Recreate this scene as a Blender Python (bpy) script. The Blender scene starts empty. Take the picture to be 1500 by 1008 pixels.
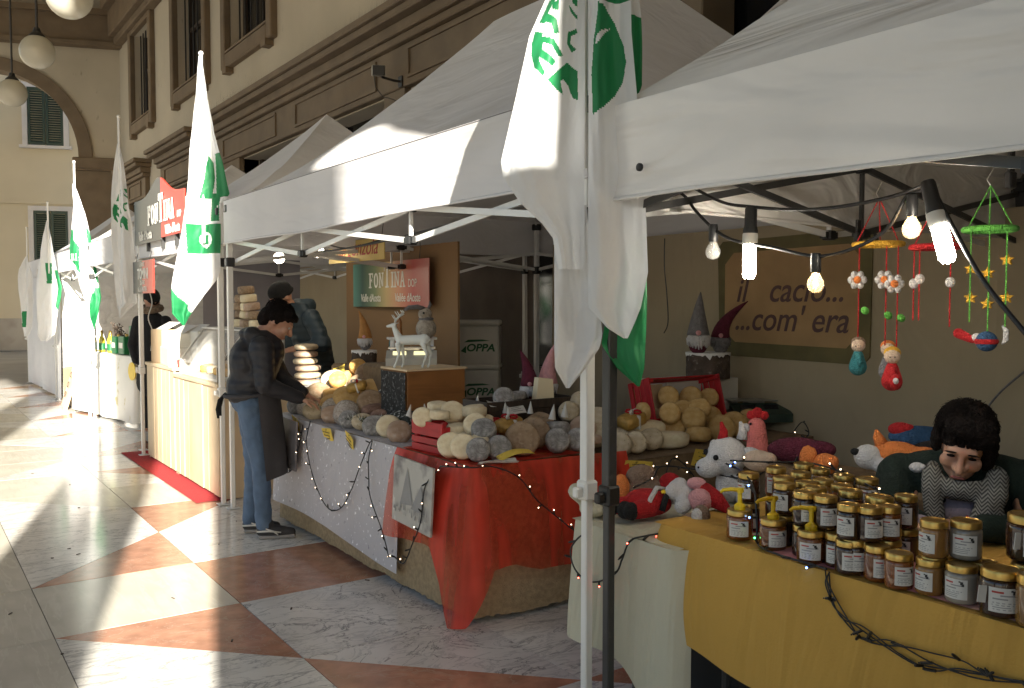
import bpy, bmesh, math, random
from mathutils import Vector, Matrix, Euler
R = math.radians
random.seed(7)
scn = bpy.context.scene
col = scn.collection
# ---------------------------------------------------------------- camera, sky, sun, exposure
cam_d = bpy.data.cameras.new('camera'); cam = bpy.data.objects.new('camera', cam_d); col.objects.link(cam)
cam.location = (0, 0, 1.6)
cam.rotation_euler = (R(90) - math.atan(59 / 1300.0), 0, -R(34.7))
cam_d.lens = 31.2; cam_d.sensor_width = 36; cam_d.clip_start = 0.05; cam_d.clip_end = 2000
scn.camera = cam
SUN_EL, SUN_AZ = R(17), R(16)          # low winter sun from behind, shining 16 degrees off the aisle
SUN_D = Vector((math.sin(SUN_AZ) * math.cos(SUN_EL), math.cos(SUN_AZ) * math.cos(SUN_EL), -math.sin(SUN_EL)))
w = bpy.data.worlds.new('World'); scn.world = w; w.use_nodes = True
nt = w.node_tree; bg = nt.nodes['Background']
sky = nt.nodes.new('ShaderNodeTexSky'); sky.sky_type = 'NISHITA'; sky.sun_disc = False
sky.sun_elevation = SUN_EL; sky.sun_rotation = R(196); sky.altitude = 100
nt.links.new(sky.outputs[0], bg.inputs[0]); bg.inputs[1].default_value = 0.05
sun_d = bpy.data.lights.new('sun', 'SUN'); sun = bpy.data.objects.new('sun', sun_d); col.objects.link(sun)
sun_d.energy = 5.0; sun_d.angle = R(0.5); sun_d.color = (1.0, 0.93, 0.8)
sun.rotation_euler = SUN_D.to_track_quat('-Z', 'Y').to_euler()
scn.view_settings.view_transform = 'Standard'; scn.view_settings.look = 'None'
scn.view_settings.exposure = 2.15; scn.view_settings.gamma = 1.0
scn.render.engine = 'CYCLES'
scn.cycles.use_denoising = True
scn.cycles.max_bounces = 7; scn.cycles.diffuse_bounces = 5; scn.cycles.transparent_max_bounces = 12
scn.cycles.sample_clamp_indirect = 6.0
scn.cycles.caustics_reflective = False; scn.cycles.caustics_refractive = False

# ---------------------------------------------------------------- mesh helpers
class MB:
    def __init__(s): s.v = []; s.f = []; s.m = []
    def add(s, vs, fs, m=0):
        o = len(s.v); s.v += [tuple(p) for p in vs]
        for f in fs: s.f.append(tuple(i + o for i in f)); s.m.append(m)
        return s
    def box(s, c, d, rot=None, m=0, ch=0.0):
        hx, hy, hz = d[0] / 2, d[1] / 2, d[2] / 2
        if ch <= 0:
            vs = [Vector((x, y, z)) for x in (-hx, hx) for y in (-hy, hy) for z in (-hz, hz)]
            fs = [(0, 1, 3, 2), (4, 6, 7, 5), (0, 4, 5, 1), (2, 3, 7, 6), (0, 2, 6, 4), (1, 5, 7, 3)]
        else:
            vs = []; idx = {}
            for x in (-1, 1):
                for y in (-1, 1):
                    for z in (-1, 1):
                        for a in range(3):
                            h = [x * (hx - ch), y * (hy - ch), z * (hz - ch)]
                            h[a] = (x, y, z)[a] * (hx, hy, hz)[a]
                            idx[(x, y, z, a)] = len(vs); vs.append(Vector(h))
            fs = []
            for a in range(3):
                b, c_ = (a + 1) % 3, (a + 2) % 3
                for sg in (-1, 1):
                    q = []
                    for p, r in ((-1, -1), (1, -1), (1, 1), (-1, 1)):
                        k = [0, 0, 0]; k[a] = sg; k[b] = p; k[c_] = r
                        q.append(idx[(k[0], k[1], k[2], a)])
                    fs.append(q if sg > 0 else q[::-1])
                for p in (-1, 1):
                    for r in (-1, 1):
                        k0 = [0, 0, 0]; k1 = [0, 0, 0]
                        k0[a] = -1; k1[a] = 1; k0[b] = k1[b] = p; k0[c_] = k1[c_] = r
                        k0, k1 = tuple(k0), tuple(k1)
                        q = [idx[k0 + (b,)], idx[k1 + (b,)], idx[k1 + (c_,)], idx[k0 + (c_,)]]
                        fs.append(q if p * r > 0 else q[::-1])
            for x in (-1, 1):
                for y in (-1, 1):
                    for z in (-1, 1):
                        q = [idx[(x, y, z, a)] for a in range(3)]
                        fs.append(q if x * y * z > 0 else q[::-1])
        if rot is not None: vs = [rot @ p for p in vs]
        C = Vector(c)
        return s.add([p + C for p in vs], fs, m)
    def bar(s, p0, p1, w, h=None, m=0):
        p0, p1 = Vector(p0), Vector(p1); d = p1 - p0; L = d.length
        q = d.to_track_quat('X', 'Z').to_matrix()
        return s.box((p0 + p1) / 2, (L, w, h or w), q, m)
    def tube(s, path, r, n=8, m=0, cap=True):
        P = [Vector(p) for p in path]; k = len(P)
        rr = r if isinstance(r, (list, tuple)) else [r] * k
        vs = []; up = None
        for i in range(k):
            t = (P[min(i + 1, k - 1)] - P[max(i - 1, 0)])
            t = t.normalized() if t.length > 1e-9 else Vector((0, 0, 1))
            if up is None:
                up = Vector((0, 0, 1)) if abs(t.z) < .9 else Vector((1, 0, 0))
            a = (up - t * up.dot(t))
            if a.length < 1e-6: a = t.orthogonal()
            a.normalize(); b = t.cross(a); up = a
            for j in range(n):
                th = 2 * math.pi * j / n
                vs.append(P[i] + (a * math.cos(th) + b * math.sin(th)) * rr[i])
        fs = []
        for i in range(k - 1):
            for j in range(n):
                fs.append((i * n + j, i * n + (j + 1) % n, (i + 1) * n + (j + 1) % n, (i + 1) * n + j))
        if cap:
            fs.append(tuple(range(n))[::-1]); fs.append(tuple((k - 1) * n + j for j in range(n)))
        return s.add(vs, fs, m)
    def lathe(s, prof, n=20, c=(0, 0, 0), m=0, a0=0.0, a1=None):
        full = a1 is None; a1 = 2 * math.pi if full else a1
        vs = []; fs = []; k = len(prof); cols = n if full else n + 1
        for i in range(cols):
            a = a0 + (a1 - a0) * i / n
            for r_, z in prof: vs.append((c[0] + r_ * math.cos(a), c[1] + r_ * math.sin(a), c[2] + z))
        for i in range(n):
            j = (i + 1) % cols
            for t in range(k - 1):
                fs.append((i * k + t, j * k + t, j * k + t + 1, i * k + t + 1))
        return s.add(vs, fs, m)
    def ball(s, c, r, nu=12, nv=8, m=0, rot=None):
        r = r if isinstance(r, (list, tuple)) else (r, r, r)
        vs = []; fs = []; C = Vector(c)
        for i in range(nv + 1):
            p = math.pi * i / nv
            for j in range(nu):
                t = 2 * math.pi * j / nu
                q = Vector((r[0] * math.sin(p) * math.cos(t), r[1] * math.sin(p) * math.sin(t), r[2] * math.cos(p)))
                if rot is not None: q = rot @ q
                vs.append(C + q)
        for i in range(nv):
            for j in range(nu):
                fs.append((i * nu + j, (i + 1) * nu + j, (i + 1) * nu + (j + 1) % nu, i * nu + (j + 1) % nu))
        return s.add(vs, fs, m)
    def grid(s, fn, nu, nv, matfn=None, m=0):
        vs = [fn(i / nu, j / nv) for i in range(nu + 1) for j in range(nv + 1)]
        o = len(s.v); s.v += [tuple(p) for p in vs]
        for i in range(nu):
            for j in range(nv):
                a = i * (nv + 1) + j
                s.f.append((o + a, o + a + nv + 1, o + a + nv + 2, o + a + 1))
                s.m.append(matfn((i + .5) / nu, (j + .5) / nv) if matfn else m)
        return s
    def poly(s, pts, m=0): return s.add(pts, [tuple(range(len(pts)))], m)
    def prism(s, pts, off, m=0):
        n = len(pts); o = Vector(off); a = [Vector(p) for p in pts]
        fs = [tuple(range(n))[::-1], tuple(range(n, 2 * n))]
        fs += [(i, (i + 1) % n, n + (i + 1) % n, n + i) for i in range(n)]
        return s.add(a + [p + o for p in a], fs, m)
    def mesh(s, name, mats, smooth=False, norm=True):
        me = bpy.data.meshes.new(name); me.from_pydata(s.v, [], s.f)
        for mt in (mats if isinstance(mats, (list, tuple)) else [mats]): me.materials.append(mt)
        if any(s.m): me.polygons.foreach_set('material_index', s.m)
        if norm:
            b = bmesh.new(); b.from_mesh(me); bmesh.ops.remove_doubles(b, verts=b.verts, dist=1e-6)
            bmesh.ops.recalc_face_normals(b, faces=b.faces); b.to_mesh(me); b.free()
        if smooth:
            me.shade_smooth()
            if smooth is not True:
                try: me.set_sharp_from_angle(angle=R(smooth))
                except Exception: pass
        me.update(); return me
    def obj(s, name, mats, parent=None, smooth=False, norm=True, loc=None, rot=None):
        return put(name, s.mesh(name, mats, smooth, norm), parent, loc, rot)

def put(name, me, parent=None, loc=None, rot=None, scale=None):
    o = bpy.data.objects.new(name, me); col.objects.link(o)
    if parent is not None: o.parent = parent
    if loc is not None: o.location = loc
    if rot is not None: o.rotation_euler = rot
    if scale is not None: o.scale = scale if isinstance(scale, (tuple, list)) else (scale,) * 3
    return o
def tag(o, label, cat, group=None, kind=None):
    o['label'] = label
    if cat: o['category'] = cat
    if group: o['group'] = group
    if kind: o['kind'] = kind
    return o
def thing(name, label, cat, loc=(0, 0, 0), rz=0, group=None):
    o = bpy.data.objects.new(name, None); col.objects.link(o); o.empty_display_size = .05
    o.location = loc; o.rotation_euler = (0, 0, rz)
    return tag(o, label, cat, group)
def struct(o): o['kind'] = 'structure'; return o
def dup(root, loc=None, rot=None, label=None, group=None, parent=None, scale=None):
    r = root.copy(); col.objects.link(r)
    if parent is not None: r.parent = parent
    if loc is not None: r.location = loc
    if rot is not None: r.rotation_euler = rot
    if scale is not None: r.scale = (scale,) * 3
    if label: r['label'] = label
    if group: r['group'] = group
    for ch in list(root.children): dup(ch, parent=r)
    return r
FACE_AISLE = R(-90)     # local x runs along the stall front as a passer-by reads it, local -y faces the aisle

def blob(name, prims, mats, parent=None, vox=.012, sm=6, loc=None, rot=None, disp=0, smooth=True):
    """one continuous surface grown from overlapping balls and tapered limbs"""
    b = MB()
    for p in prims:
        if p[0] == 's': b.ball(p[1], p[2], 14, 10)
        elif p[0] == 'e': b.ball(p[1], p[2], 16, 12, rot=p[3] if len(p) > 3 else None)
        else:
            a, ra, c, rc = Vector(p[1]), p[2], Vector(p[3]), p[4]
            n = max(3, int((a - c).length / (min(ra, rc) * .35)) + 1); n = min(n, 26)
            for i in range(n + 1):
                t = i / n; b.ball(a.lerp(c, t), ra + (rc - ra) * t, 12, 8)
    me = bpy.data.meshes.new('tmp'); me.from_pydata(b.v, [], b.f)
    o = bpy.data.objects.new('tmp', me); col.objects.link(o)
    md = o.modifiers.new('r', 'REMESH'); md.mode = 'VOXEL'; md.voxel_size = vox
    if sm:
        m2 = o.modifiers.new('s', 'SMOOTH'); m2.iterations = sm; m2.factor = .5
    if disp:
        tx = bpy.data.textures.new('t', 'CLOUDS'); tx.noise_scale = disp[1]
        m3 = o.modifiers.new('d', 'DISPLACE'); m3.texture = tx; m3.strength = disp[0]; m3.mid_level = .5
    dg = bpy.context.evaluated_depsgraph_get()
    me2 = bpy.data.meshes.new_from_object(o.evaluated_get(dg)); me2.name = name
    bpy.data.objects.remove(o); bpy.data.meshes.remove(me)
    me2.materials.clear()
    for mt in (mats if isinstance(mats, (list, tuple)) else [mats]): me2.materials.append(mt)
    if smooth: me2.shade_smooth()
    return put(name, me2, parent, loc, rot)

_tc = {}
def text_obj(name, s, size, mat, parent=None, loc=(0, 0, 0), rot=(R(90), 0, 0), shear=0, ext=.001, sx=1.0, bold=0.0, align='CENTER', space=1.0):
    cu = bpy.data.curves.new('t', 'FONT'); cu.body = s; cu.size = size; cu.shear = shear; cu.extrude = ext
    cu.align_x = align; cu.offset = bold; cu.space_character = space; cu.resolution_u = 4
    o = bpy.data.objects.new('t', cu); col.objects.link(o)
    dg = bpy.context.evaluated_depsgraph_get()
    me = bpy.data.meshes.new_from_object(o.evaluated_get(dg)); me.name = name
    bpy.data.objects.remove(o); bpy.data.curves.remove(cu)
    me.materials.clear(); me.materials.append(mat)
    if sx != 1.0:
        for v in me.vertices: v.co.x *= sx
    return put(name, me, parent, loc, rot)

def noise1(x, y=0.0, z=0.0):
    from mathutils import noise
    return noise.noise(Vector((x, y, z)))

# ---------------------------------------------------------------- materials
def M(name, c, rough=.6, var=.12, scale=6, c2=None, bump=0, bscale=60, metal=0, spec=.5, detail=4, trans=0, orand=0, emit=0, alpha=1, coat=0, dist=0, lo=.35, hi=.65, sheen=0, coords='Object', subs=0):
    m = bpy.data.materials.new(name); m.use_nodes = True
    t = m.node_tree; n = t.nodes; L = t.links; p = n['Principled BSDF']; out = n['Material Output']
    tc = n.new('ShaderNodeTexCoord')
    nz = n.new('ShaderNodeTexNoise'); nz.inputs['Scale'].default_value = scale; nz.inputs['Detail'].default_value = detail
    nz.inputs['Distortion'].default_value = dist
    L.new(tc.outputs[coords], nz.inputs['Vector'])
    cr = n.new('ShaderNodeValToRGB'); cr.color_ramp.elements[0].position = lo; cr.color_ramp.elements[1].position = hi
    a = [min(1, x * (1 - var)) for x in c]; b = [min(1, x * (1 + var)) for x in c] if c2 is None else c2
    if c2 is not None: a = c
    cr.color_ramp.elements[0].color = (*a, 1); cr.color_ramp.elements[1].color = (*b, 1)
    L.new(nz.outputs['Fac'], cr.inputs['Fac']); src = cr.outputs['Color']
    if orand:
        oi = n.new('ShaderNodeObjectInfo'); mr = n.new('ShaderNodeMapRange')
        mr.inputs['To Min'].default_value = 1 - orand; mr.inputs['To Max'].default_value = 1 + orand
        L.new(oi.outputs['Random'], mr.inputs['Value'])
        hs = n.new('ShaderNodeHueSaturation'); L.new(src, hs.inputs['Color']); L.new(mr.outputs[0], hs.inputs['Value']); src = hs.outputs['Color']
    L.new(src, p.inputs['Base Color'])
    p.inputs['Roughness'].default_value = rough; p.inputs['Metallic'].default_value = metal
    p.inputs['Specular IOR Level'].default_value = spec
    if coat: p.inputs['Coat Weight'].default_value = coat; p.inputs['Coat Roughness'].default_value = .1
    if sheen: p.inputs['Sheen Weight'].default_value = sheen
    if subs: p.inputs['Subsurface Weight'].default_value = subs; p.inputs['Subsurface Radius'].default_value = (.02, .01, .006)
    if emit:
        L.new(src, p.inputs['Emission Color']); p.inputs['Emission Strength'].default_value = emit
    if alpha < 1: p.inputs['Alpha'].default_value = alpha
    if bump:
        n2 = n.new('ShaderNodeTexNoise'); n2.inputs['Scale'].default_value = bscale; n2.inputs['Detail'].default_value = 5
        L.new(tc.outputs[coords], n2.inputs['Vector'])
        bp = n.new('ShaderNodeBump'); bp.inputs['Strength'].default_value = bump; bp.inputs['Distance'].default_value = .02
        L.new(n2.outputs['Fac'], bp.inputs['Height']); L.new(bp.outputs[0], p.inputs['Normal'])
    if trans:
        tr = n.new('ShaderNodeBsdfTranslucent'); L.new(src, tr.inputs['Color'])
        mx = n.new('ShaderNodeMixShader'); mx.inputs[0].default_value = trans
        L.new(p.outputs[0], mx.inputs[1]); L.new(tr.outputs[0], mx.inputs[2]); L.new(mx.outputs[0], out.inputs['Surface'])
    m['src'] = 1
    return m
def nodes(m): t = m.node_tree; return t.nodes, t.links, t.nodes['Principled BSDF'], [x for x in t.nodes if x.type == 'VALTORGB'][0], [x for x in t.nodes if x.type == 'TEX_COORD'][0]
def overlay(m, color, scale, lo, hi, amount=1.0, stretch=(1, 1, 1), detail=6, dist=0, kind='noise', coords='Object'):
    """mix a second colour over the base colour where a stretched noise passes a threshold (veins, stains, mould, wear)"""
    n, L, p, cr, tc = nodes(m)
    old = p.inputs['Base Color'].links[0].from_socket
    mp = n.new('ShaderNodeMapping'); mp.inputs['Scale'].default_value = stretch; L.new(tc.outputs[coords], mp.inputs['Vector'])
    if kind == 'noise':
        tx = n.new('ShaderNodeTexNoise'); tx.inputs['Detail'].default_value = detail; tx.inputs['Distortion'].default_value = dist
        o_ = tx.outputs['Fac']
    elif kind == 'wave':
        tx = n.new('ShaderNodeTexWave'); tx.inputs['Distortion'].default_value = dist; tx.inputs['Detail'].default_value = detail; o_ = tx.outputs['Fac']
    else:
        tx = n.new('ShaderNodeTexVoronoi'); o_ = tx.outputs['Distance']
    tx.inputs['Scale'].default_value = scale; L.new(mp.outputs[0], tx.inputs['Vector'])
    r = n.new('ShaderNodeMapRange'); r.inputs['From Min'].default_value = lo; r.inputs['From Max'].default_value = hi
    r.inputs['To Max'].default_value = amount; L.new(o_, r.inputs['Value'])
    mx = n.new('ShaderNodeMix'); mx.data_type = 'RGBA'; L.new(r.outputs[0], mx.inputs[0]); L.new(old, mx.inputs[6]); mx.inputs[7].default_value = (*color, 1)
    L.new(mx.outputs[2], p.inputs['Base Color'])
    return m
def vein(m, color, scale, width, amount, stretch=(1, 1, 1), dist=1.2):
    n, L, p, cr, tc = nodes(m)
    old = p.inputs['Base Color'].links[0].from_socket
    mp = n.new('ShaderNodeMapping'); mp.inputs['Scale'].default_value = stretch; mp.inputs['Rotation'].default_value = (0, 0, .5)
    L.new(tc.outputs['Object'], mp.inputs['Vector'])
    oi = n.new('ShaderNodeObjectInfo'); vm = n.new('ShaderNodeVectorMath'); vm.operation = 'MULTIPLY_ADD'
    vm.inputs[1].default_value = (37, 91, 13); L.new(oi.outputs['Random'], vm.inputs[0]); L.new(mp.outputs[0], vm.inputs[2])
    tx = n.new('ShaderNodeTexNoise'); tx.inputs['Detail'].default_value = 8; tx.inputs['Roughness'].default_value = .62
    tx.inputs['Distortion'].default_value = dist; tx.inputs['Scale'].default_value = scale; L.new(vm.outputs[0], tx.inputs['Vector'])
    s = n.new('ShaderNodeMath'); s.operation = 'SUBTRACT'; s.inputs[1].default_value = .5; L.new(tx.outputs['Fac'], s.inputs[0])
    ab = n.new('ShaderNodeMath'); ab.operation = 'ABSOLUTE'; L.new(s.outputs[0], ab.inputs[0])
    r = n.new('ShaderNodeMapRange'); r.inputs['From Min'].default_value = 0; r.inputs['From Max'].default_value = width
    r.inputs['To Min'].default_value = amount; r.inputs['To Max'].default_value = 0; L.new(ab.outputs[0], r.inputs['Value'])
    mx = n.new('ShaderNodeMix'); mx.data_type = 'RGBA'; L.new(r.outputs[0], mx.inputs[0]); L.new(old, mx.inputs[6]); mx.inputs[7].default_value = (*color, 1)
    L.new(mx.outputs[2], p.inputs['Base Color']); return m
def E_(name, c, strength, sample=True):
    m = bpy.data.materials.new(name); m.use_nodes = True; p = m.node_tree.nodes['Principled BSDF']
    p.inputs['Base Color'].default_value = (*c, 1); p.inputs['Emission Color'].default_value = (*c, 1); p.inputs['Emission Strength'].default_value = strength
    if not sample: m.cycles.emission_sampling = 'NONE'
    return m

K = {}
K['plaster'] = overlay(overlay(M('plaster', (.49, .44, .355), .9, .06, .8, bump=.15, bscale=30), (.42, .36, .27), .5, .55, .8, .5, (1, 1, .5)), (.12, .10, .08), 7, .66, .74, .5, (1, 1, .35))
K['plaster_pale'] = overlay(M('plaster_pale', (.6, .55, .43), .9, .05, .6, bump=.1, bscale=30), (.5, .43, .3), .6, .55, .8, .4)
K['brown_stone'] = overlay(M('brown_stone', (.165, .122, .08), .75, .12, 2.5, bump=.1, bscale=40), (.17, .115, .065), 1.2, .5, .75, .6, (1, .3, 3))
K['soot'] = M('soot', (.05, .045, .04), .95, .3, 10)
K['shutter_green'] = M('shutter_green', (.02, .045, .035), .55, .15)
K['dark_wood'] = overlay(M('dark_wood', (.05, .034, .024), .5, .2, 3), (.03, .02, .014), 5, .45, .6, .8, (12, 12, .6))
K['glass_dark'] = M('glass_dark', (.012, .012, .013), .08, .2, 2)
K['iron'] = M('iron', (.02, .018, .017), .5, .2)
K['marble_white'] = vein(vein(M('marble_white', (.80, .78, .74), .13, .06, 3, orand=.06, spec=.5), (.25, .25, .25), 1.6, .016, .75, (1, 3.2, 1), 1.0), (.42, .42, .40), 3.5, .03, .5, (1, 2.2, 1), 1.6)
K['marble_veined'] = vein(vein(M('marble_veined', (.72, .7, .68), .22, .08, 3, orand=.06), (.10, .10, .11), 1.2, .012, .85, (1.5, 2.2, 1), 1.4), (.35, .35, .36), 4, .03, .55, (1, 2, 1), 1.6)
K['marble_red'] = vein(overlay(M('marble_red', (.46, .235, .155), .18, .18, 9, orand=.12), (.46, .27, .18), 14, .55, .7, .6), (.55, .4, .3), 3.0, .010, .6, (1, 1, 1), 1.5)
K['marble_grey'] = vein(overlay(M('marble_grey', (.58, .55, .48), .18, .08, 3, orand=.08), (.52, .5, .42), 3, .5, .7, .6, (6, 1, 1)), (.68, .66, .58), 1.2, .02, .7, (5, .8, 1), .6)
K['paving'] = overlay(M('paving', (.34, .32, .29), .5, .15, .7), (.25, .22, .19), 2, .5, .7, .6)
K['mortar'] = M('mortar', (.11, .10, .09), .9, .2, 20)
K['ground'] = M('ground', (.3, .28, .25), .85, .15, .3)
K['canvas'] = overlay(M('canvas', (.78, .77, .78), .8, .03, 2, bump=.06, bscale=9, trans=.2), (.5, .47, .4), 1.2, .62, .85, .5, (1, .5, 2))
K['canvas_cream'] = overlay(M('canvas_cream', (.76, .74, .71), .85, .04, 2, bump=.08, bscale=6, trans=.08), (.46, .41, .32), 1.0, .58, .85, .5, (1, .4, 2))
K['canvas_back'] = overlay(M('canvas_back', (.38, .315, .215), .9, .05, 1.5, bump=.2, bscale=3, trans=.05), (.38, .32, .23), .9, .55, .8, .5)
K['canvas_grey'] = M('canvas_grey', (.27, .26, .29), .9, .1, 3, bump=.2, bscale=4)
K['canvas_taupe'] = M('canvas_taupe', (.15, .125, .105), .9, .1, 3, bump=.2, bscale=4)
K['white_metal'] = overlay(M('white_metal', (.74, .74, .72), .35, .03, 5), (.42, .4, .36), 9, .66, .75, .5, (1, 1, .4))
K['dark_metal'] = overlay(M('dark_metal', (.035, .035, .035), .4, .15, 8), (.12, .11, .1), 14, .65, .75, .5)
K['black_plastic'] = M('black_plastic', (.012, .012, .013), .45, .2)
K['flag_white'] = M('flag_white', (.78, .79, .80), .6, .02, 4, bump=.15, bscale=10, trans=.28)
K['flag_green'] = M('flag_green', (.015, .22, .075), .6, .06, 4, bump=.15, bscale=10, trans=.28)
K['burlap'] = overlay(M('burlap', (.36, .27, .16), .95, .18, 40, bump=.5, bscale=220), (.25, .17, .09), 2.2, .5, .75, .5)
K['brown_cloth'] = overlay(M('brown_cloth', (0.18, 0.123, 0.069), .95, .14, 30, bump=.3, bscale=200), (.2, .13, .07), 2, .5, .75, .5)
K['silver_cloth'] = overlay(overlay(M('silver_cloth', (0.468, 0.451, 0.476), .6, .05, 3, bump=.15, bscale=60), (.92, .92, .95), 34, .64, .68, .9), (.2, .2, .24), 26, .66, .7, .8)
K['cream_cloth'] = overlay(M('cream_cloth', (0.512, 0.488, 0.376), .9, .04, 2, bump=.12, bscale=120), (.5, .47, .35), 1.5, .55, .8, .5)
K['yellow_cloth'] = overlay(M('yellow_cloth', (.50, .29, .055), .88, .05, 2, bump=.12, bscale=120), (.45, .28, .06), 2.5, .55, .8, .5)
K['green_cloth'] = M('green_cloth', (.02, .05, .03), .9, .2)
K['pine'] = overlay(M('pine', (.66, .52, .34), .55, .08, 3), (.5, .36, .2), 3, .5, .7, .6, (1, 1, .12))
K['pine_red'] = overlay(M('pine_red', (.28, .12, .035), .5, .12, 3), (.17, .07, .02), 2.5, .5, .7, .7, (1, 1, 9), dist=1)
K['plywood'] = overlay(M('plywood', (0.252, 0.15, 0.07), .7, .06, 2), (.28, .16, .07), 2, .5, .7, .5, (.6, .6, 6))
K['red_wood'] = overlay(M('red_wood', (.42, .015, .02), .5, .12, 8), (.28, .01, .012), 6, .55, .7, .6, (1, 1, 8))
K['carpet_red'] = M('carpet_red', (.42, .02, .025), .95, .15, 40, bump=.4, bscale=250)
K['cardboard'] = M('cardboard', (.42, .3, .18), .9, .08, 5)
K['paper'] = M('paper', (0.585, 0.578, 0.547), .7, .04, 8)
K['paper_yellow'] = overlay(M('paper_yellow', (.72, .52, .08), .7, .05, 8), (.15, .12, .03), 26, .62, .66, .8, (1, 1, 3))
K['white_box'] = M('white_box', (.62, .62, .58), .6, .04, 5)
K['ink'] = M('ink', (.02, .02, .022), .6, .1)
K['ink_brown'] = M('ink_brown', (.085, .04, .04), .6, .1)
K['ink_red'] = M('ink_red', (.4, .04, .03), .6, .1)
K['ink_grey'] = M('ink_grey', (.25, .25, .25), .6, .1)
K['lettering_white'] = M('lettering_white', (.8, .79, .74), .6, .03)
K['green_ink'] = M('green_ink', (.02, .12, .06), .6, .1)
def crease(m, st, sc=(1.6, .5, 3.0), k=1.3):
    n, L, p, cr, tc = nodes(m); mp = n.new('ShaderNodeMapping'); mp.inputs['Scale'].default_value = sc; mp.inputs['Rotation'].default_value = (.35, .2, .15); L.new(tc.outputs['Object'], mp.inputs['Vector'])
    z = n.new('ShaderNodeTexNoise'); z.inputs['Scale'].default_value = k; z.inputs['Detail'].default_value = 3; z.inputs['Distortion'].default_value = 1.1; L.new(mp.outputs[0], z.inputs['Vector'])
    b = n.new('ShaderNodeBump'); b.inputs['Strength'].default_value = st; b.inputs['Distance'].default_value = .12; L.new(z.outputs['Fac'], b.inputs['Height'])
    if p.inputs['Normal'].links: L.new(p.inputs['Normal'].links[0].from_socket, b.inputs['Normal'])
    L.new(b.outputs[0], p.inputs['Normal'])
    for t in n:
        if t.type == 'BSDF_TRANSLUCENT': L.new(b.outputs[0], t.inputs['Normal'])
crease(K['canvas'], .30); crease(K['canvas_cream'], .7); crease(K['canvas_back'], .45, (1.2, 1.2, .5), 1.6); crease(K['yellow_cloth'], .35, (1, 3, .35), 1.6); crease(K['cream_cloth'], .5, (3, 3, .35), 1.8); crease(K['silver_cloth'], .25, (1, 2, 1), 1.8)
for k_, e_ in (('flag_white', .4), ('flag_green', .4)): crease(K[k_], e_, (2, 2, 1), 1.8)
def cheese(name, c, c2, **k): return M(name, c, .7, .1, 2.2, c2=c2, bump=.12, bscale=26, orand=.1, **k)
K['ch_ivory'] = overlay(cheese('cheese_ivory', (.66, .55, .36), (.76, .67, .48)), (.5, .36, .15), 6, .62, .75, .5)
K['ch_grey'] = overlay(overlay(cheese('cheese_grey', (.17, .16, .155), (.33, .32, .31)), (.47, .46, .44), 1.7, .48, .66, .6, dist=1.6, detail=9), (.08, .075, .07), 2.6, .54, .7, .6, dist=1.2, detail=9)
K['ch_brown'] = overlay(overlay(cheese('cheese_brown', (.23, .15, .085), (.33, .235, .15)), (.40, .32, .24), 4, .55, .68, .6, dist=.5), (.12, .075, .04), 3, .55, .7, .6)
K['ch_tan'] = overlay(cheese('cheese_tan', (.50, .31, .10), (.60, .41, .18)), (.38, .21, .06), 5, .55, .75, .6)
K['ch_orange'] = overlay(cheese('cheese_orange', (.56, .30, .07), (.64, .38, .12)), (.66, .52, .3), 4, .58, .7, .7)
K['ch_speck'] = overlay(cheese('cheese_speckled', (.47, .38, .25), (.58, .49, .35)), (.06, .045, .03), 7, .66, .69, .9)
K['ch_pink'] = overlay(cheese('cheese_pinkish', (.36, .245, .17), (.45, .33, .25)), (.5, .43, .36), 3, .55, .68, .6)
K['plastic_wrap'] = M('plastic_wrap', (.42, .36, .31), .12, .2, 7, c2=(.62, .57, .53), bump=.9, bscale=16)
K['salami'] = overlay(cheese('salami', (.17, .085, .055), (.27, .16, .12)), (.38, .33, .3), 20, .58, .66, .6)
K['pine_leaf'] = M('pine_leaf', (.03, .055, .03), .7, .3, 20, orand=.2)
K['bark'] = overlay(M('bark', (.075, .055, .042), .95, .3, 14, bump=.8, bscale=30), (.25, .22, .19), 30, .6, .68, .6)
K['snow'] = M('snow', (.75, .75, .74), .9, .05, 30, bump=.6, bscale=60)
K['skin'] = overlay(M('skin', (.45, .25, .17), .5, .08, 8, subs=.15), (.5, .19, .13), 9, .55, .72, .5)
K['hair'] = overlay(M('hair', (.007, .0045, .004), .8, .3, 30, bump=.9, bscale=110, spec=.15), (.022, .013, .01), 18, .55, .7, .7, (1, 1, .25))
K['navy'] = M('navy_nylon', (.014, .0145, .02), .62, .2, 6, bump=.2, bscale=25)
K['apron'] = M('apron', (.045, .044, .05), .85, .1, 6, bump=.15, bscale=160)
K['denim'] = overlay(M('denim', (.075, .125, .21), .85, .15, 12, bump=.2, bscale=200), (.17, .24, .34), 2.5, .5, .75, .7)
K['teal_jacket'] = M('teal_jacket', (.018, .036, .05), .55, .2, 6, bump=.25, bscale=20)
K['black_wool'] = M('black_wool', (.008, .008, .009), .95, .2, 30, bump=.6, bscale=120)
K['green_coat'] = M('green_coat', (.005, .015, .010), .9, .2, 8, bump=.3, bscale=140)
K['fur'] = M('fur', (.16, .11, .07), .95, .4, 30, bump=.8, bscale=90)
K['shoe_black'] = M('shoe_black', (.03, .03, .033), .6, .2, 20)
K['shoe_grey'] = M('shoe_grey', (.30, .29, .28), .7, .1, 20)
K['sleeve'] = M('sleeve', (.25, .21, .25), .9, .1, 20, bump=.3, bscale=120)
K['gold'] = M('gold', (0.48, 0.32, 0.096), .28, .12, 20, metal=.9, bump=.05, bscale=60)
K['honey'] = M('honey', (.30, .09, .012), .06, .25, 14, c2=(.19, .05, .008), coat=.6, orand=.2)
K['honey_dark'] = M('honey_dark', (.055, .022, .010), .06, .3, 14, coat=.6, orand=.25)
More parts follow.
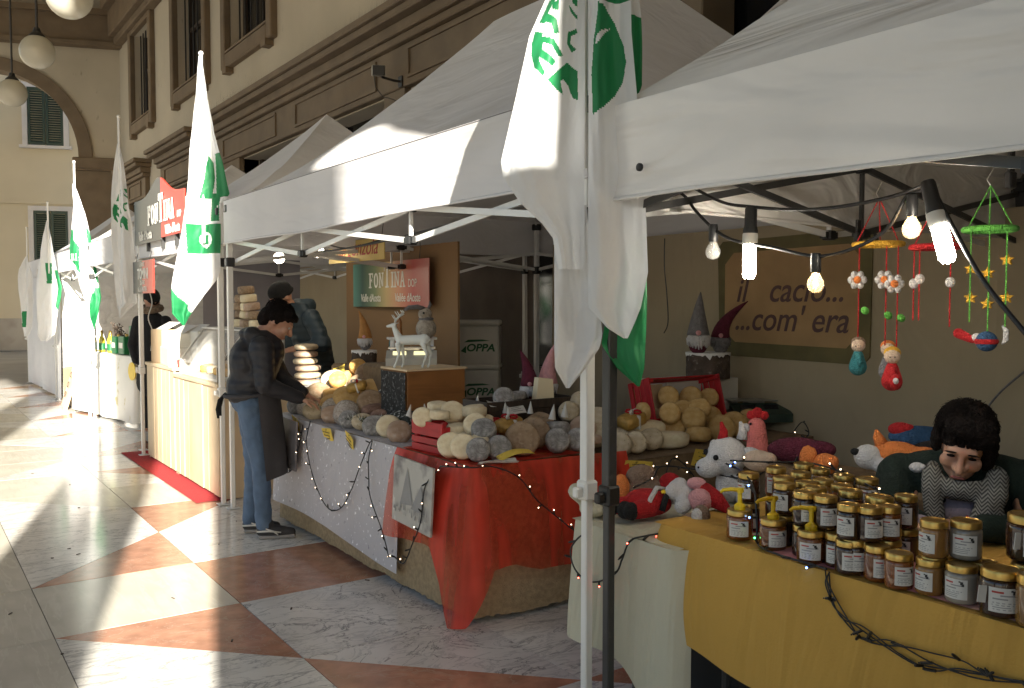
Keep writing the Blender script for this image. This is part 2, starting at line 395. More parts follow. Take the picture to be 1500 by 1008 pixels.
K['honey_light'] = M('honey_light', (.36, .19, .05), .08, .2, 14, c2=(.29, .13, .03), coat=.6, orand=.2)
K['jar_pale'] = M('jar_pale', (.22, .20, .17), .06, .2, 14, coat=.6, orand=.15)
K['yellow_plastic'] = M('yellow_plastic', (.80, .56, .02), .35, .05)
K['wool_white'] = M('wool_white', (.66, .65, .66), .95, .06, 40, bump=.8, bscale=160)
K['wool_red'] = M('wool_red', (.45, .012, .016), .95, .12, 40, bump=.8, bscale=160)
K['wool_pink'] = M('wool_pink', (.78, .22, .20), .95, .08, 40, bump=.8, bscale=160)
K['wool_rose'] = M('wool_rose', (.72, .36, .38), .95, .08, 40, bump=.8, bscale=160)
K['wool_orange'] = M('wool_orange', (.80, .24, .06), .95, .08, 40, bump=.8, bscale=160)
K['wool_grey'] = M('wool_grey', (.21, .20, .21), .95, .12, 40, bump=.8, bscale=160)
K['wool_brown'] = M('wool_brown', (.25, .17, .12), .95, .12, 40, bump=.8, bscale=160)
K['wool_blue'] = M('wool_blue', (.03, .09, .2), .95, .12, 40, bump=.8, bscale=160)
K['wool_black'] = M('wool_black', (.008, .008, .009), .9, .2, 40, bump=.8, bscale=160)
K['wool_teal'] = M('wool_teal', (.03, .18, .20), .95, .12, 40, bump=.8, bscale=160)
K['wool_green'] = M('wool_green', (.12, .45, .07), .95, .12, 40, bump=.8, bscale=160)
K['wool_yellow'] = M('wool_yellow', (.72, .40, .04), .95, .1, 40, bump=.8, bscale=160)
K['wool_cream'] = M('wool_cream', (.62, .47, .36), .95, .08, 40, bump=.8, bscale=160)
K['wool_maroon'] = M('wool_maroon', (.12, .015, .035), .95, .15, 40, bump=.8, bscale=160)
K['ceramic'] = M('ceramic_white', (.66, .70, .68), .3, .02)
K['oil'] = M('olive_oil', (.5, .42, .03), .08, .15, 4, coat=.5)
K['tin_green'] = M('tin_green', (.02, .16, .06), .35, .1, 4, metal=.2)
K['scale_body'] = M('scale_body', (.42, .41, .37), .5, .06)
K['lcd'] = E_('lcd_screen', (.75, .68, .36), .35, False)
K['e_cfl'] = E_('cfl_tube', (1.0, .92, .78), 30)
K['e_warm'] = E_('filament', (1.0, .62, .25), 40)
K['e_globe'] = E_('small_globe', (1.0, .88, .68), 9)
K['e_led'] = E_('led_warm', (1.0, .72, .45), 3, False)
K['e_led_red'] = E_('led_red', (1.0, .08, .05), 5, False)
K['e_led_blue'] = E_('led_blue', (.08, .2, 1.0), 8, False)
K['e_led_green'] = E_('led_green', (.05, 1.0, .2), 5, False)
K['opal'] = M('opal_glass', (.62, .59, .50), .18, .04, 3, trans=.4)
K['clear'] = bpy.data.materials.new('clear_glass'); K['clear'].use_nodes = True
_t = K['clear'].node_tree; _p = _t.nodes['Principled BSDF']; _p.inputs['Roughness'].default_value = .03
_p.inputs['Base Color'].default_value = (.9, .9, .88, 1); _p.inputs['Alpha'].default_value = .16
K['organza'] = M('red_organza', (.78, .06, .032), .45, .12, 5, bump=.25, bscale=14, trans=.25)
_t = K['organza'].node_tree; _o = _t.nodes['Material Output']; _s = _o.inputs['Surface'].links[0].from_socket
_tr = _t.nodes.new('ShaderNodeBsdfTransparent'); _tr.inputs[0].default_value = (1, .55, .45, 1)
_mx = _t.nodes.new('ShaderNodeMixShader'); _mx.inputs[0].default_value = .58; _t.links.new(_tr.outputs[0], _mx.inputs[1]); _t.links.new(_s, _mx.inputs[2]); _t.links.new(_mx.outputs[0], _o.inputs['Surface'])

_nz = _t.nodes.new('ShaderNodeTexNoise'); _mp = _t.nodes.new('ShaderNodeMapping'); _mp.inputs['Scale'].default_value = (7, 7, .7); _tc = _t.nodes.new('ShaderNodeTexCoord')
_t.links.new(_tc.outputs['Object'], _mp.inputs['Vector']); _t.links.new(_mp.outputs[0], _nz.inputs['Vector']); _nz.inputs['Scale'].default_value = 1.0
_mr = _t.nodes.new('ShaderNodeMapRange'); _mr.inputs['From Min'].default_value = .4; _mr.inputs['From Max'].default_value = .62; _mr.inputs['To Min'].default_value = .24; _mr.inputs['To Max'].default_value = .86
_t.links.new(_nz.outputs['Fac'], _mr.inputs['Value']); _t.links.new(_mr.outputs[0], _mx.inputs[0])      # gathered folds of the sheer cloth are denser

for k_ in ('honey', 'honey_light', 'honey_dark'): K[k_].node_tree.nodes['Principled BSDF'].inputs['Transmission Weight'].default_value = .45
# ---------------------------------------------------------------- ground and marble floor
g = MB(); g.box((0, 20, -.06), (400, 400, .06)); struct(g.obj('ground', K['ground']))
fb = MB(); fb.box((.6, 14, -.017), (10.2, 40, .026)); floor = struct(fb.obj('floor', K['mortar']))
XL = [-3.87, -2.98, -2.09, -1.20, -.31, .58, 1.47, 2.36, 3.25, 4.14, 5.03]
def slab(pts, mat):
    c = Vector((sum(p[0] for p in pts) / len(pts), sum(p[1] for p in pts) / len(pts), 0))
    q = []
    for p in pts:      # shrink each slab for a hairline joint
        d = Vector((p[0], p[1], 0)) - c; q.append(d * (1 - .0035 / max(d.length, .1)))
    dz = random.uniform(-.0007, .0007)
    b = MB(); b.prism([(p.x, p.y, -.012) for p in q], (0, 0, .012 + dz))
    b.obj('slab', mat, floor, loc=(c.x, c.y, 0))
W_, V_, R_, G_ = K['marble_white'], K['marble_veined'], K['marble_red'], K['marble_grey']
pat = {(5, -1): W_, (5, 0): ('/d', W_, R_), (5, 1): G_, (5, 2): ('/u', R_, W_), (5, 3): W_, (5, 4): ('/d', W_, G_), (5, 5): G_, (5, 6): ('/u', W_, G_),
       (6, -1): ('/d', R_, V_), (6, 0): V_, (6, 1): R_, (6, 2): W_, (6, 3): ('/u', W_, R_), (6, 4): G_, (6, 5): ('/d', W_, R_), (6, 6): W_}
for i in range(len(XL) - 1):
    for j in range(-8, 22):
        x0, x1, y0, y1 = XL[i], XL[i + 1], 3.78 + .9 * j, 4.68 + .9 * j
        if i < 4 or i > 7 or j < -2 or j > 17:
            continue
        k = pat.get((i, j))
        if k is None:
            h = (i * 7 + j * 3) % 6
            k = G_ if i in (4,) else [W_, ('/d', W_, R_), G_, ('/u', R_, W_), W_, ('/d', G_, W_)][h]
        if isinstance(k, tuple):
            if k[0] == '/d':   # diagonal from far-left to near-right: first colour near-left, second far-right
                slab([(x0, y0), (x1, y0), (x0, y1)], k[1]); slab([(x1, y0), (x1, y1), (x0, y1)], k[2])
            else:              # diagonal from near-left to far-right: first colour near-right, second far-left
                slab([(x0, y0), (x1, y0), (x1, y1)], k[1]); slab([(x0, y0), (x1, y1), (x0, y1)], k[2])
        else: slab([(x0, y0), (x1, y0), (x1, y1), (x0, y1)], k)
pv = MB()
for (a, b_, c_, d_) in ((-4.4, 3.78 - 10.8, 5.6, 3.78 - 1.8), (-4.4, 3.78 + 16.2, 5.6, 34), (-4.4, 1.98, -.31, 19.98), (3.25, 1.98, 5.6, 19.98)):
    pv.box(((a + c_) / 2, (b_ + d_) / 2, -.006), (c_ - a - .004, d_ - b_ - .004, .011))
o = pv.obj('paving', K['paving'], floor); o['kind'] = 'stuff'

lt = MB(); rr = random.Random(9)
for k in range(26):
    x, y, a, L = rr.uniform(-.2, 2.2), rr.uniform(3.9, 10), rr.uniform(0, 3.1), rr.uniform(.008, .03)
    lt.box((x, y, .004), (L, rr.uniform(.004, .012), .004), Matrix.Rotation(a, 3, 'Z'))
o = tag(lt.obj('litter', K['bark']), 'scraps of leaf and litter on the marble floor', None, kind='stuff')
# ---------------------------------------------------------------- arcade building along the stalls
XW = 5.6
bld = thing('arcade_building', 'cream plastered arcade building with brown stone shopfront frieze behind the tents', 'building', (XW, 10, 0))
def bp(name, mat, boxes, parent=bld, ch=0):
    m = MB()
    for (x0, x1, y0, y1, z0, z1) in boxes:
        m.box(((x0 + x1) / 2 - XW, (y0 + y1) / 2 - 10, (z0 + z1) / 2), (x1 - x0, y1 - y0, z1 - z0), ch=ch)
    return m.obj(name, mat, parent)
WN = [(15.55, 17.95), (19.55, 21.95), (24.4, 26.5)]
zs0, zs1 = 6.55, 9.0
wb = [(XW, XW + .5, -8, 28.5, 5.0, zs0), (XW, XW + .5, -8, 28.5, zs1, 11)]
ys = [-8] + [v for p in WN for v in p] + [28.5]
for k in range(0, len(ys), 2): wb.append((XW, XW + .5, ys[k], ys[k + 1], zs0, zs1))
PO = [(-6, 17.2), (20.3, 23.0), (25.2, 27.0)]      # shopfront openings
ys = [-8] + [v for p in PO for v in p] + [28.5]
for k in range(0, len(ys), 2): wb.append((XW, XW + .5, ys[k], ys[k + 1], 0, 5.0))
for a, b_ in PO: wb.append((XW, XW + .5, a, b_, 4.4, 5.0))
bp('wall', K['plaster'], wb)
for (a, b_) in WN:
    cy = (a + b_) / 2
    m = MB()
    for (x, y0, y1, z0, z1) in ((0, a - .25, a, zs0 - .28, zs1 + .25), (0, b_, b_ + .25, zs0 - .28, zs1 + .25), (0, a, b_, zs0 - .28, zs0), (0, a, b_, zs1, zs1 + .25)):
        m.box((-.05, (y0 + y1) / 2 - 10, (z0 + z1) / 2), (.16, y1 - y0, z1 - z0), ch=.02)
    m.box((.12, cy - 10, zs0 + .03), (.5, b_ - a + .02, .04))
    m.box((-.07, a + .06 - 10, zs0 - .33), (.18, .24, .12)); m.box((-.07, b_ - .06 - 10, zs0 - .33), (.18, .24, .12))
    win = m.obj('window', K['brown_stone'], bld)
    p = MB(); p.box((.34, cy - 10, (zs0 + zs1) / 2), (.03, b_ - a, zs1 - zs0)); p.obj('pane', K['glass_dark'], win)
    p = MB()
    for k in range(2): p.box((.3, a + (b_ - a) * (.02 + .96 * k) - 10, (zs0 + zs1) / 2), (.08, .1, zs1 - zs0))
    p.box((.3, cy - 10, (zs0 + zs1) / 2), (.08, .09, zs1 - zs0)); p.box((.3, cy - 10, zs0 + 1.5), (.07, b_ - a, .08)); p.obj('casement', K['dark_wood'], win)
    for k in range(7):
        q = MB(); q.tube([(.14, a + (b_ - a) * (k + .5) / 7 - 10, zs0), (.14, a + (b_ - a) * (k + .5) / 7 - 10, zs1)], .018, 6); q.obj('bar', K['iron'], win)
def frieze(y0, y1, name='frieze'):
    f = bp(name, K['brown_stone'], [(XW - .12, XW + .02, y0, y1, 4.42, 4.96), (XW - .2, XW + .02, y0 - .06, y1 + .06, 4.962, 5.06), (XW - .26, XW + .02, y0 - .1, y1 + .1, 5.062, 5.2), (XW - .4, XW + .02, y0 - .2, y1 + .2, 5.202, 5.30), (XW - .46, XW + .02, y0 - .25, y1 + .25, 5.302, 5.40)], ch=.015)
    n = max(1, int((y1 - y0) / 3.4)); L = (y1 - y0) / n
    for k in range(n):
        a, b_ = y0 + L * k + .45, y0 + L * (k + 1) - .45
        bp('panel', K['brown_stone'], [(XW - .15, XW - .118, a, b_, 4.86, 4.9), (XW - .15, XW - .118, a, b_, 4.5, 4.54), (XW - .15, XW - .118, a, a + .05, 4.542, 4.858), (XW - .15, XW - .118, b_ - .05, b_, 4.542, 4.858)], f)
    return f
frieze(-5, 18.55); frieze(20.0, 23.3); frieze(24.95, 27.3)
for (a, b_) in ((17.2, 18.5), (19.95, 20.3), (23.0, 23.35), (24.9, 25.2), (27.0, 27.3), (10.4, 11.0), (5.2, 5.8), (-.2, .4)):
    bp('pilaster', K['brown_stone'], [(XW - .1, XW + .3, a, b_, .5, 4.418), (XW - .14, XW + .3, a - .04, b_ + .04, .012, .498)], ch=.012)
for (a, b_) in PO:
    n = max(1, round((b_ - a) / 1.9))
    for k in range(n):
        y0, y1 = a + (b_ - a) * k / n, a + (b_ - a) * (k + 1) / n
        d = bp('shop_door', K['dark_wood'], [(XW + .3, XW + .36, y0 + .02, y1 - .02, .02, .9), (XW + .3, XW + .36, y0 + .02, y0 + .16, .9, 4.4), (XW + .3, XW + .36, y1 - .16, y1 - .02, .9, 4.4), (XW + .3, XW + .36, y0 + .16, y1 - .16, 3.2, 3.34)])
        bp('pane', K['glass_dark'], [(XW + .37, XW + .385, y0 + .1, y1 - .1, .8, 4.4)], d)
# bird spikes along the top edge of the frieze
so = MB(); rr = random.Random(3)
y = 4.0
while y < 18.8:
    for k in range(2):
        h = rr.uniform(.08, .2); d = rr.uniform(-.07, .07); x = -.40 + rr.uniform(-.05, .1)
        so.add([(x, y - 10, 5.40), (x + .004, y + .011 - 10, 5.40), (x + d * .5, y + d - 10, 5.40 + h)], [(0, 1, 2)])
    y += rr.uniform(.015, .045)
o = so.obj('bird_spikes', K['soot'], bld, norm=False); o['kind'] = 'stuff'
# security camera
sc_ = thing('security_camera', 'small grey security camera on a bracket below the brown frieze', 'camera', (XW - .12, 10.45, 4.62))
m = MB(); m.box((-.3, .06, -.02), (.17, .3, .13), Euler((R(12), 0, R(-25))).to_matrix(), ch=.01); m.obj('housing', K['scale_body'], sc_)
m = MB(); m.box((-.37, -.09, -.055), (.15, .02, .12), Euler((R(12), 0, R(-25))).to_matrix()); m.obj('lens_window', K['black_plastic'], sc_)
m = MB(); m.tube([(-.001, 0, -.13), (-.1, 0, -.13), (-.27, .03, -.1)], .016, 8); m.box((-.01, 0, -.13), (.02, .1, .14)); m.obj('bracket', K['iron'], sc_)
m = MB(); m.tube([(-.3, .18, -.06), (-.27, .2, -.2), (-.2, .14, -.32), (-.1, .05, -.36), (-.01, .02, -.4)], .006, 6); m.obj('cable', K['iron'], sc_)

# ceiling over the arcade with brown beams and stepped borders
ce = MB(); ce.box((.8, 12, 10.6), (9.8, 40, .2)); ceiling = struct(ce.obj('ceiling', K['plaster_pale']))
def cpart(name, mat, boxes):
    m = MB()
    for (x0, x1, y0, y1, z0, z1) in boxes: m.box(((x0 + x1) / 2, (y0 + y1) / 2, (z0 + z1) / 2), (x1 - x0, y1 - y0, z1 - z0), ch=.02)
    return m.obj(name, mat, ceiling)
cpart('edge_beam', K['brown_stone'], [(5.0, 5.6, -8, 28, 10.02, 10.5), (5.2, 5.6, -8, 28, 9.3, 10.018), (5.35, 5.6, -8, 28, 9.1, 9.298)])
for yb in (8, 18): cpart('cross_beam', K['brown_stone'], [(-4, 5.0, yb - .35, yb + .35, 10.02, 10.5)])
for (y0, y1) in ((8.6, 17.4), (18.6, 27)):
    for (a, b_, c_, d_) in ((4.3, 4.5, y0, y1), (-3.5, -3.3, y0, y1), (-3.3, 4.3, y0, y0 + .2), (-3.3, 4.3, y1 - .2, y1), (3.5, 3.65, y0 + .9, y1 - .9), (3.65, 4.3, y1 - 1.05, y1 - .9), (2.6, 3.5, y1 - 1.05, y1 - .9), (2.6, 2.75, y1 - .9, y1 - .2)):
        cpart('border', K['brown_stone'], [(a, b_, c_, d_, 10.46, 10.5)])

# end wall of the arcade with its round arch, and the house seen through it
CR = (5.6, 28.5, 0); CA = R(-19.4)
ew = thing('end_wall', 'cream end wall of the arcade with a wide brown stone arch', 'wall', CR, CA)
acx, acz, ri, ro = -3.58, 5.9, 2.45, 2.8
m = MB()
prof = [(.3, 0), (acx + ro - .35, 0), (acx + ro - .35, acz)]
arc = [(acx + ri * math.cos(t), acz + ri * math.sin(t)) for t in [math.pi * k / 32 for k in range(33)]]
for k in range(32):
    (xa, za), (xb, zb) = arc[k], arc[k + 1]
    m.prism([(xa, 0, za), (xb, 0, zb), (xb, 0, 10.6), (xa, 0, 10.6)], (0, .6, 0))
m.prism([(.3, 0, 0), (acx + ri, 0, 0), (acx + ri, 0, 10.6), (.3, 0, 10.6)], (0, .6, 0))
m.prism([(acx - ri, 0, 0), (acx - ri - 3, 0, 0), (acx - ri - 3, 0, 10.6), (acx - ri, 0, 10.6)], (0, .6, 0))
m.obj('wall', K['plaster'], ew)
m = MB()
for k in range(32):
    t0, t1 = math.pi * k / 32, math.pi * (k + 1) / 32
    q = [(acx + r_ * math.cos(t), -.08, acz + r_ * math.sin(t)) for r_, t in ((ri - .02, t0), (ro, t0), (ro, t1), (ri - .02, t1))]
    m.prism(q, (0, .72, 0))
m.obj('arch_ring', K['brown_stone'], ew)
for sx in (1, -1):
    x0 = acx + sx * (ri - .12); x1 = acx + sx * (ro + .62)
    m = MB(); m.box(((x0 + x1) / 2, .24, 2.75), (abs(x1 - x0), .72, 5.5)); m.obj('pilaster', K['brown_stone'], ew)
    m = MB(); m.box(((x0 + x1) / 2, .24, 5.72), (abs(x1 - x0) + .12, .84, .34), ch=.03); m.box(((x0 + x1) / 2, .24, 5.53), (abs(x1 - x0) + .04, .78, .04)); m.obj('impost', K['brown_stone'], ew)
m = MB(); m.box((-3, -.12, 9.55), (6.6, .24, .9)); m.box((-3, -.2, 9.14), (6.6, .36, .12)); m.box((-3, -.2, 10.06), (6.6, .4, .16)); m.obj('frieze', K['brown_stone'], ew)
hb = thing('far_house', 'pale yellow house with dark green shutters seen through the arch', 'house', (CR[0] - 5 * math.sin(CA), CR[1] + 5 * math.cos(CA), 0), CA)
m = MB(); m.box((-6, .25, 6), (16, .5, 12)); m.obj('wall', K['plaster_pale'], hb)
m = MB(); m.box((-6, -.03, 5.06), (16, .06, .1)); m.obj('string_course', K['plaster_pale'], hb)
m = MB(); m.box((-6, -.03, .55), (16, .06, 1.1)); m.obj('plinth', K['paving'], hb)
for (x0, x1, z0, z1) in ((-3.66, -2.54, 7.0, 8.95), (-3.54, -2.46, 2.95, 4.78)):
    m = MB()
    for (a, b_, c_, d_) in ((x0 - .16, x0, z0, z1), (x1, x1 + .16, z0, z1), (x0 - .16, x1 + .16, z1, z1 + .16)):
        m.box(((a + b_) / 2, -.03, (c_ + d_) / 2), (b_ - a, .08, d_ - c_))
    m.box(((x0 + x1) / 2, -.06, z0 - .06), (x1 - x0 + .5, .16, .1)); wn = m.obj('window', K['canvas'], hb)
    for s_ in range(2):
        a = x0 + (x1 - x0) / 2 * s_; b_ = a + (x1 - x0) / 2
        m = MB()
        for (p0, p1, q0, q1) in ((a + .01, a + .09, z0, z1), (b_ - .09, b_ - .01, z0, z1), (a + .09, b_ - .09, z0, z0 + .1), (a + .09, b_ - .09, z1 - .1, z1)):
            m.box(((p0 + p1) / 2, -.02, (q0 + q1) / 2), (p1 - p0, .05, q1 - q0))
        n = 22
        for k in range(n):
            z = z0 + .1 + (z1 - z0 - .2) * (k + .5) / n
            m.box(((a + b_) / 2, -.012, z), (b_ - a - .18, .012, .09), Euler((R(-35), 0, 0)).to_matrix())
        m.obj('shutter', K['shutter_green'], wn)

# unseen piers read off their shadows; screen wall added to mask the sun
YP = -4.0
for n_, (a, b_) in enumerate(((-1.09, -.48), (-2.42, -1.78), (-4.25, -3.65), (-6.2, -5.6))):
    pr_ = thing('arcade_pier', 'square brown stone pier of the arcade', 'pier', ((a + b_) / 2, YP, 0), 0, 'piers behind the viewer')
    m = MB(); m.box((0, 0, 4.9), (b_ - a, .5, 8.8)); m.obj('shaft', K['brown_stone'], pr_)
    m = MB(); m.box((0, 0, .25), (b_ - a + .06, .58, .5)); m.obj('base', K['brown_stone'], pr_)
cw = thing('sun_screen', 'unseen plastered screen wall added to mask the sun', 'wall', (0, YP, 0))
m = MB(); m.box((2.9, 0, 5.0), (5.56, .5, 10)); m.obj('wall', K['plaster'], cw)
m = MB(); m.box((-.18, 0, 2.05), (.6, .46, 4.1)); m.obj('sun_block', K['plaster'], cw)  # unseen block added to keep low sun off the cheese tables
m = MB()
for k in range(12):
    t0, t1 = math.pi * k / 12, math.pi * (k + 1) / 12
    q = [(-.18 + .3 * math.cos(t), 0, 5.75 + .34 * math.sin(t)) for t in (t0, t1)]
    m.prism([(q[0][0], -.23, q[0][2]), (q[1][0], -.23, q[1][2]), (q[1][0], -.23, 10), (q[0][0], -.23, 10)], (0, .46, 0))
m.obj('screen_arch', K['plaster'], cw)  # arch shaped to bound the sun patch on the tent roof
m = MB(); m.box((-4, 0, 9.65), (7, .5, .7)); m.obj('lintel', K['brown_stone'], cw)

ow = thing('sky_block_wall', 'unseen upper wall added on the street side to cut skylight', 'wall', (-4.3, 8, 0))  # unseen wall and piers added to lower the ambient light
m = MB(); m.box((0, 0, 8.85), (.5, 24, 3.5)); m.obj('wall', K['plaster'], ow)
for y in (-6, 9.5): m = MB(); m.box((0, y, 3.55), (.5, .7, 7.1)); m.obj('pier', K['brown_stone'], ow)

# hanging globe lamps
for (x, y, z, lb) in ((1.65, 13.66, 5.0, 'cream glass globe lamp, the middle one of the three on black rods'), (1.65, 16.8, 5.06, 'lowest and farthest cream glass globe lamp, cut by the picture edge'), (1.52, 10.1, 4.72, 'cream glass globe lamp cut by the top edge')):
    t = thing('globe_lamp', lb, 'lamp', (x, y, z), 0, 'globe lamps hanging in the arcade')
    m = MB(); m.ball((0, 0, 0), .225, 24, 16); m.obj('globe', K['opal'], t, smooth=True)
    m = MB(); m.lathe([(0, .33), (.04, .32), (.05, .27), (.1, .22), (.11, .185), (0, .185)], 16); m.obj('cap', K['iron'], t, smooth=30)
    m = MB(); m.tube([(0, 0, .3), (0, 0, 10.5 - z)], .016, 8); m.obj('rod', K['iron'], t)
# ---------------------------------------------------------------- market tents
def lerp(a, b, t): return a + (b - a) * t
def tent(name, label, x0, x1, y0, y1, zv, ze, zp, mc, mf, front_posts, bars=True, seed=0, sag=1.32, posts_back=True, wr=.35, low=True):
    T = thing(name, label, 'tent', ((x0 + x1) / 2, (y0 + y1) / 2, 0), 0, 'white market tents along the arcade')
    cx, cy = (x0 + x1) / 2, (y0 + y1) / 2; hd = (x1 - x0) / 2
    A, B = (cx, min(y0 + hd, cy), zp), (cx, max(y1 - hd, cy), zp)
    c = [(x0, y0), (x1, y0), (x1, y1), (x0, y1)]
    sides = [(c[3], c[0], B, A), (c[0], c[1], A, A), (c[1], c[2], A, B), (c[2], c[3], B, B)]
    m = MB()
    for k, (e0, e1, p0, p1) in enumerate(sides):
        def fn(u, v, e0=e0, e1=e1, p0=p0, p1=p1, k=k):
            ex, ey = lerp(e0[0], e1[0], u), lerp(e0[1], e1[1], u); px, py = lerp(p0[0], p1[0], u), lerp(p0[1], p1[1], u)
            s = v ** sag
            x, y = lerp(ex, px, v), lerp(ey, py, v); z = lerp(ze, zp, s)
            edge = math.sin(math.pi * u) if abs(e1[0] - e0[0]) + abs(e1[1] - e0[1]) > .1 else 0
            z -= .05 * edge * (1 - v) * v * 3
            z += .012 * noise1(x * 2.2, y * 2.2, seed) * min(1, 6 * v) + wr * .05 * noise1((u if k in (0, 2) else 1 - u) * 3.0 + v * 1.5, v * 9 + u * 4, seed) * math.sin(math.pi * min(1, v * 1.3)) * (1 - v) + .02 * (1 - v) ** 6 * edge * noise1(u * 9, k, seed + 5)
            return (x - cx, y - cy, z)
        m.grid(fn, 36, 20)
    m.obj('canopy', mc, T, smooth=28)
    for k, (e0, e1, p0, p1) in enumerate(sides):
        m = MB(); nx, ny = (e1[1] - e0[1]), -(e1[0] - e0[0]); L = math.hypot(nx, ny); nx, ny = -nx / L * -1, -ny / L * -1
        def fv(u, v, e0=e0, e1=e1, nx=nx, ny=ny, k=k):
            x, y = lerp(e0[0], e1[0], u), lerp(e0[1], e1[1], u)
            o_ = .008 + wr * .02 * v * noise1(u * L * 1.1 + v * 1.2, v * 2.5, seed + 2) + v * (.02 * noise1(u * L * 1.6, k * 3.1, seed) + .008 * noise1(u * L * 5, k, seed))
            z = lerp(ze + .004, zv, v) + v * (.012 * noise1(u * L * .9, k + 7, seed) - .012 * math.sin(math.pi * u)) + .012
            return (x - cx + nx * o_, y - cy + ny * o_, z)
        m.grid(fv, 48, 8); m.obj('valance', mc, T, smooth=True)
        if k == 0 and low:
            m = MB(); m.tube([Vector(fv(j / 48, 0)) + Vector((-.001, 0, -.004)) for j in range(49)], .0022, 5); m.obj('seam', K['wool_grey'], T)
        m = MB()
        def fh(u, v, fv=fv, nx=nx, ny=ny):
            p = fv(u, 1); q = 2 * math.pi * v
            return (p[0] + nx * .004 * math.cos(q), p[1] + ny * .004 * math.cos(q), p[2] + .008 * math.sin(q))
        m.grid(fh, 48, 6); m.obj('hem', mc, T, smooth=True)
    zt, zb = (zv + .03, zv - .135) if low else (ze - .07, zv - .04)
    if bars:
        for k, (e0, e1, p0, p1) in enumerate(sides):
            L = math.hypot(e1[0] - e0[0], e1[1] - e0[1]); n = 2 if L < 3.4 else 3
            ix, iy = (cx - (e0[0] + e1[0]) / 2), (cy - (e0[1] + e1[1]) / 2); il = math.hypot(ix, iy); ix, iy = ix / il * .05, iy / il * .05
            P = [(lerp(e0[0], e1[0], t / n) - cx + ix, lerp(e0[1], e1[1], t / n) - cy + iy) for t in range(n + 1)]
            for t in range(n):
                a, b = P[t], P[t + 1]
                for s_, (za, zc) in enumerate(((zt, zb), (zb, zt))):
                    of = .009 if s_ else -.009
                    q = MB(); q.bar((a[0] + ix * of * 20, a[1] + iy * of * 20, za), (b[0] + ix * of * 20, b[1] + iy * of * 20, zc), .013, .028); q.obj('truss_bar', mf, T)
            for t in range(1, n):
                for z in (zt, zb):
                    q = MB(); q.box((P[t][0], P[t][1], z), (.05, .05, .045), ch=.006); q.box((P[t][0], P[t][1], z), (.09 if abs(iy) > abs(ix) else .035, .035 if abs(iy) > abs(ix) else .09, .03)); q.obj('bracket', K['black_plastic'], T)
                if k == 0 or True:
                    q = MB(); q.bar((P[t][0], P[t][1], zb), (P[t][0], P[t][1], zt), .016); q.obj('truss_bar', mf, T)
        for (ex, ey) in c:
            p = A if abs(ey - A[1]) < abs(ey - B[1]) else B
            q = MB()
            pts = [(lerp(ex, p[0], t) - cx, lerp(ey, p[1], t) - cy, lerp(ze - .05, zp - .05, t ** sag)) for t in (.03, .3, .55, .8, 1)]
            for i in range(4): q.bar(pts[i], pts[i + 1], .016, .03)
            q.obj('roof_strut', mf, T)
        if B != A:
            q = MB(); q.bar((0, A[1] - cy, zp - .06), (0, B[1] - cy, zp - .06), .02, .03); q.obj('ridge_bar', mf, T)
    PP = list(front_posts) + ([(x1 - .05, y0 + .05), (x1 - .05, y1 - .05)] if posts_back else [])
    for (px, py) in PP:
        q = MB(); q.box((px - cx, py - cy, (ze + .9) / 2 + .0), (.042, .042, ze - .9), ch=.004); q.obj('post', mf, T)
        q = MB(); q.box((px - cx, py - cy, .46), (.034, .034, .90), ch=.004); q.obj('inner_post', mf, T)
        q = MB(); q.box((px - cx, py - cy, .90), (.062, .062, .075), ch=.008); q.box((px - cx - .045, py - cy, .895), (.035, .03, .04), ch=.006); q.obj('collar', mf if mf is not K['dark_metal'] else K['black_plastic'], T)
        q = MB(); q.box((px - cx, py - cy, .008), (.09, .09, .008), ch=.002); q.obj('foot_plate', mf, T)
        q = MB(); q.box((px - cx, py - cy, ze - .05), (.07, .07, .06), ch=.008); q.obj('top_joint', K['black_plastic'], T)
        q = MB(); q.box((px - cx, py - cy, zb), (.066, .066, .07), ch=.008); q.obj('slider', K['black_plastic'], T)
    return T
def drape(name, mat, p0, p1, z0, z1, parent, off, amp=.03, fr=2.2, seed=0, n=60, nz=14, gather=0):
    """a hanging sheet between two plan points"""
    m = MB(); dx, dy = p1[0] - p0[0], p1[1] - p0[1]; L = math.hypot(dx, dy); nx, ny = -dy / L, dx / L
    def fn(u, v):
        a = amp * (.35 + .65 * v) * (noise1(u * L * fr, seed, v * .5) + .5 * noise1(u * L * fr * 2.7, seed + 4, v * .9))
        return (p0[0] + dx * u + nx * a - off[0], p0[1] + dy * u + ny * a - off[1], lerp(z1, z0, v))
    m.grid(fn, n, nz); return m.obj(name, mat, parent, smooth=True)

t1 = tent('market_tent', 'cream tent with black frame and bulb strings at the honey and toy stall', 2.1, 5.1, -2.0, 2.47, 1.955, 2.28, 3.6, K['canvas_cream'], K['dark_metal'], [(2.125, 2.445), (2.125, -1.97)], seed=1, wr=1.3, low=False, sag=1.06)
t2 = tent('market_tent', 'white tent with white scissor frame over the cheese stall, half in sun', 2.1, 5.1, 2.54, 6.93, 2.055, 2.38, 3.64, K['canvas'], K['white_metal'], [(2.12, 2.565), (2.12, 6.89)], seed=2)
t3 = tent('market_tent', 'white tent with a sharp peak behind the bent shopper', 2.1, 5.1, 7.02, 9.93, 2.06, 2.37, 3.5, K['canvas'], K['white_metal'], [(2.1, 7.07), (2.1, 9.86)], seed=3)
t4 = tent('market_tent', 'sunlit white tent over the olive oil table', 2.15, 5.1, 10.15, 13.15, 2.1, 2.4, 3.4, K['canvas'], K['white_metal'], [(2.17, 10.2), (2.17, 13.1)], seed=4)
t5 = tent('market_tent', 'white tent behind the fluttering flags, second from the far end', 2.15, 5.1, 13.4, 16.3, 2.1, 2.4, 3.4, K['canvas'], K['white_metal'], [(2.17, 13.45), (2.17, 16.25)], seed=5)
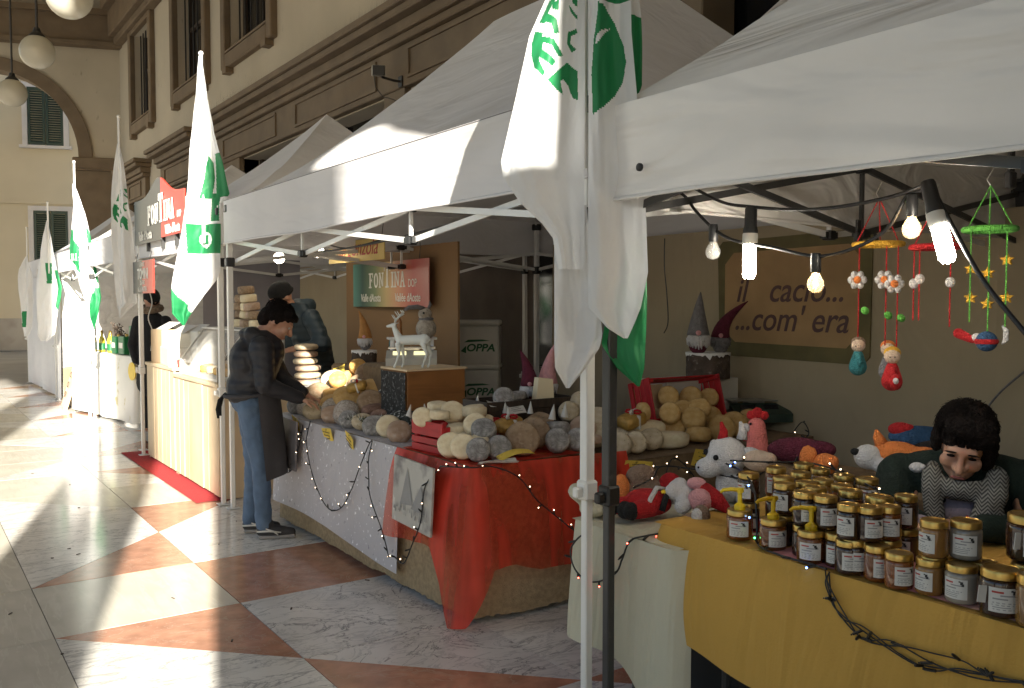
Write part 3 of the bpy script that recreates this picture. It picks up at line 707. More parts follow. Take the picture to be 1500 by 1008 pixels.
t6 = tent('market_tent', 'farthest white tent, closed by bright side sheets', 2.15, 5.1, 16.5, 20.4, 2.1, 2.4, 3.4, K['canvas'], K['white_metal'], [(2.17, 16.55), (2.17, 20.35)], seed=6)
def off(t): return (t.location.x, t.location.y)
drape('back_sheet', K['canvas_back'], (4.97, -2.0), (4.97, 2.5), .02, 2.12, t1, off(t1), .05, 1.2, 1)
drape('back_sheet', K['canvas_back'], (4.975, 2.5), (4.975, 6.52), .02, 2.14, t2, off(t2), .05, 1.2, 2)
drape('side_sheet', K['canvas_back'], (5.0, -1.96), (2.15, -1.96), .02, 2.1, t1, off(t1), .05, 1.2, 9)  # unseen sheet added to darken the near stall
drape('front_sheet', K['canvas_back'], (2.14, -1.9), (2.14, -.5), .02, 2.1, t1, off(t1), .05, 1.2, 14)  # out of view, added to keep light out of the near stall
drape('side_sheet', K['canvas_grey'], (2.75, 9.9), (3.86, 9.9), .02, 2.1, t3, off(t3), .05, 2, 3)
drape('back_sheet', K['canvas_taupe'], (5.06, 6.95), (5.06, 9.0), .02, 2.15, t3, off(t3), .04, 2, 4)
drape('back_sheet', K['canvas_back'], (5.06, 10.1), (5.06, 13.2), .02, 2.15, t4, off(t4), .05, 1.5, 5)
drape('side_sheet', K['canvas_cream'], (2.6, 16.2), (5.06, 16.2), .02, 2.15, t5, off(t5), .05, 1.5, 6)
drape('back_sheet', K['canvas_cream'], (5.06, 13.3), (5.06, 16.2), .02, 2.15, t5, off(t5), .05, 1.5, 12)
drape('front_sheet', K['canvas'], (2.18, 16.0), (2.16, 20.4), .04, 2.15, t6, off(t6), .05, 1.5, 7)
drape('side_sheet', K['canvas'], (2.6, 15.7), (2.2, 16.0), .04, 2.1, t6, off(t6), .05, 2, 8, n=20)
# black hook straps hanging inside the near tent, cables clipped under the cheese tent
for (x, y, z0, z1) in ((2.75, 1.35, 1.95, 2.16), (3.4, 2.3, 1.86, 1.96), (4.6, 3.0, 1.93, 2.0)):
    q = MB(); q.box((x - off(t1)[0], y - off(t1)[1], (z0 + z1) / 2), (.03, .012, z1 - z0), ch=.003); q.box((x - off(t1)[0], y - off(t1)[1], z0 + .02), (.04, .02, .05), ch=.004); q.obj('hook_strap', K['black_plastic'], t1)

m = MB(); m.lathe([(0, 0), (.014, 0), (.014, .008), (0, .01)], 14); m.obj('screw_knob', K['black_plastic'], t1, True, loc=(2.075 - off(t1)[0], 2.235 - off(t1)[1], 2.06), rot=(0, R(-90), 0))
# ---------------------------------------------------------------- flags
RV = Vector((.822, -.569, 0)); FV = Vector((.569, .822, 0))
def tab(t, y):
    if y <= t[0][0]: return t[0][1:]
    for a, b in zip(t, t[1:]):
        if y <= b[0]:
            s = (y - a[0]) / (b[0] - a[0]); return tuple(a[i] + (b[i] - a[i]) * s for i in range(1, len(a)))
    return t[-1][1:]
FONT5 = {'C': ['.###', '#...', '#...', '#...', '.###'], 'A': ['.##.', '#..#', '####', '#..#', '#..#'], 'M': ['#...#', '##.##', '#.#.#', '#...#', '#...#'],
         'P': ['###.', '#..#', '###.', '#...', '#...'], 'G': ['.###', '#...', '#.##', '#..#', '.###'], 'N': ['#..#', '##.#', '#.##', '#..#', '#..#'], 'I': ['#', '#', '#', '#', '#']}
def badge(dx, dy, r):
    """round emblem built of heavy letters, dx right, dy down, radius r"""
    if dx * dx + dy * dy > r * r: return False
    a = R(-28); x = (dx * math.cos(a) - dy * math.sin(a)) / r; y = (dx * math.sin(a) + dy * math.cos(a)) / r
    row = int((y + 1) / .667); ry = ((y + 1) / .667) % 1
    if ry > .88: return False
    wd = ['AM', 'MIC', 'PA'][min(row, 2)]
    cols = [c for ch in wd for c in ([''.join(FONT5[ch][k][j] for k in range(5)) for j in range(len(FONT5[ch][0]))] + ['.....'])]
    ci = int((x + 1) / 2 * len(cols)); ci = max(0, min(len(cols) - 1, ci))
    return cols[ci][min(4, int(ry / .88 * 5))] == '#'
def inpoly(x, y, P):
    r = False; j = len(P) - 1
    for i in range(len(P)):
        if (P[i][1] > y) != (P[j][1] > y) and x < (P[j][0] - P[i][0]) * (y - P[i][1]) / (P[j][1] - P[i][1]) + P[i][0]: r = not r
        j = i
    return r
def sheet(name, T, k, pole, rows, colfn, nu=40, nv=80, depth=0.0, wave=.03, seed=0, base=0):
    """a hanging cloth whose outline at each height is given as offsets from the pole; k is metres per outline unit"""
    y0, y1 = rows[0][0], rows[-1][0]; m = MB()
    def P(u, v):
        yy = y0 + (y1 - y0) * v; a, b = tab(rows, yy); return a + (b - a) * u, yy
    def fn(u, v):
        x, yy = P(u, v); wv = min(1, (tab(rows, yy)[1] - tab(rows, yy)[0]) * k / .12)
        d = depth + wave * wv * (math.sin(u * math.pi * 2.3 + seed + v * 2) * .7 + .6 * noise1(u * 3, v * 4, seed) + .25 * noise1(u * 8, v * 10, seed + 3))
        q = RV * ((x - pole) * k) + FV * d
        return (q.x, q.y, 1.6 + (445 - yy) * k)
    def mf(u, v):
        x, yy = P(u, v); return 1 if colfn(x, yy) else 0
    m.grid(fn, nu, nv, mf)
    return m.obj(name, [K['flag_white'], K['flag_green']], T, smooth=True, norm=False)
def flag(label, x, y, pole, zt, zb=2.08):
    T = thing('flag', label, 'flag', (x, y, 0), 0, 'white and green flags on the tent posts')
    q = MB(); q.tube([(0, 0, zb), (0, 0, zt)], .013, 8); q.ball((0, 0, zt), .02, 8, 6); q.obj('pole', K['white_metal'], T, smooth=40)
    dep = x * .569 + y * .822
    return T, dep / 1300.0
EMB = [[(330, 155), (380, 50), (430, 0), (425, 35), (395, 75), (375, 115), (362, 165)], [(395, 62), (430, 52), (428, 105), (398, 98)], [(366, 105), (420, 150), (432, 215), (405, 222), (392, 172), (352, 152)],
       [(310, 195), (350, 215), (345, 232), (405, 250), (455, 325), (430, 335), (395, 285), (350, 265), (345, 300), (415, 360), (395, 390), (330, 340), (330, 360), (360, 425), (345, 440), (305, 390), (290, 320), (292, 260)],
       [(475, 355), (530, 400), (532, 550), (505, 535), (480, 470), (455, 445), (440, 455), (455, 520), (420, 500), (370, 460)], [(480, 200), (525, 175), (530, 200), (497, 215), (492, 255), (524, 285), (500, 302), (475, 260)], [(490, 0), (530, 0), (530, 62), (505, 50)], [(482, 62), (530, 108), (530, 128), (495, 98)]]
def emblem(a, b):
    x, y = (a - 700) * 3.6, b * 3.6
    return 285 < x < 540 and -5 < y < 560 and any(inpoly(x, y, P) for P in EMB)
T, k = flag('largest white and green flag with leaf emblem, hanging nearest by the honey stall', 2.02, 2.47, 857, 3.56)
sheet('cloth_fold', T, k, 857, [(-330, 846, 858), (-60, 826, 857), (0, 805, 857), (60, 778, 857), (130, 762, 857), (240, 737, 857), (262, 740, 857), (300, 765, 857), (330, 797, 857), (350, 812, 857), (395, 820, 857)],
      emblem, 140, 400, -.03, .035, 1)
LEAF = [(868, 176), (866, 120), (869, 70), (874, 30), (874, 20), (884, 24), (900, 45), (912, 75), (916, 100), (912, 128), (900, 148), (884, 164)]
NOTCH = [(871, 78), (872, 66), (880, 58), (893, 53), (884, 62), (877, 72)]
sheet('cloth_fold', T, k, 857, [(-330, 857, 868), (-100, 860, 902), (0, 862, 920), (60, 862, 922), (140, 862, 930), (250, 862, 940), (330, 862, 945), (400, 862, 948), (450, 863, 938), (480, 890, 926), (495, 914, 920)],
      lambda a, b: (inpoly(a, b, LEAF) and not inpoly(a, b, NOTCH)) or (a > 876 and b < 16 and b > -60 and a < 925), 90, 300, -.045, .03, 2)
sheet('cloth_tail', T, k, 857, [(300, 812, 862), (350, 815, 866), (450, 815, 882), (490, 815, 886), (510, 815, 882), (540, 816, 862), (570, 833, 838)], lambda a, b: False, 40, 60, .03, .03, 3)
sheet('cloth_tail', T, k, 857, [(340, 930, 944), (380, 930, 948), (420, 915, 951), (470, 890, 951), (505, 884, 950), (540, 908, 948), (567, 938, 942)], lambda a, b: True, 30, 50, .015, .025, 4)
sheet('cloth_tail', T, k, 857, [(-250, 866, 880), (-100, 890, 927), (20, 905, 943), (60, 908, 945), (125, 915, 945), (142, 928, 936)], lambda a, b: b > 22, 24, 60, .05, .03, 5)
T, k = flag('white flag with green square badge hanging beside the bent shopper', 2.0, 7.15, 301, 3.55)
sheet('cloth', T, k, 301, [(88, 299, 303), (150, 292, 314), (200, 288, 322), (240, 284, 334), (286, 281, 343), (300, 280, 334), (330, 274, 329), (395, 262, 328), (410, 260, 322), (430, 258, 305), (459, 257, 284), (477, 270, 272)],
      lambda a, b: (a > 320 and 228 < b < 291) or inpoly(a, b, [(297, 292), (304, 262), (309, 230), (316, 240), (318, 262), (314, 292)]) or (313 < a < 327 and 285 < b < 325) or
      (279 < a < 329 and 330 < b < 372 and (a - 304) ** 2 + (b - 352) ** 2 > 130) or (abs(a - 304) < 3.5 and abs(b - 352) < 7) or inpoly(a, b, [(256, 418), (266, 436), (285, 458), (272, 480), (255, 460)]), 80, 200, -.02, .06, 3)
T, k = flag('shaded white flag with round green emblem beside the black and red sign', 2.0, 10.28, 180, 3.6)
sheet('cloth', T, k, 180, [(213, 179, 182), (240, 175, 187), (292, 169, 192), (330, 168, 197), (369, 168, 199), (444, 172, 201), (452, 173, 190), (466, 177, 179)],
      lambda a, b: emblem(847 + (a - 192) / .34, 75 + (b - 308) / .40), 70, 220, -.02, .05, 5)
T, k = flag('white and green flag twisted above the olive oil table', 2.0, 13.2, 113, 3.5)
sheet('cloth', T, k, 113, [(271, 111, 113), (312, 108, 126), (335, 106, 131), (379, 102, 139), (400, 110, 143), (436, 122, 150), (462, 131, 147), (482, 137, 139)],
      lambda a, b: (inpoly(a, b, [(104, 336), (112, 338), (113, 352), (121, 362), (120, 402), (101, 378)]) and not (abs(b - 377) < 5 and int(a / 2.5) % 2 == 0 and a > 104)) or (inpoly(a, b, [(127, 332), (133, 345), (146, 400), (151, 438), (138, 483), (135, 440), (139, 412), (131, 378)]) and (a - 141) ** 2 + (b - 418) ** 2 > 18), 50, 140, -.02, .08, 7)
T, k = flag('white flag with a green edge, second from the far end', 2.0, 15.8, 73, 3.2)
sheet('cloth', T, k, 73, [(324, 72, 74), (364, 64, 82), (395, 58, 89), (420, 57, 94), (454, 57, 88), (490, 58, 82), (500, 62, 70)],
      lambda a, b: inpoly(a, b, [(81, 396), (90, 396), (94, 421), (88, 455), (83, 448), (87, 425)]) or (70 < a < 76 and 385 < b < 415), 40, 100, -.02, .07, 9)
T, k = flag('small white flag, farthest at the end of the row', 2.0, 18.6, 38, 3.0)
sheet('cloth', T, k, 38, [(376, 37, 39), (395, 27, 44), (405, 26, 46), (436, 27, 45), (480, 29, 42), (493, 31, 36)], lambda a, b: (29 < a < 35 and 455 < b < 480), 24, 60, -.02, .06, 11)
# ---------------------------------------------------------------- cheese stall: tables and cloths
def trestle(label, x0, x1, y0, y1, z):
    T = thing('trestle_table', label, 'table', ((x0 + x1) / 2, (y0 + y1) / 2, 0))
    a, b = (x1 - x0) / 2, (y1 - y0) / 2
    m = MB(); m.box((0, 0, z - .015), (2 * a, 2 * b, .03), ch=.004); m.obj('tabletop', K['pine'], T)
    for sx in (-1, 1):
        for sy in (-1, 1):
            m = MB(); m.tube([(sx * (a - .1), sy * (b - .15), .0), (sx * (a - .1), sy * (b - .15), z - .03)], .016, 8); m.obj('leg', K['dark_metal'], T)
    return T
def skirt(m, path, ztop, hem, amp=.03, fr=3.0, seed=0, n=120, nv=16, out=.012, flare=.03, power=1.0):
    """cloth falling over a table edge that follows a plan path; hem(s) gives its lower edge height at s metres"""
    P = [Vector((p[0], p[1], 0)) for p in path]; D = [0]
    for a, b in zip(P, P[1:]): D.append(D[-1] + (b - a).length)
    L = D[-1]
    def at(s):
        s = min(max(s, 0), L - 1e-6)
        for i in range(len(P) - 1):
            if s <= D[i + 1] + 1e-9:
                t = (s - D[i]) / max(1e-9, D[i + 1] - D[i]); return P[i].lerp(P[i + 1], t)
        return P[-1]
    def fn(u, v):
        s = u * L; q = at(s); tn = (at(s + .06) - at(s - .06)).normalized(); nr = Vector((tn.y, -tn.x, 0))
        h = hem(s)
        z = lerp(ztop, h, v); f = min(1, v * 3) if v < .34 else 1
        a = amp * (v ** power) * (math.sin(s * fr * 2 + seed + 1.5 * noise1(s * 1.3, seed)) * .6 + noise1(s * fr, seed, v) * .9)
        o_ = out * (1 - (1 - f) ** 2) + flare * v + a
        rz = ztop - .012 * (1 - (1 - v) ** 20) if v < .05 else z
        return (q.x + nr.x * o_, q.y + nr.y * o_, z)
    m.grid(fn, n, nv); return L
def top(m, x0, x1, y0, y1, z, seed=0, amp=.004):
    m.grid(lambda u, v: (lerp(x0, x1, u), lerp(y0, y1, v), z + amp * noise1(u * 5, v * 5, seed)), 20, 20)
def rounded(pts, r=.06, k=4):
    out = [pts[0]]
    for a, b, c in zip(pts, pts[1:], pts[2:]):
        A, B, C = Vector(a), Vector(b), Vector(c); p = B + (A - B).normalized() * r; q = B + (C - B).normalized() * r
        for i in range(k + 1):
            t = i / k; out.append(tuple((p.lerp(B, t)).lerp(B.lerp(q, t), t)))
    out.append(pts[-1]); return out
trestle('trestle table of the cheese stall running along the aisle', 2.34, 3.1, 3.75, 6.3, .78)
trestle('trestle table of the cheese stall running back to the sheet', 3.12, 4.85, 3.66, 4.4, .73)
m = MB(); top(m, 2.31, 3.12, 3.7, 6.32, .79); skirt(m, rounded([(3.12, 6.33), (2.31, 6.33), (2.31, 3.69), (3.12, 3.66)]), .79, lambda s: .03 + .016 * noise1(s * 5, 2) + .012 * noise1(s * 34, 2), .014, 2.2, 4, 260, 18, .004, .018, 1.4)
tag(m.obj('burlap_tablecloth', K['burlap'], smooth=True), 'brown burlap cloth with ragged hem under the silver and red cloths', 'tablecloth')
m = MB(); top(m, 3.1, 4.88, 3.6, 4.4, .74); skirt(m, [(2.95, 3.62), (4.88, 3.6), (4.88, 4.4)], .74, lambda s: .05, .03, 2.5, 6, 120, 10)
tag(m.obj('brown_tablecloth', K['brown_cloth'], smooth=True), 'plain brown cloth under the yellow cheeses and standing red crate', 'tablecloth')
m = MB(); top(m, 2.30, 2.9, 4.36, 6.34, .795); skirt(m, [(2.5, 6.345), (2.295, 6.34), (2.292, 5.5), (2.29, 4.36)], .795, lambda s: .15 + .02 * math.sin(s * 2) - .03 * max(0, s - 1.2), .010, 1.8, 2, 160, 20, .020, .032, 1.2)
tag(m.obj('silver_tablecloth', K['silver_cloth'], smooth=True), 'silvery white glitter cloth on the aisle side of the cheese table', 'tablecloth')
m = MB(); top(m, 2.30, 3.0, 3.68, 4.40, .80)
HEM = [(0, .32), (.2, .34), (.5, .36), (.60, .2), (.68, .0), (.74, .03), (.82, .3), (.95, .3), (1.1, .26), (1.4, .24), (1.7, .28)]
skirt(m, rounded([(2.278, 4.42), (2.278, 3.68), (3.25, 3.6)], .05), .80, lambda s: tab(HEM, s)[0] + .015 * noise1(s * 6, 9), .024, 4.2, 1, 260, 30, .028, .055, 1.1)
tag(m.obj('red_organza_cloth', K['organza'], smooth=True), 'sheer red glitter cloth over the corner of the cheese table', 'tablecloth')
# photo boards leaning on the cloth
def board(label, x, y0, y1, z0, z1, tilt, seed):
    T = thing('photo_board', label, 'board', (x, (y0 + y1) / 2, z0), FACE_AISLE)
    wd, h = abs(y1 - y0), z1 - z0; rot = (R(-3), 0, 0)
    m = MB(); m.box((0, .008, h / 2), (wd, .014, h), ch=.002); m.obj('panel', K['board_photo'], T, rot=(R(-2), R(tilt), 0))
    return T
K['board_photo'] = overlay(overlay(M('board_photo', (.42, .41, .38), .5, .1, 2), (.10, .09, .10), 5, .5, .62, .8, (1, 1, 1.2)), (.62, .61, .58), 14, .62, .68, .8, (1, 1, .5))
K['board_dark'] = overlay(M('board_dark', (.17, .16, .17), .5, .2, 3), (.05, .045, .05), 5, .5, .65, .8)
b1 = board('grey photo board of a mountain scene hanging on the red cloth', 2.165, 3.85, 4.27, .435, .785, 2, 1)
m = MB(); rr = random.Random(5)
for k in range(30):
    x = rr.uniform(-.19, .19); h = rr.uniform(.015, .06); z = .05 + rr.random() * .05
    m.add([(x, -.002, z), (x + rr.uniform(.004, .012), -.002, z), (x + .004, -.002, z + h)], [(0, 1, 2)])
m.add([(-.12, -.0015, .1), (.02, -.0015, .12), (-.05, -.0015, .31)], [(0, 1, 2)]); m.add([(.0, -.0018, .1), (.15, -.0018, .1), (.1, -.0018, .24)], [(0, 1, 2)])
m.obj('print', K['ink_grey'], b1, norm=False, rot=(R(-2), R(2), 0))
b2 = board('dark photo board hanging by the shopper on the silver cloth', 2.20, 5.78, 6.26, .46, .80, 1, 2)
for c in b2.children: c.data = c.data.copy(); c.data.materials[0] = K['board_dark']

# ---------------------------------------------------------------- cheeses
def cheese_mesh(name, mat, ratio, rnd, seed, n=26):
    h = ratio; prof = []
    for i in range(13):
        t = -math.pi / 2 + math.pi * i / 12
        c_, s_ = math.cos(t), math.sin(t)
        prof.append((abs(c_) ** rnd, math.copysign(abs(s_) ** rnd, s_) * h))
    m = MB(); m.lathe(prof, n)
    m.v = [tuple(Vector(v) * (1 + .035 * noise1(v[0] * 1.7 + seed, v[1] * 1.7, v[2] * 1.7) + .015 * noise1(v[0] * 5, v[1] * 5 + seed, v[2] * 5))) for v in m.v]
    return m.mesh(name, mat, True)
CM = {}
def cmesh(mat, shape):
    key = (mat, shape)
    if key not in CM:
        ratio, rnd = {'wheel': (.5, .36), 'bun': (.58, .52), 'ball': (.92, .85), 'tomino': (.46, .42), 'flat': (.34, .5), 'loaf': (.6, .6)}[shape]
        CM[key] = [cheese_mesh('cheese', K[mat], ratio, rnd, 11 * k + len(CM)) for k in range(3)]
    return random.choice(CM[key])
def put_cheese(x, y, z, size, mat, shape, face, label, group=None, name='cheese', sx=1.0):
    o = put(name, cmesh(mat, shape), None, (x, y, z))
    d = Vector((-x, -y, 1.6 - z)).normalized(); r_ = random.Random(int(x * 1000 + y * 77))
    if face == 'up': ax = Vector((r_.uniform(-.12, .12), r_.uniform(-.12, .12), 1))
    elif face == 'cam': ax = d + Vector((r_.uniform(-.25, .25), r_.uniform(-.25, .25), .25 + r_.uniform(-.2, .25)))
    elif face == 'lean': ax = d * .8 + Vector((r_.uniform(-.2, .2), r_.uniform(-.2, .2), .75))
    else: ax = Vector((r_.uniform(-1, 1), r_.uniform(-1, 1), r_.uniform(-.3, .3)))
    q = ax.normalized().to_track_quat('Z', 'Y'); o.rotation_mode = 'QUATERNION'; o.rotation_quaternion = q
    s_ = size / 2; o.scale = (s_ * sx, s_, s_)
    tag(o, label, 'cheese', group); return o
L_ = 'round ivory cheese heaped inside the open red crate'; G1 = 'ivory cheeses in the red crate'
for (x, y, z, s_) in ((2.40, 4.15, 1.0, .115), (2.51, 4.2, 1.0, .135), (2.49, 4.33, 1.02, .12), (2.60, 4.12, 1.005, .14), (2.66, 4.22, 1.0, .13), (2.33, 4.22, .985, .11), (2.45, 4.05, .93, .12), (2.58, 4.25, .93, .12), (2.7, 4.15, .92, .12)):
    put_cheese(x, y, z, s_, 'ch_ivory', 'tomino', random.choice(('lean', 'cam', 'up')), L_, G1)
L_ = 'round ivory cheese tumbled in front of the red crate'; G1 = 'ivory cheeses before the red crate'
for (x, y, z, s_) in ((2.345, 3.95, .865, .135), (2.37, 3.86, .868, .135), (2.45, 3.98, .87, .13), (2.50, 3.95, .96, .13), (2.44, 3.83, .865, .135)):
    put_cheese(x, y, z, s_, 'ch_ivory', 'tomino', random.choice(('lean', 'cam', 'cam')), L_, G1)
CG = 'mould-rind cheeses on the red cloth'
for (x, y, z, s_, mt, sh, fc, lb) in (
    (2.40, 3.765, .862, .125, 'ch_grey', 'bun', 'cam', 'grey mouldy cheese at the corner above the photo board'),
    (2.515, 3.75, .862, .13, 'ch_grey', 'bun', 'cam', 'dark grey mouldy cheese above the folded leaflets'),
    (2.50, 3.87, .94, .135, 'ch_grey', 'bun', 'lean', 'bluish grey cheese resting on top of the two corner cheeses'),
    (2.69, 3.79, .888, .185, 'ch_brown', 'wheel', 'cam', 'largest brown rind wheel standing at the front of the red cloth'),
    (2.86, 3.92, .89, .18, 'ch_brown', 'wheel', 'cam', 'brown rind wheel leaning behind the largest brown wheel'),
    (3.02, 4.08, .895, .17, 'ch_brown', 'wheel', 'lean', 'third brown rind wheel at the back of its row'),
    (2.90, 3.76, .864, .135, 'ch_grey', 'bun', 'cam', 'pale grey round cheese left of the pair at the red cloth edge'),
    (3.02, 3.74, .862, .125, 'ch_grey', 'bun', 'cam', 'grey cheese leaning right of its pair at the red cloth edge'),
    (3.02, 3.92, .90, .15, 'ch_grey', 'bun', 'up', 'grey cheese with two white paper cones behind the grey pair'),
    (2.85, 4.2, 1.06, .125, 'ch_grey', 'bun', 'cam', 'grey round cheese standing up at the end of the dark tray'),
    (2.83, 4.05, .90, .125, 'ch_grey', 'bun', 'lean', 'grey cheese below the dark tray beside the gold bag'),
    (3.17, 3.82, .845, .15, 'ch_pink', 'flat', 'up', 'flat pinkish cheese at the end of the red cloth'),
    (3.23, 3.95, .875, .16, 'ch_pink', 'bun', 'cam', 'pinkish cheese wedged behind the white tent post')):
    put_cheese(x, y, z, s_, mt, sh, fc, lb, CG)
L_ = 'yellow round cheese spilling from the standing red crate'; G1 = 'yellow cheeses spilling from the crate'
for (x, y, z, s_, sh, fc) in ((4.02, 3.80, .80, .16, 'loaf', 'up'), (4.28, 3.85, .81, .175, 'bun', 'cam'), (4.48, 3.92, .81, .17, 'bun', 'cam'), (4.70, 3.98, .81, .165, 'bun', 'cam'), (3.98, 3.97, .83, .16, 'bun', 'lean'), (4.05, 3.87, .885, .155, 'bun', 'lean'), (4.10, 4.0, .91, .16, 'bun', 'lean'), (4.17, 3.93, .935, .145, 'bun', 'lean'), (3.93, 3.95, .92, .135, 'bun', 'cam'), (4.08, 4.12, 1.0, .14, 'bun', 'cam'), (4.29, 4.12, .98, .155, 'bun', 'cam'), (4.46, 4.12, .97, .13, 'bun', 'cam'), (4.2, 4.1, .85, .15, 'bun', 'cam'), (4.4, 4.05, .85, .15, 'bun', 'cam'), (3.72, 3.97, .94, .12, 'loaf', 'side'), (4.6, 4.1, .82, .15, 'bun', 'up')):
    put_cheese(x, y, z, s_, 'ch_tan', sh, fc, 'yellow round cheese in a row to the right of the tipped crate' if x > 4.4 and z < .84 else 'yellow round cheese lying inside the tipped red crate' if y > 4.03 and z > .84 else 'yellow round cheese spilled out in front of the tipped crate', G1)
L_ = 'speckled pale cheese in the row beside the black tent post'; G1 = 'speckled cheeses beside the posts'
for (x, y, z, s_, sh, fc) in ((3.33, 3.74, .81, .14, 'bun', 'cam'), (3.45, 3.74, .808, .13, 'bun', 'cam'), (3.61, 3.78, .81, .14, 'bun', 'lean'), (3.23, 4.08, .965, .125, 'bun', 'cam'), (3.35, 4.12, 1.01, .13, 'ball', 'cam'), (3.38, 4.0, .92, .15, 'bun', 'lean'), (3.3, 3.9, .84, .14, 'bun', 'lean'), (3.5, 3.9, .83, .14, 'bun', 'up'), (3.42, 4.15, .86, .15, 'bun', 'up')):
    put_cheese(x, y, z, s_, 'ch_speck', sh, fc, 'speckled pale cheese in the front row beside the black tent post' if y < 3.8 else 'speckled pale cheese piled up behind the front row beside the posts', G1)
for (x, y, z, lb) in ((3.76, 3.80, .79, 'long pale loaf cheese lying at the edge of the brown cloth'), (3.72, 3.95, .84, 'long pale loaf cheese lying behind the other, before the crate')):
    o = put_cheese(x, y, z, .17, 'ch_ivory', 'loaf', 'up', lb, 'long pale loaf cheeses', sx=1.55)
HG = 'cheeses and sausages heaped on the silver cloth'
for (x, y, z, s_, mt, sh, fc, sx, lb) in (
    (2.60, 5.98, .94, .20, 'ch_orange', 'wheel', 'up', 1, 'thick orange wheel under the cut orange cheese'),
    (2.66, 6.10, 1.04, .13, 'ch_orange', 'loaf', 'lean', 1, 'cut orange cheese with pale face on top of the orange wheel'),
    (2.52, 5.85, .86, .22, 'ch_tan', 'bun', 'lean', 1, 'big tan cheese under the orange wheel'),
    (2.44, 5.46, .872, .18, 'plastic_wrap', 'ball', 'cam', 1, 'cheese in shiny clear plastic wrap at the front edge'),
    (2.46, 5.72, .865, .17, 'plastic_wrap', 'bun', 'cam', 1, 'pinkish wrapped cheese behind the shiny wrapped one'),
    (2.86, 6.0, 1.06, .20, 'ch_brown', 'wheel', 'cam', 1, 'large brown wheel leaning at the back of the heap'),
    (2.92, 6.15, 1.04, .18, 'ch_brown', 'bun', 'cam', 1, 'brown rounded cheese left of the leaning brown wheel'),
    (2.9, 6.27, 1.12, .13, 'ch_orange', 'loaf', 'lean', 1, 'small orange piece perched behind the brown wheels'),
    (2.85, 6.35, 1.02, .13, 'ch_orange', 'bun', 'cam', 1, 'small orange cheese tucked left of the brown wheels'),
    (2.58, 5.3, .90, .13, 'salami', 'loaf', 'up', 1.9, 'dark red salami lying across the heap'),
    (2.66, 5.12, .93, .12, 'salami', 'loaf', 'up', 2.4, 'long dark salami near the wooden box'),
    (2.55, 5.18, .86, .12, 'salami', 'bun', 'cam', 1.2, 'short dark salami end pointing at the aisle'),
    (2.42, 4.80, .86, .14, 'ch_ivory', 'bun', 'cam', 1.1, 'white rind cheese beside the red crate on the silver cloth'),
    (2.47, 4.98, .845, .12, 'ch_grey', 'bun', 'lean', 1.3, 'dusty grey cheese among the pine sprigs'),
    (2.45, 6.12, .845, .13, 'ch_grey', 'loaf', 'up', 1.2, 'greenish grey cheese by the shopper hand'),
    (2.62, 6.45, .90, .2, 'ch_brown', 'loaf', 'up', 1.3, 'brown loaf cheese under the shopper sleeve'),
    (2.75, 6.25, .9, .22, 'ch_brown', 'wheel', 'up', 1.2, 'brown flat wheel behind the shopper hand'),
    (2.8, 5.75, .92, .22, 'ch_brown', 'bun', 'up', 1, 'brown wheel half buried in the middle of the heap'),
    (2.72, 5.5, .88, .2, 'ch_brown', 'bun', 'up', 1, 'brown wheel buried below the gold parcel')):
    put_cheese(x, y, z, s_, mt, sh, fc, lb, HG, sx=sx)
FE = 'small pieces along the edge of the silver cloth'
rr = random.Random(12)
for k, (y, mt, lb) in enumerate(((6.22, 'ch_grey', 'greenish grey cheese at the far front corner of the silver cloth'), (6.05, 'plastic_wrap', 'small wrapped cheese by the pine sprig at the far corner'), (5.88, 'ch_speck', 'pale speckled cheese between two wrapped ones'), (5.6, 'ch_pink', 'pinkish cheese pressed against the shiny wrapped one'), (5.3, 'ch_grey', 'grey cheese right of the shiny wrapped one'), (5.16, 'ch_speck', 'speckled cheese at the edge above a price card'), (4.92, 'ch_grey', 'small grey cheese beside the white rind cheese'), (4.62, 'ch_pink', 'pinkish cheese tucked behind the red crate corner'))):
    put_cheese(2.39 + rr.uniform(-.01, .03), y, .85, rr.uniform(.11, .15), mt, 'bun', 'lean', lb, FE, sx=rr.uniform(1, 1.3))
for k, (x, y, z, s_, mt, lb) in enumerate(((2.56, 5.72, .93, .2, 'ch_tan', 'tan wheel in the second row of the heap below the gold parcel'), (2.55, 6.2, .92, .2, 'ch_brown', 'brown wheel in the second row under the shopper sleeve'), (2.6, 5.42, .93, .19, 'ch_brown', 'brown wheel in the second row right of the gold parcel'), (2.72, 5.85, 1.0, .19, 'ch_brown', 'brown wheel in the upper row beside the orange wheel'), (2.7, 5.62, 1.0, .16, 'ch_tan', 'tan cheese in the upper row behind the gold parcel'), (2.74, 6.35, 1.0, .2, 'ch_speck', 'pale speckled wheel in the upper row behind the shopper hand'), (2.62, 4.75, .87, .15, 'ch_grey', 'grey wheel between the red crate and the wooden box'), (2.75, 4.7, .87, .16, 'ch_brown', 'brown wheel standing before the wooden box'), (2.56, 4.9, .87, .14, 'salami', 'dark round salami before the wooden box'))):
    put_cheese(x, y, z, s_, mt, 'wheel', 'lean', lb, HG)
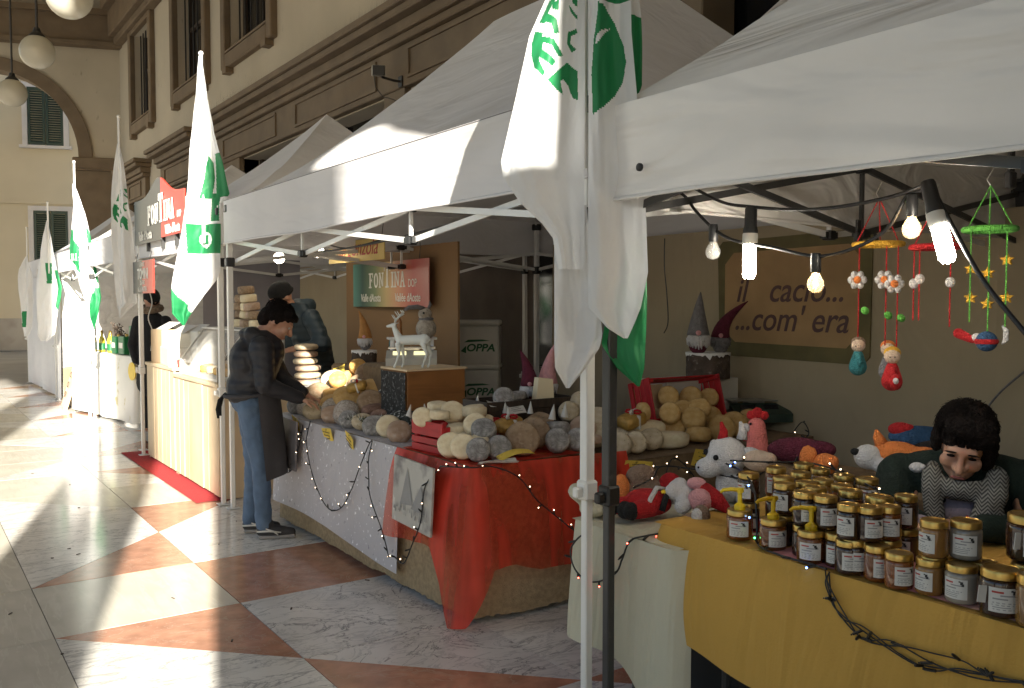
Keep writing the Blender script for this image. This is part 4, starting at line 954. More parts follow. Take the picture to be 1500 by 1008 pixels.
# grey stack of long cheeses beside the seller
for k in range(6):
    o = put('cheese_block', cmesh('ch_speck' if k % 2 else 'ch_pink', 'loaf'), None, (2.86 + .01 * (k % 3), 7.2 + .012 * k, .93 + .06 * k), (0, 0, R(20 + 9 * k)), (.13, .10, .046))
    tag(o, 'flat pale cheese block in the tall stack between shopper and seller', 'cheese', 'stacked cheese blocks')
wd = MB(); wd.prism([(0, 0, 0), (.26, 0, .20), (.31, 0, .15), (.16, 0, 0)], (0, .12, 0))
o = tag(wd.obj('cheese_wedge', [K['ch_grey']], None, loc=(2.66, 5.45, .98), rot=(R(-10), R(-4), R(-38))), 'grey rind cheese wedge with white cut face leaning against the wooden box', 'cheese')
q = MB(); q.prism([(-.004, .002, .008), (.258, .002, .208), (.258, .118, .208), (-.004, .118, .008)], (-.004, 0, .006)); q.obj('cut_face', K['paper'], o)

# red slatted crates
def crate(label, w_, d_, h, loc, rot):
    T = thing('crate', label, 'crate', loc); T.rotation_euler = rot
    for s_ in (-1, 1):
        m = MB()
        for (z, hh) in ((.02, .036), (h * .36, h * .2), (h * .62, h * .2), (h - .03, .05)):
            m2 = MB(); m2.box((s_ * (w_ / 2 - .006), 0, z + .0), (.012, d_, hh), ch=.002); m2.obj('slat', K['red_wood'], T)
        for sy in (-1, 1):
            m3 = MB(); m3.box((s_ * (w_ / 2 - .024), sy * (d_ / 2 - .022), h / 2), (.022, .022, h)); m3.obj('corner_post', K['red_wood'], T)
        for (z, hh) in ((h * .22, h * .3), (h * .68, h * .36)):
            m2 = MB(); m2.box((0, s_ * (d_ / 2 - .006), z), (w_ - .026, .01, hh), ch=.002); m2.obj('slat', K['red_wood'], T)
    m = MB(); m.box((0, 0, .006), (w_ - .026, d_ - .026, .008)); m.obj('bottom', K['pine'], T)
    return T
crate('red slatted crate full of ivory cheeses lying flat on the table', .40, .30, .17, (2.53, 4.19, .80), (0, 0, R(4)))
crate('red crate tipped on its side spilling yellow cheeses', .62, .30, .22, (4.22, 4.27, .93), (R(74), 0, R(-3)))

# dark tray with cheese, cones and price cards
T = thing('display_tray', 'dark brown wooden tray holding a white cheese wedge behind the wheels', 'tray', (3.02, 4.28, .80))
m = MB(); m.box((0, 0, .1), (.62, .26, .2), ch=.01); m.obj('riser', K['dark_wood'], T)
m = MB()
for (x, y, a, b_) in ((0, -.13, .62, .015), (0, .13, .62, .015), (-.31, 0, .015, .26), (.31, 0, .015, .26)): m.box((x, y, .22), (a, b_, .05))
m.obj('rim', K['dark_wood'], T)
o = MB(); o.prism([(-.05, 0, 0), (.07, 0, 0), (.06, 0, .14), (-.03, 0, .15)], (0, .07, 0)); tag(o.obj('cheese_wedge', K['ch_ivory'], None, loc=(3.15, 4.22, 1.01), rot=(0, 0, R(-15))), 'tall ivory wedge standing in the dark tray', 'cheese')
put_cheese(3.0, 4.32, 1.05, .16, 'ch_grey', 'flat', 'up', 'flat grey cheese lying in the dark tray')
def cone(x, y, z, h, r, lb, mat='paper', grp='white paper cones'):
    m = MB(); m.lathe([(r, 0), (r * .55, h * .5), (.001, h)], 12); tag(m.obj('paper_cone', K[mat], None, True, loc=(x, y, z), rot=(R(random.uniform(-8, 8)), R(random.uniform(-8, 8)), 0)), lb, 'cone', grp)
for i, (x, y, z) in enumerate(((2.97, 3.9, .96), (3.08, 3.93, .96))): cone(x, y, z, .085, .022, ['white paper cone on the grey cheese, the one nearer the brown wheels', 'white paper cone on the grey cheese, the one nearer the tent post'][i])
for (x, y, z) in ((2.46, 4.62, .94), (2.56, 4.6, .94), (2.75, 4.0, .97), (2.82, 4.14, .98), (2.78, 4.38, 1.0), (2.93, 4.05, .98)): cone(x, y, z, .07, .018, 'tiny white paper cone standing among the red crate cheeses')
# price cards
def card(label, x, y, z, w_, h, rot, mat='paper_yellow'):
    m = MB(); m.grid(lambda u, v: (lerp(-w_ / 2, w_ / 2, u), .004 * math.sin(u * 4 + v * 2), lerp(0, -h, v) + .0), 8, 6)
    o = m.obj('price_card', K[mat], None, True, loc=(x, y, z), rot=rot)
    q = MB()
    for k in range(3):
        q.box((random.uniform(-.01, .01), -.006, -h * (.25 + .22 * k)), (w_ * random.uniform(.4, .7), .001, h * .045), Euler((0, R(random.uniform(-6, 6)), 0)).to_matrix())
    q.obj('handwriting', K['ink'], o); return tag(o, label, 'price card', 'handwritten price cards')
card('yellow price card with blue corner by the shopper knee', 2.268, 5.93, .80, .15, .11, (R(10), R(14), FACE_AISLE))
card('yellow price card at the middle of the silver cloth edge', 2.262, 5.38, .795, .16, .10, (R(12), R(-6), FACE_AISLE))
card('torn yellow price card nearest the white rind cheese', 2.262, 5.02, .795, .13, .11, (R(12), R(20), FACE_AISLE))
card('yellow price card hanging before the long pale loaf cheeses', 3.86, 3.565, .745, .22, .10, (R(8), R(12), 0))
card('narrow yellow price card by the black tent post', 3.32, 3.57, .74, .2, .07, (R(8), R(8), 0))
card('upright yellow price card behind the orange cheeses', 2.9, 6.62, 1.10, .14, .09, (R(-20), R(-18), FACE_AISLE + R(20)))
card('white price card leaning on the front of the dark tray', 2.86, 4.10, 1.02, .12, .05, (R(-40), 0, R(8)), 'paper')
card('white price card lying left of the other on the dark tray', 2.75, 4.18, 1.05, .09, .05, (R(-50), R(10), R(20)), 'paper')
# leaflets hanging over the red edge
m = MB(); m.grid(lambda u, v: (lerp(0, .2, u), .02 * math.sin(u * 5) + .05 * v, .01 * math.sin(v * 5 + u * 3)), 10, 6)
lf = tag(m.obj('leaflet', K['paper'], None, True, loc=(2.33, 3.64, .812), rot=(0, R(-2), R(-12))), 'white leaflet sticking out below the corner grey cheeses', 'leaflet', 'leaflets on the red cloth')
m = MB(); m.grid(lambda u, v: (lerp(0, .2, u), .06 * v, .02 * math.sin(u * 3) + .01 * v), 10, 6)
tag(m.obj('leaflet', K['paper_yellow'], None, True, loc=(2.45, 3.63, .818), rot=(R(4), R(-5), R(-4))), 'yellow leaflet sticking out below the grey cheeses', 'leaflet', 'leaflets on the red cloth')
# gold bags with candy ribbons
def goldbag(label, loc, s_, rz):
    T = thing('gift_bag', label, 'gift bag', loc, rz)
    m = MB(); m.box((0, 0, .04 * s_), (.17 * s_, .11 * s_, .08 * s_), Euler((R(12), R(-14), 0)).to_matrix(), ch=.02 * s_); m.obj('bag', K['gold_paper'], T, 50)
    m = MB(); m.box((.01, 0, .04 * s_), (.012 * s_, .114 * s_, .084 * s_), Euler((R(12), R(-14), 0)).to_matrix()); m.obj('band', K['paper'], T)
    for k in range(4):
        a = k * 1.6 + .4; m = MB(); r_ = .02 * s_
        m.tube([(0, 0, .085 * s_)] + [(math.cos(a) * r_ * 1.2 * (1 - math.cos(t)), math.sin(a) * r_ * 1.2 * (1 - math.cos(t)) - .01, .09 * s_ + .5 * r_ * math.sin(t)) for t in (.8, 1.6, 2.4, 3.2, 4.2, 5.2)] + [(0, 0, .088 * s_)], .007 * s_, 6)
        m.obj('ribbon_loop', K['wool_red'] if k % 2 else K['paper'], T, True)
    return T
K['gold_paper'] = M('gold_paper', (.42, .25, .06), .4, .2, 12, bump=.5, bscale=30, metal=.2)
goldbag('gold paper parcel tied with a red and white bow on the cheese heap', (2.58, 5.60, 1.0), .8, R(-40))
goldbag('gold bag with red and white ribbons between the ivory and grey cheeses', (2.73, 3.98, .90), .95, R(10))
goldbag('round gold parcel with red bow behind the black tent post', (3.52, 3.85, .88), 1.0, R(0))
# pine sprigs dusted with snow
def sprig(label, loc, L, seed, rz):
    r_ = random.Random(seed); T = thing('pine_sprig', label, 'pine sprig', loc, rz, 'pine sprigs on the silver cloth')
    m = MB(); m.tube([(0, 0, 0), (L / 2, .01, .02), (L, .03, .01)], .005, 5); m.obj('twig', K['bark'], T)
    m = MB(); s2 = MB()
    for k in range(240):
        t = r_.random(); p = Vector((L * t, .03 * t, .01 + .02 * math.sin(t * 3))); a = r_.uniform(0, 6.28)
        d = Vector((.5, math.cos(a), .3 + abs(math.sin(a)) * .8)).normalized() * r_.uniform(.03, .07); e = d.cross(Vector((0, 0, 1))).normalized() * .004
        (m if k % 4 else s2).add([p - e, p + e, p + d], [(0, 1, 2)])
    o = m.obj('needles', K['pine_leaf'], T, norm=False); o['kind'] = 'stuff'; o = s2.obj('snow', K['snow'], T, norm=False); o['kind'] = 'stuff'
sprig('snow-dusted pine sprig hanging by the shopper hand', (2.38, 5.98, .83), .30, 1, R(-80))
sprig('snow-dusted pine sprig in front of the wrapped cheese', (2.36, 5.35, .825), .34, 2, R(-85))
sprig('snow-dusted pine sprig beside the white rind cheese', (2.40, 5.0, .85), .3, 3, R(-70))
blob('needle_mound', [('c', (0, 0, .03), .05, (.05, -.3, .05), .07), ('e', (.08, -.15, .06), (.1, .14, .06))], K['snowy'] if 'snowy' in K else K['pine_leaf'], None, .015, 2, loc=(2.5, 5.05, .82), disp=(.03, .03))
o = col.objects['needle_mound']; K['snowy'] = overlay(M('snowy_needles', (.03, .035, .03), .9, .3, 20, bump=.8, bscale=60), (.6, .6, .58), 34, .58, .64, .9); o.data.materials[0] = K['snowy']
tag(o, 'snow-speckled dark garland heap left of the red crate', 'garland')
for (x, y, z, a) in ((2.72, 6.75, .9, 20), (2.78, 6.62, .93, 45)):
    m = MB(); m.box((0, 0, 0), (.24, .03, .16), Euler((R(50), 0, R(a))).to_matrix(), ch=.004); tag(m.obj('cheese_slab', K['ch_grey'], None, loc=(x, y, z)), 'flat grey slab propped behind the shopper hand', 'cheese', 'grey slabs behind the shopper')

# wooden box with deer, scale, plush and shelf
T = thing('wooden_box', 'reddish brown wooden box under the white deer', 'box', (2.80, 5.05, .80))
for (c, d) in (((0, -.16, .19), (.42, .018, .38)), ((0, .16, .19), (.42, .018, .38)), ((.201, 0, .19), (.018, .30, .38)), ((-.201, 0, .19), (.018, .30, .38))):
    m = MB(); m.box(c, d, ch=.002); m.obj('side_panel', K['pine_red'], T)
m = MB(); m.box((0, 0, .386), (.44, .36, .012)); m.obj('lid', K['pine'], T)
m = MB(); m.grid(lambda u, v: (-.222 - .012 * abs(noise1(u * 9, v * 9)), lerp(-.17, .17, u), lerp(.04, .37, v)), 16, 16); m.obj('snowy_trim', overlay(M('snowy_trim', (.02, .02, .02), .9, .3, 20), (.6, .6, .6), 60, .55, .7, .3), T, True)
m = MB(); m.box((2.93, 5.52, .99), (.42, .58, .38), ch=.02); tag(m.obj('display_riser', K['brown_cloth']), 'brown cloth-covered riser carrying the scale and plush behind the deer', 'riser')
m = MB(); m.box((2.82, 5.95, .88), (.36, .26, .16), ch=.02); tag(m.obj('display_riser', K['brown_cloth']), 'low brown cloth-covered riser under the leaning brown wheels', 'riser')
# deer
DW = K['ceramic']
dl = 1.0
pr = [('c', (-.10, 0, .235), .042, (.09, 0, .24), .045), ('e', (.10, 0, .235), (.055, .045, .055)), ('c', (-.11, 0, .245), .038, (-.15, 0, .33), .022), ('c', (-.15, 0, .33), .02, (-.155, 0, .365), .02),
      ('c', (-.155, 0, .365), .022, (-.215, 0, .355), .011), ('c', (.14, 0, .26), .012, (.16, 0, .235), .008), ('c', (-.145, -.02, .375), .007, (-.125, -.045, .385), .005), ('c', (-.145, .02, .375), .007, (-.125, .045, .385), .005)]
for (x, y, dx1, dx2) in ((-.12, -.025, .01, -.02), (-.10, .025, .02, .02), (.10, -.025, .03, .0), (.125, .025, .035, .02)):
    hip = .2
    pr += [('c', (x, y, hip), .026, (x + dx1, y, .12), .013), ('c', (x + dx1, y, .12), .012, (x + dx2, y, .03), .009), ('c', (x + dx2, y, .03), .010, (x + dx2 - .01, y, .008), .013)]
deer = blob('deer_figurine', pr, DW, None, .0055, 4, loc=(2.70, 5.02, 1.193), rot=(0, 0, R(-36)))
deer.scale = (.74, .74, .74)
tag(deer, 'white deer figurine with antlers standing on the wooden box', 'figurine')
m = MB()
for s_ in (-1, 1):
    P = [(-.15, s_ * .012, .38), (-.14, s_ * .03, .41), (-.11, s_ * .05, .44), (-.075, s_ * .05, .475)]
    m.tube(P, [.006, .006, .005, .003], 6)
    for (i, d) in ((1, (-.03, .01, .045)), (2, (-.03, .012, .045)), (2, (.035, .015, .02)), (3, (-.02, 0, .02))):
        a = Vector(P[i]); m.tube([a, a + Vector((d[0] * .6, s_ * d[1], d[2] * .6)), a + Vector((d[0], s_ * d[1], d[2]))], [.005, .004, .002], 6)
m.obj('antlers', DW, deer, True)
# shop scale
def scale(label, loc, rz, s_=1.0, body='scale_body', disp='lcd'):
    T = thing('shop_scale', label, 'scale', loc, rz)
    m = MB(); m.prism([(-.17 * s_, -.13 * s_, 0), (.17 * s_, -.13 * s_, 0), (.17 * s_, .13 * s_, 0), (-.17 * s_, .13 * s_, 0)], (0, 0, .05 * s_)); m.prism([(-.17 * s_, -.13 * s_, .05 * s_), (-.17 * s_, .0, .10 * s_), (-.17 * s_, .0, .05 * s_)], (.34 * s_, 0, 0)); m.obj('body', K[body], T)
    for x in (-.08, .06):
        m = MB(); m.box((x * s_, -.068 * s_, .078 * s_), (.09 * s_, .006, .04 * s_), Euler((R(-69), 0, 0)).to_matrix() @ Euler((R(90), 0, 0)).to_matrix() if False else Euler((R(21 - 45), 0, 0)).to_matrix()); m.obj('display', K[disp], T)
    m = MB(); m.box((0, .06 * s_, .115 * s_), (.32 * s_, .15 * s_, .008)); m.box((0, .06 * s_, .1 * s_), (.1 * s_, .1 * s_, .03)); m.obj('pan', K['steel'], T)
    return T
K['tin_dark'] = M('tin_dark', (.02, .04, .03), .5, .1)
K['steel'] = M('steel', (.5, .5, .48), .3, .06, 5, metal=.9)
scale('grey shop scale with lit yellow displays behind the deer', (2.88, 5.36, 1.183), R(-30), 1.0)
T = thing('white_shelf', 'small white painted wooden shelf behind the deer', 'shelf', (3.02, 5.62, 1.183), R(-20))
for (c, d) in (((0, 0, .17), (.34, .16, .016)), ((0, 0, .01), (.30, .14, .016)), ((-.14, 0, .09), (.016, .14, .15)), ((.14, 0, .09), (.016, .14, .15))):
    m = MB(); m.box(c, d, ch=.002); m.obj('board', K['white_metal'], T)
m = MB(); m.prism([(-.1, -.05, .02), (.08, -.05, .02), (-.01, -.05, .12)], (0, .03, 0)); m.obj('gable_block', K['cardboard'], T)
# knitted figure with antlers
K['fur_cream'] = M('fur_cream', (.42, .37, .31), .95, .2, 25, bump=.9, bscale=60)
T = thing('plush_reindeer', 'round cream plush figure with grey antlers behind the deer', 'plush toy', (3.0, 5.55, 1.365))
blob('body', [('e', (0, 0, .07), (.09, .08, .09)), ('e', (-.01, 0, .19), (.06, .055, .055)), ('e', (-.05, -.03, .185), (.025, .025, .02))], K['fur_cream'], T, .012, 3)
m = MB(); m.tube([(-.02, 0, .235), (-.08, 0, .25), (-.16, 0, .245), (-.2, 0, .225)], [.018, .02, .018, .012], 8); m.obj('antler', K['wool_grey'], T, True)
m = MB(); m.tube([(.02, 0, .23), (.04, 0, .27), (.035, 0, .3)], [.014, .012, .004], 8); m.obj('antler', K['wool_grey'], T, True)
T.scale = (.85, .85, .85); T.location = (3.07, 5.5, 1.365)
m = MB(); m.lathe([(.05, .135), (.066, .15), (.05, .165)], 14); m.obj('scarf', K['wool_grey'], T, True)
m = MB(); m.ball((-.05, -.05, .2), .009); m.obj('eye', K['wool_black'], T, True)
# jute riser, log with gnome, chopping board
m = MB(); m.box((3.14, 6.35, .55), (.3, 1.3, 1.1), ch=.02); tag(m.obj('display_riser', K['brown_cloth']), 'brown cloth-covered riser at the back of the cheese heap', 'riser')
def log(label, loc, r, h):
    T = thing('snowy_log', label, 'log', loc)
    m = MB()
    def fn(u, v): a = 2 * math.pi * u; rr_ = r * (1 + .06 * noise1(math.cos(a) * 3, math.sin(a) * 3, v) + .03 * noise1(math.cos(a) * 12, math.sin(a) * 12, v * 2)); return (rr_ * math.cos(a), rr_ * math.sin(a), h * v)
    m.grid(fn, 36, 8); m.lathe([(0, 0), (r * .96, 0)], 24); m.obj('bark', K['bark'], T, True)
    m = MB(); rr_ = random.Random(int(r * 999))
    def fs(u, v): a = 2 * math.pi * u; q = r * 1.04 * min(1, v * 1.3); return (q * math.cos(a), q * math.sin(a), h + .012 - (max(0, v - .75) * 4) ** 2 * (.012 + .05 * abs(noise1(math.cos(a) * 5, math.sin(a) * 5, 3))))
    m.grid(fs, 60, 10); m.obj('snow_cap', K['snow'], T, True); return T
def gnome(label, loc, s_, hat, beard='wool_white', tilt=0, rz=0, bend=0, body='wool_grey'):
    T = thing('gnome_doll', label, 'gnome doll', loc, rz)
    blob('body', [('e', (0, 0, .05 * s_), (.05 * s_, .045 * s_, .055 * s_))], K[body], T, .01 * s_, 2)
    m = MB(); rr_ = random.Random(int(loc[0] * 99))
    for k in range(60):
        a = rr_.uniform(-1.25, 1.25); r0 = .042 * s_; L = rr_.uniform(.05, .085) * s_ * (1 - .2 * abs(a))
        p = Vector((math.sin(a) * r0, -math.cos(a) * r0 * .95, .105 * s_)); q = p + Vector((math.sin(a) * .018 * s_, -.018 * s_ * math.cos(a), -L * .5)); e = q + Vector((rr_.uniform(-.006, .006), .004, -L * .5))
        m.tube([p, q, e], [.007 * s_, .008 * s_, .003 * s_], 5)
    m.obj('beard', K[beard], T, True)
    m = MB(); m.ball((0, -.052 * s_, .108 * s_), .014 * s_); m.obj('nose', K['wool_rose'], T, True)
    m = MB(); n = 9; P = []; RR = []
    for i in range(n + 1):
        t = i / n; P.append((bend * t * t * .1 * s_, 0, (.095 + .22 * t) * s_)); RR.append(.056 * s_ * (1 - t) ** .9 + .003)
    m.tube(P, RR, 14); m.obj('hat', K[hat], T, True)
    return T
log('snow-capped log under the gnome with the orange hat', (3.12, 6.62, 1.10), .10, .11)
gnome('gnome doll with tall orange hat on a snowy log before the plywood panel', (3.12, 6.60, 1.225), 1.0, 'hat_orange' if 'hat_orange' in K else 'wool_brown', rz=R(-36), bend=-.5)
K['hat_orange'] = M('hat_orange', (.42, .20, .06), .9, .1, 20, bump=.5, bscale=120)
for o in bpy.data.objects:
    if o.name == 'hat': o.data.materials[0] = K['hat_orange']
T = thing('cutting_board', 'wooden cutting board with curved handle leaning on the plywood panel', 'cutting board', (3.35, 6.55, 1.14), FACE_AISLE)
m = MB(); m.prism([(-.07, 0, 0), (.07, 0, 0), (.075, 0, .2), (.045, 0, .26), (.03, 0, .32), (-.005, 0, .35), (-.03, 0, .34), (-.04, 0, .27), (-.075, 0, .22)], (0, .018, 0)); m.obj('board', K['pine_red'], T, rot=(R(-8), 0, 0))
m = MB(); m.ball((0, -.03, .12), (.026, .004, .05)); m.obj('emblem', K['wool_teal'], T, True, rot=(0, 0, 0))
T = gnome('gnome doll with dark hat and white beard behind the dark tray', (3.20, 4.43, 1.0), 1.0, 'wool_maroon', rz=R(-36), bend=-.6, body='wool_maroon')
gnome('gnome doll with pale pink hat and long white beard behind the dark tray', (3.33, 4.42, 1.0), 1.1, 'wool_rose', rz=R(-36), bend=.4)
log('snow-capped log carrying two gnome dolls beside the wooden name board', (4.66, 4.32, 1.08), .15, .17)
gnome('gnome doll with tall grey hat and white beard on the snowy log', (4.54, 4.30, 1.255), 1.35, 'wool_grey', rz=R(-45), bend=.1, body='wool_maroon')
gnome('gnome doll with dotted dark hat bending to the side on the snowy log', (4.73, 4.27, 1.255), 1.15, 'wool_maroon', beard='wool_grey', rz=R(-45), bend=1.6, body='wool_grey')
T = thing('box_stack_base', 'white box under the snowy log behind the tipped crate', 'box', (4.55, 4.42, .74)); m = MB(); m.box((0, 0, .168), (.7, .34, .336), ch=.006); m.obj('carton', K['white_box'], T)
scale('dark green shop scale to the far side of the yellow cheeses', (4.86, 4.05, .80), R(-30), 1.15, 'tin_dark', 'glass_dark')
# plywood panel with the long name sign, yellow sign, white boxes
m = MB(); m.box((3.72, 7.2, 1.06), (.02, 2.15, 2.08)); pw = tag(m.obj('plywood_panel', K['plywood']), 'brown plywood panel behind the cheese stall carrying the name sign', 'panel')
# ---------------------------------------------------------------- honey and toy stall: tables and cloths
trestle('low trestle table with the plush toys under the cream cloth', 2.28, 3.45, 2.32, 2.72, .725)
trestle('trestle table with the honey jars under the yellow cloth', 2.33, 3.0, -.6, 2.3, .785)
m = MB(); top(m, 2.22, 3.48, 2.2, 2.78, .735)
skirt(m, rounded([(3.2, 2.78), (2.22, 2.78), (2.215, 2.22), (2.27, 2.17)], .04), .735, lambda s: .25 + .05 * max(0, s - 1.05) - .2 * math.exp(-((s - 1.5) / .14) ** 2) + .02 * math.sin(s * 7), .024, 5.2, 3, 240, 24, .006, .022, .8)
tag(m.obj('cream_tablecloth', K['cream_cloth'], smooth=True), 'cream cloth hanging in folds behind the two near posts', 'tablecloth')
m = MB(); top(m, 2.28, 3.02, -.6, 2.37, .795)
skirt(m, rounded([(2.62, 2.38), (2.28, 2.37), (2.275, -.6)], .08), .795, lambda s: .40 + .015 * math.sin(s * 5) + .02 * noise1(s * 2, 4), .05, 3.0, 8, 280, 22, .02, .05, .9)
tag(m.obj('yellow_tablecloth', K['yellow_cloth'], smooth=True), 'mustard yellow cloth on the honey table', 'tablecloth')
m = MB(); m.grid(lambda u, v: (lerp(2.30, 2.6, u) + .02 * noise1(v * 6, 2), lerp(.5, 1.85, v), .801 + .003 * noise1(u * 4, v * 12)), 12, 50)
tag(m.obj('pink_runner', overlay(M('pink_runner', (.50, .20, .22), .9, .2, 3), (.62, .42, .3), 4, .5, .65, .9), smooth=True), 'pinkish tie-dyed runner below the honey jars', 'runner')
m = MB(); m.grid(lambda u, v: (lerp(0, .21, u), lerp(0, .15, v), .004 + .012 * u * u), 8, 6)
o = tag(m.obj('leaflet', K['wool_red'], None, True, loc=(2.42, 2.04, .80), rot=(0, 0, R(-20))), 'red leaflet lying beside the first pump jar', 'leaflet')
q = MB(); q.grid(lambda u, v: (lerp(-.004, .21, u), lerp(-.03, -.002, v), .003), 4, 2); q.obj('margin', K['paper'], o)
# dark storage crates under the tables
for (x, y, z, sx, sy, sz, lb) in ((2.75, 1.4, .2, .5, .7, .4, 'black plastic crate stored under the honey table'), (2.8, 2.4, .16, .5, .45, .3, 'black plastic crate stored under the toy table')):
    m = MB(); m.box((0, 0, 0), (sx, sy, sz), ch=.02); m.box((0, 0, sz / 2 + .01), (sx + .03, sy + .03, .03), ch=.008); tag(m.obj('storage_crate', K['black_plastic'], None, loc=(x, y, z)), lb, 'crate')

# ---------------------------------------------------------------- honey jars
def jar_proto(fill, r, h, idx):
    T = thing('honey_jar', 'jar', 'jar')
    m = MB(); m.lathe([(0, 0), (r * .86, 0), (r * .97, .004), (r, .010), (r, h * .70), (r * .97, h * .76), (r * .86, h * .80), (r * .86, h * .84), (0, h * .84)], 28); m.obj('glass', K[fill], T, 40)
    m = MB(); m.lathe([(r * .90, h * .81), (r * .965, h * .815), (r * .965, h * .955), (r * .93, h * .985), (r * .84, h), (r * .8, h * .985), (0, h * .985)], 28); m.obj('lid', K['gold'], T, 35)
    lb = MB(); a0, a1 = -math.pi / 2 - .78, -math.pi / 2 + .78; z0, z1 = h * .14, h * .66
    lb.lathe([(r * 1.006, z0), (r * 1.006, z1)], 14, a0=a0, a1=a1); L = lb.obj('paper_label', K['paper'], T, True, norm=False)
    def arcq(m, x0, x1, z0, z1):
        P = []
        for k in range(5):
            a = -math.pi / 2 + lerp(x0, x1, k / 4) * .78
            P.append((r * 1.012 * math.cos(a), r * 1.012 * math.sin(a)))
        for k in range(4):
            m.add([(P[k][0], P[k][1], z0), (P[k + 1][0], P[k + 1][1], z0), (P[k + 1][0], P[k + 1][1], z1), (P[k][0], P[k][1], z1)], [(0, 1, 2, 3)])
    H = z1 - z0; q = MB(); rr = random.Random(idx)
    for k in range(4):
        zc = z0 + H * (.10 + .09 * k); arcq(q, -.8 + rr.random() * .1, .2 + rr.random() * .5, zc, zc + H * .035)
    arcq(q, -.75, .15, z0 + H * .52, z0 + H * .58); arcq(q, -.3, .75, z0 + H * .66, z0 + H * .72); q.obj('print', K['ink_grey'], L, norm=False)
    q = MB(); x0 = .35 if idx % 2 else .45
    arcq(q, x0, x0 + .22, z0 + H * .74, z0 + H * .9); arcq(q, x0 + .1, x0 + .3, z0 + H * .66, z0 + H * .8); arcq(q, x0 - .12, x0 + .02, z0 + H * .86, z0 + H * .93); q.obj('emblem', K['ink'], L, norm=False)
    q = MB(); arcq(q, -.8, -.1, z0 + H * .78, z0 + H * .86); q.obj('title', K['ink_red'], L, norm=False)
    return T
PJ = {'s': jar_proto('honey_dark', .038, .103, 1), 'h': jar_proto('honey', .038, .103, 2), 'l': jar_proto('honey_light', .038, .103, 3), 'j': jar_proto('jar_pale', .044, .103, 4), 'p': jar_proto('honey', .044, .1, 5), 'd': jar_proto('honey_dark', .05, .125, 6)}
used = set()
def jar(k, x, y, z, label, group, turn=0):
    rz = math.atan2(-x, y) + random.uniform(-.75, .6) + turn     # label towards the passers-by
    if k in used: o = dup(PJ[k], (x, y, z), (0, 0, rz), label, group)
    else: o = PJ[k]; used.add(k); o.location = (x, y, z); o.rotation_euler = (0, 0, rz)
    o['label'] = label; o['group'] = group; o['category'] = 'jar'
    sc_ = random.uniform(.94, 1.05); o.scale = (sc_, sc_, random.uniform(.96, 1.02)); return o
JG = 'honey jars on the yellow cloth'
def pump(j, col_):
    h = .098
    m = MB(); m.lathe([(0, h), (.019, h), (.019, h + .014), (.012, h + .02), (.0075, h + .024), (.0075, h + .056), (.011, h + .058), (.011, h + .073), (0, h + .075)], 14); m.obj('pump', K['yellow_plastic'], j, 40)
    m = MB(); m.tube([(.013, 0, h + .067), (-.03, -.004, h + .068), (-.055, -.006, h + .064), (-.064, -.007, h + .056)], [.008, .007, .006, .005], 8); m.obj('spout', K['yellow_plastic'], j, True)
for (x, y, lb) in ((2.348, 2.025, 'honey jar with yellow pump nearest the plush toys'), (2.339, 1.877, 'honey jar with yellow pump, the middle one of the three'), (2.318, 1.714, 'wide honey jar with yellow pump at the front of the stack')):
    pump(jar('p', x, y, .80, lb, 'honey jars with yellow pumps'), None)
for (x, y, k, lb) in ((2.345, 1.640, 's', 'dark honey jar standing right beside the third pump jar'), (2.327, 1.565, 's', 'dark jar at the foot of the stacked jars, before the amber ones'), (2.322, 1.49, 'h', 'amber honey jar beginning the front row right of the stack'), (2.31, 1.415, 'h', 'amber honey jar second in the front row'), (2.33, 1.335, 'l', 'light honey jar before the two stacked pale jars'), (2.338, 1.25, 'j', 'wide pale jar in the middle of the front row'), (2.42, 1.235, 's', 'dark jar behind the wide pale jar')):
    jar(k, x, y, .80, lb, JG)
j1 = jar('d', 2.325, 1.14, .80, 'big dark jar with a white hanging tag near the picture edge', 'large dark jars'); j2 = jar('l', 2.315, 1.045, .80, 'light jar with a large white label at the picture edge', JG); j2.scale = (1.3, 1.3, 1.25)
m = MB(); m.box((-.05, -.035, .06), (.022, .002, .045), Euler((0, R(6), R(20))).to_matrix()); m.obj('hang_tag', K['paper'], j1)
jar('d', 2.42, 1.11, .80, 'big dark jar standing behind the tagged jar', 'large dark jars'); jar('d', 2.44, 1.13, .926, 'big dark jar on top of another at the picture edge', 'large dark jars'); jar('d', 2.46, 1.04, .80, 'big dark jar at the far corner of the picture edge', 'large dark jars')
for (x, y, k, lb) in ((2.339, 1.330, 'l', 'light jar on top of another, the first of the two pale stacked jars'), (2.394, 1.271, 'j', 'pale grey jar on top of another, beside the light stacked jar'), (2.310, 1.576, 's', 'dark jar stacked over the front corner of the pile'), (2.344, 1.532, 's', 'dark jar stacked second behind the front corner'), (2.403, 1.507, 'h', 'amber jar stacked third behind the front corner'), (2.349, 1.763, 's', 'dark jar stacked just behind the middle pump'), (2.359, 1.694, 's', 'dark jar stacked just behind the wide pump jar')):
    b_ = 's' if k == 's' else k
    jar(b_, x + .006, y + .004, .80, 'jar carrying another jar in the second row of the honey table', JG)
    jar(k, x, y, 904e-3, lb, JG)
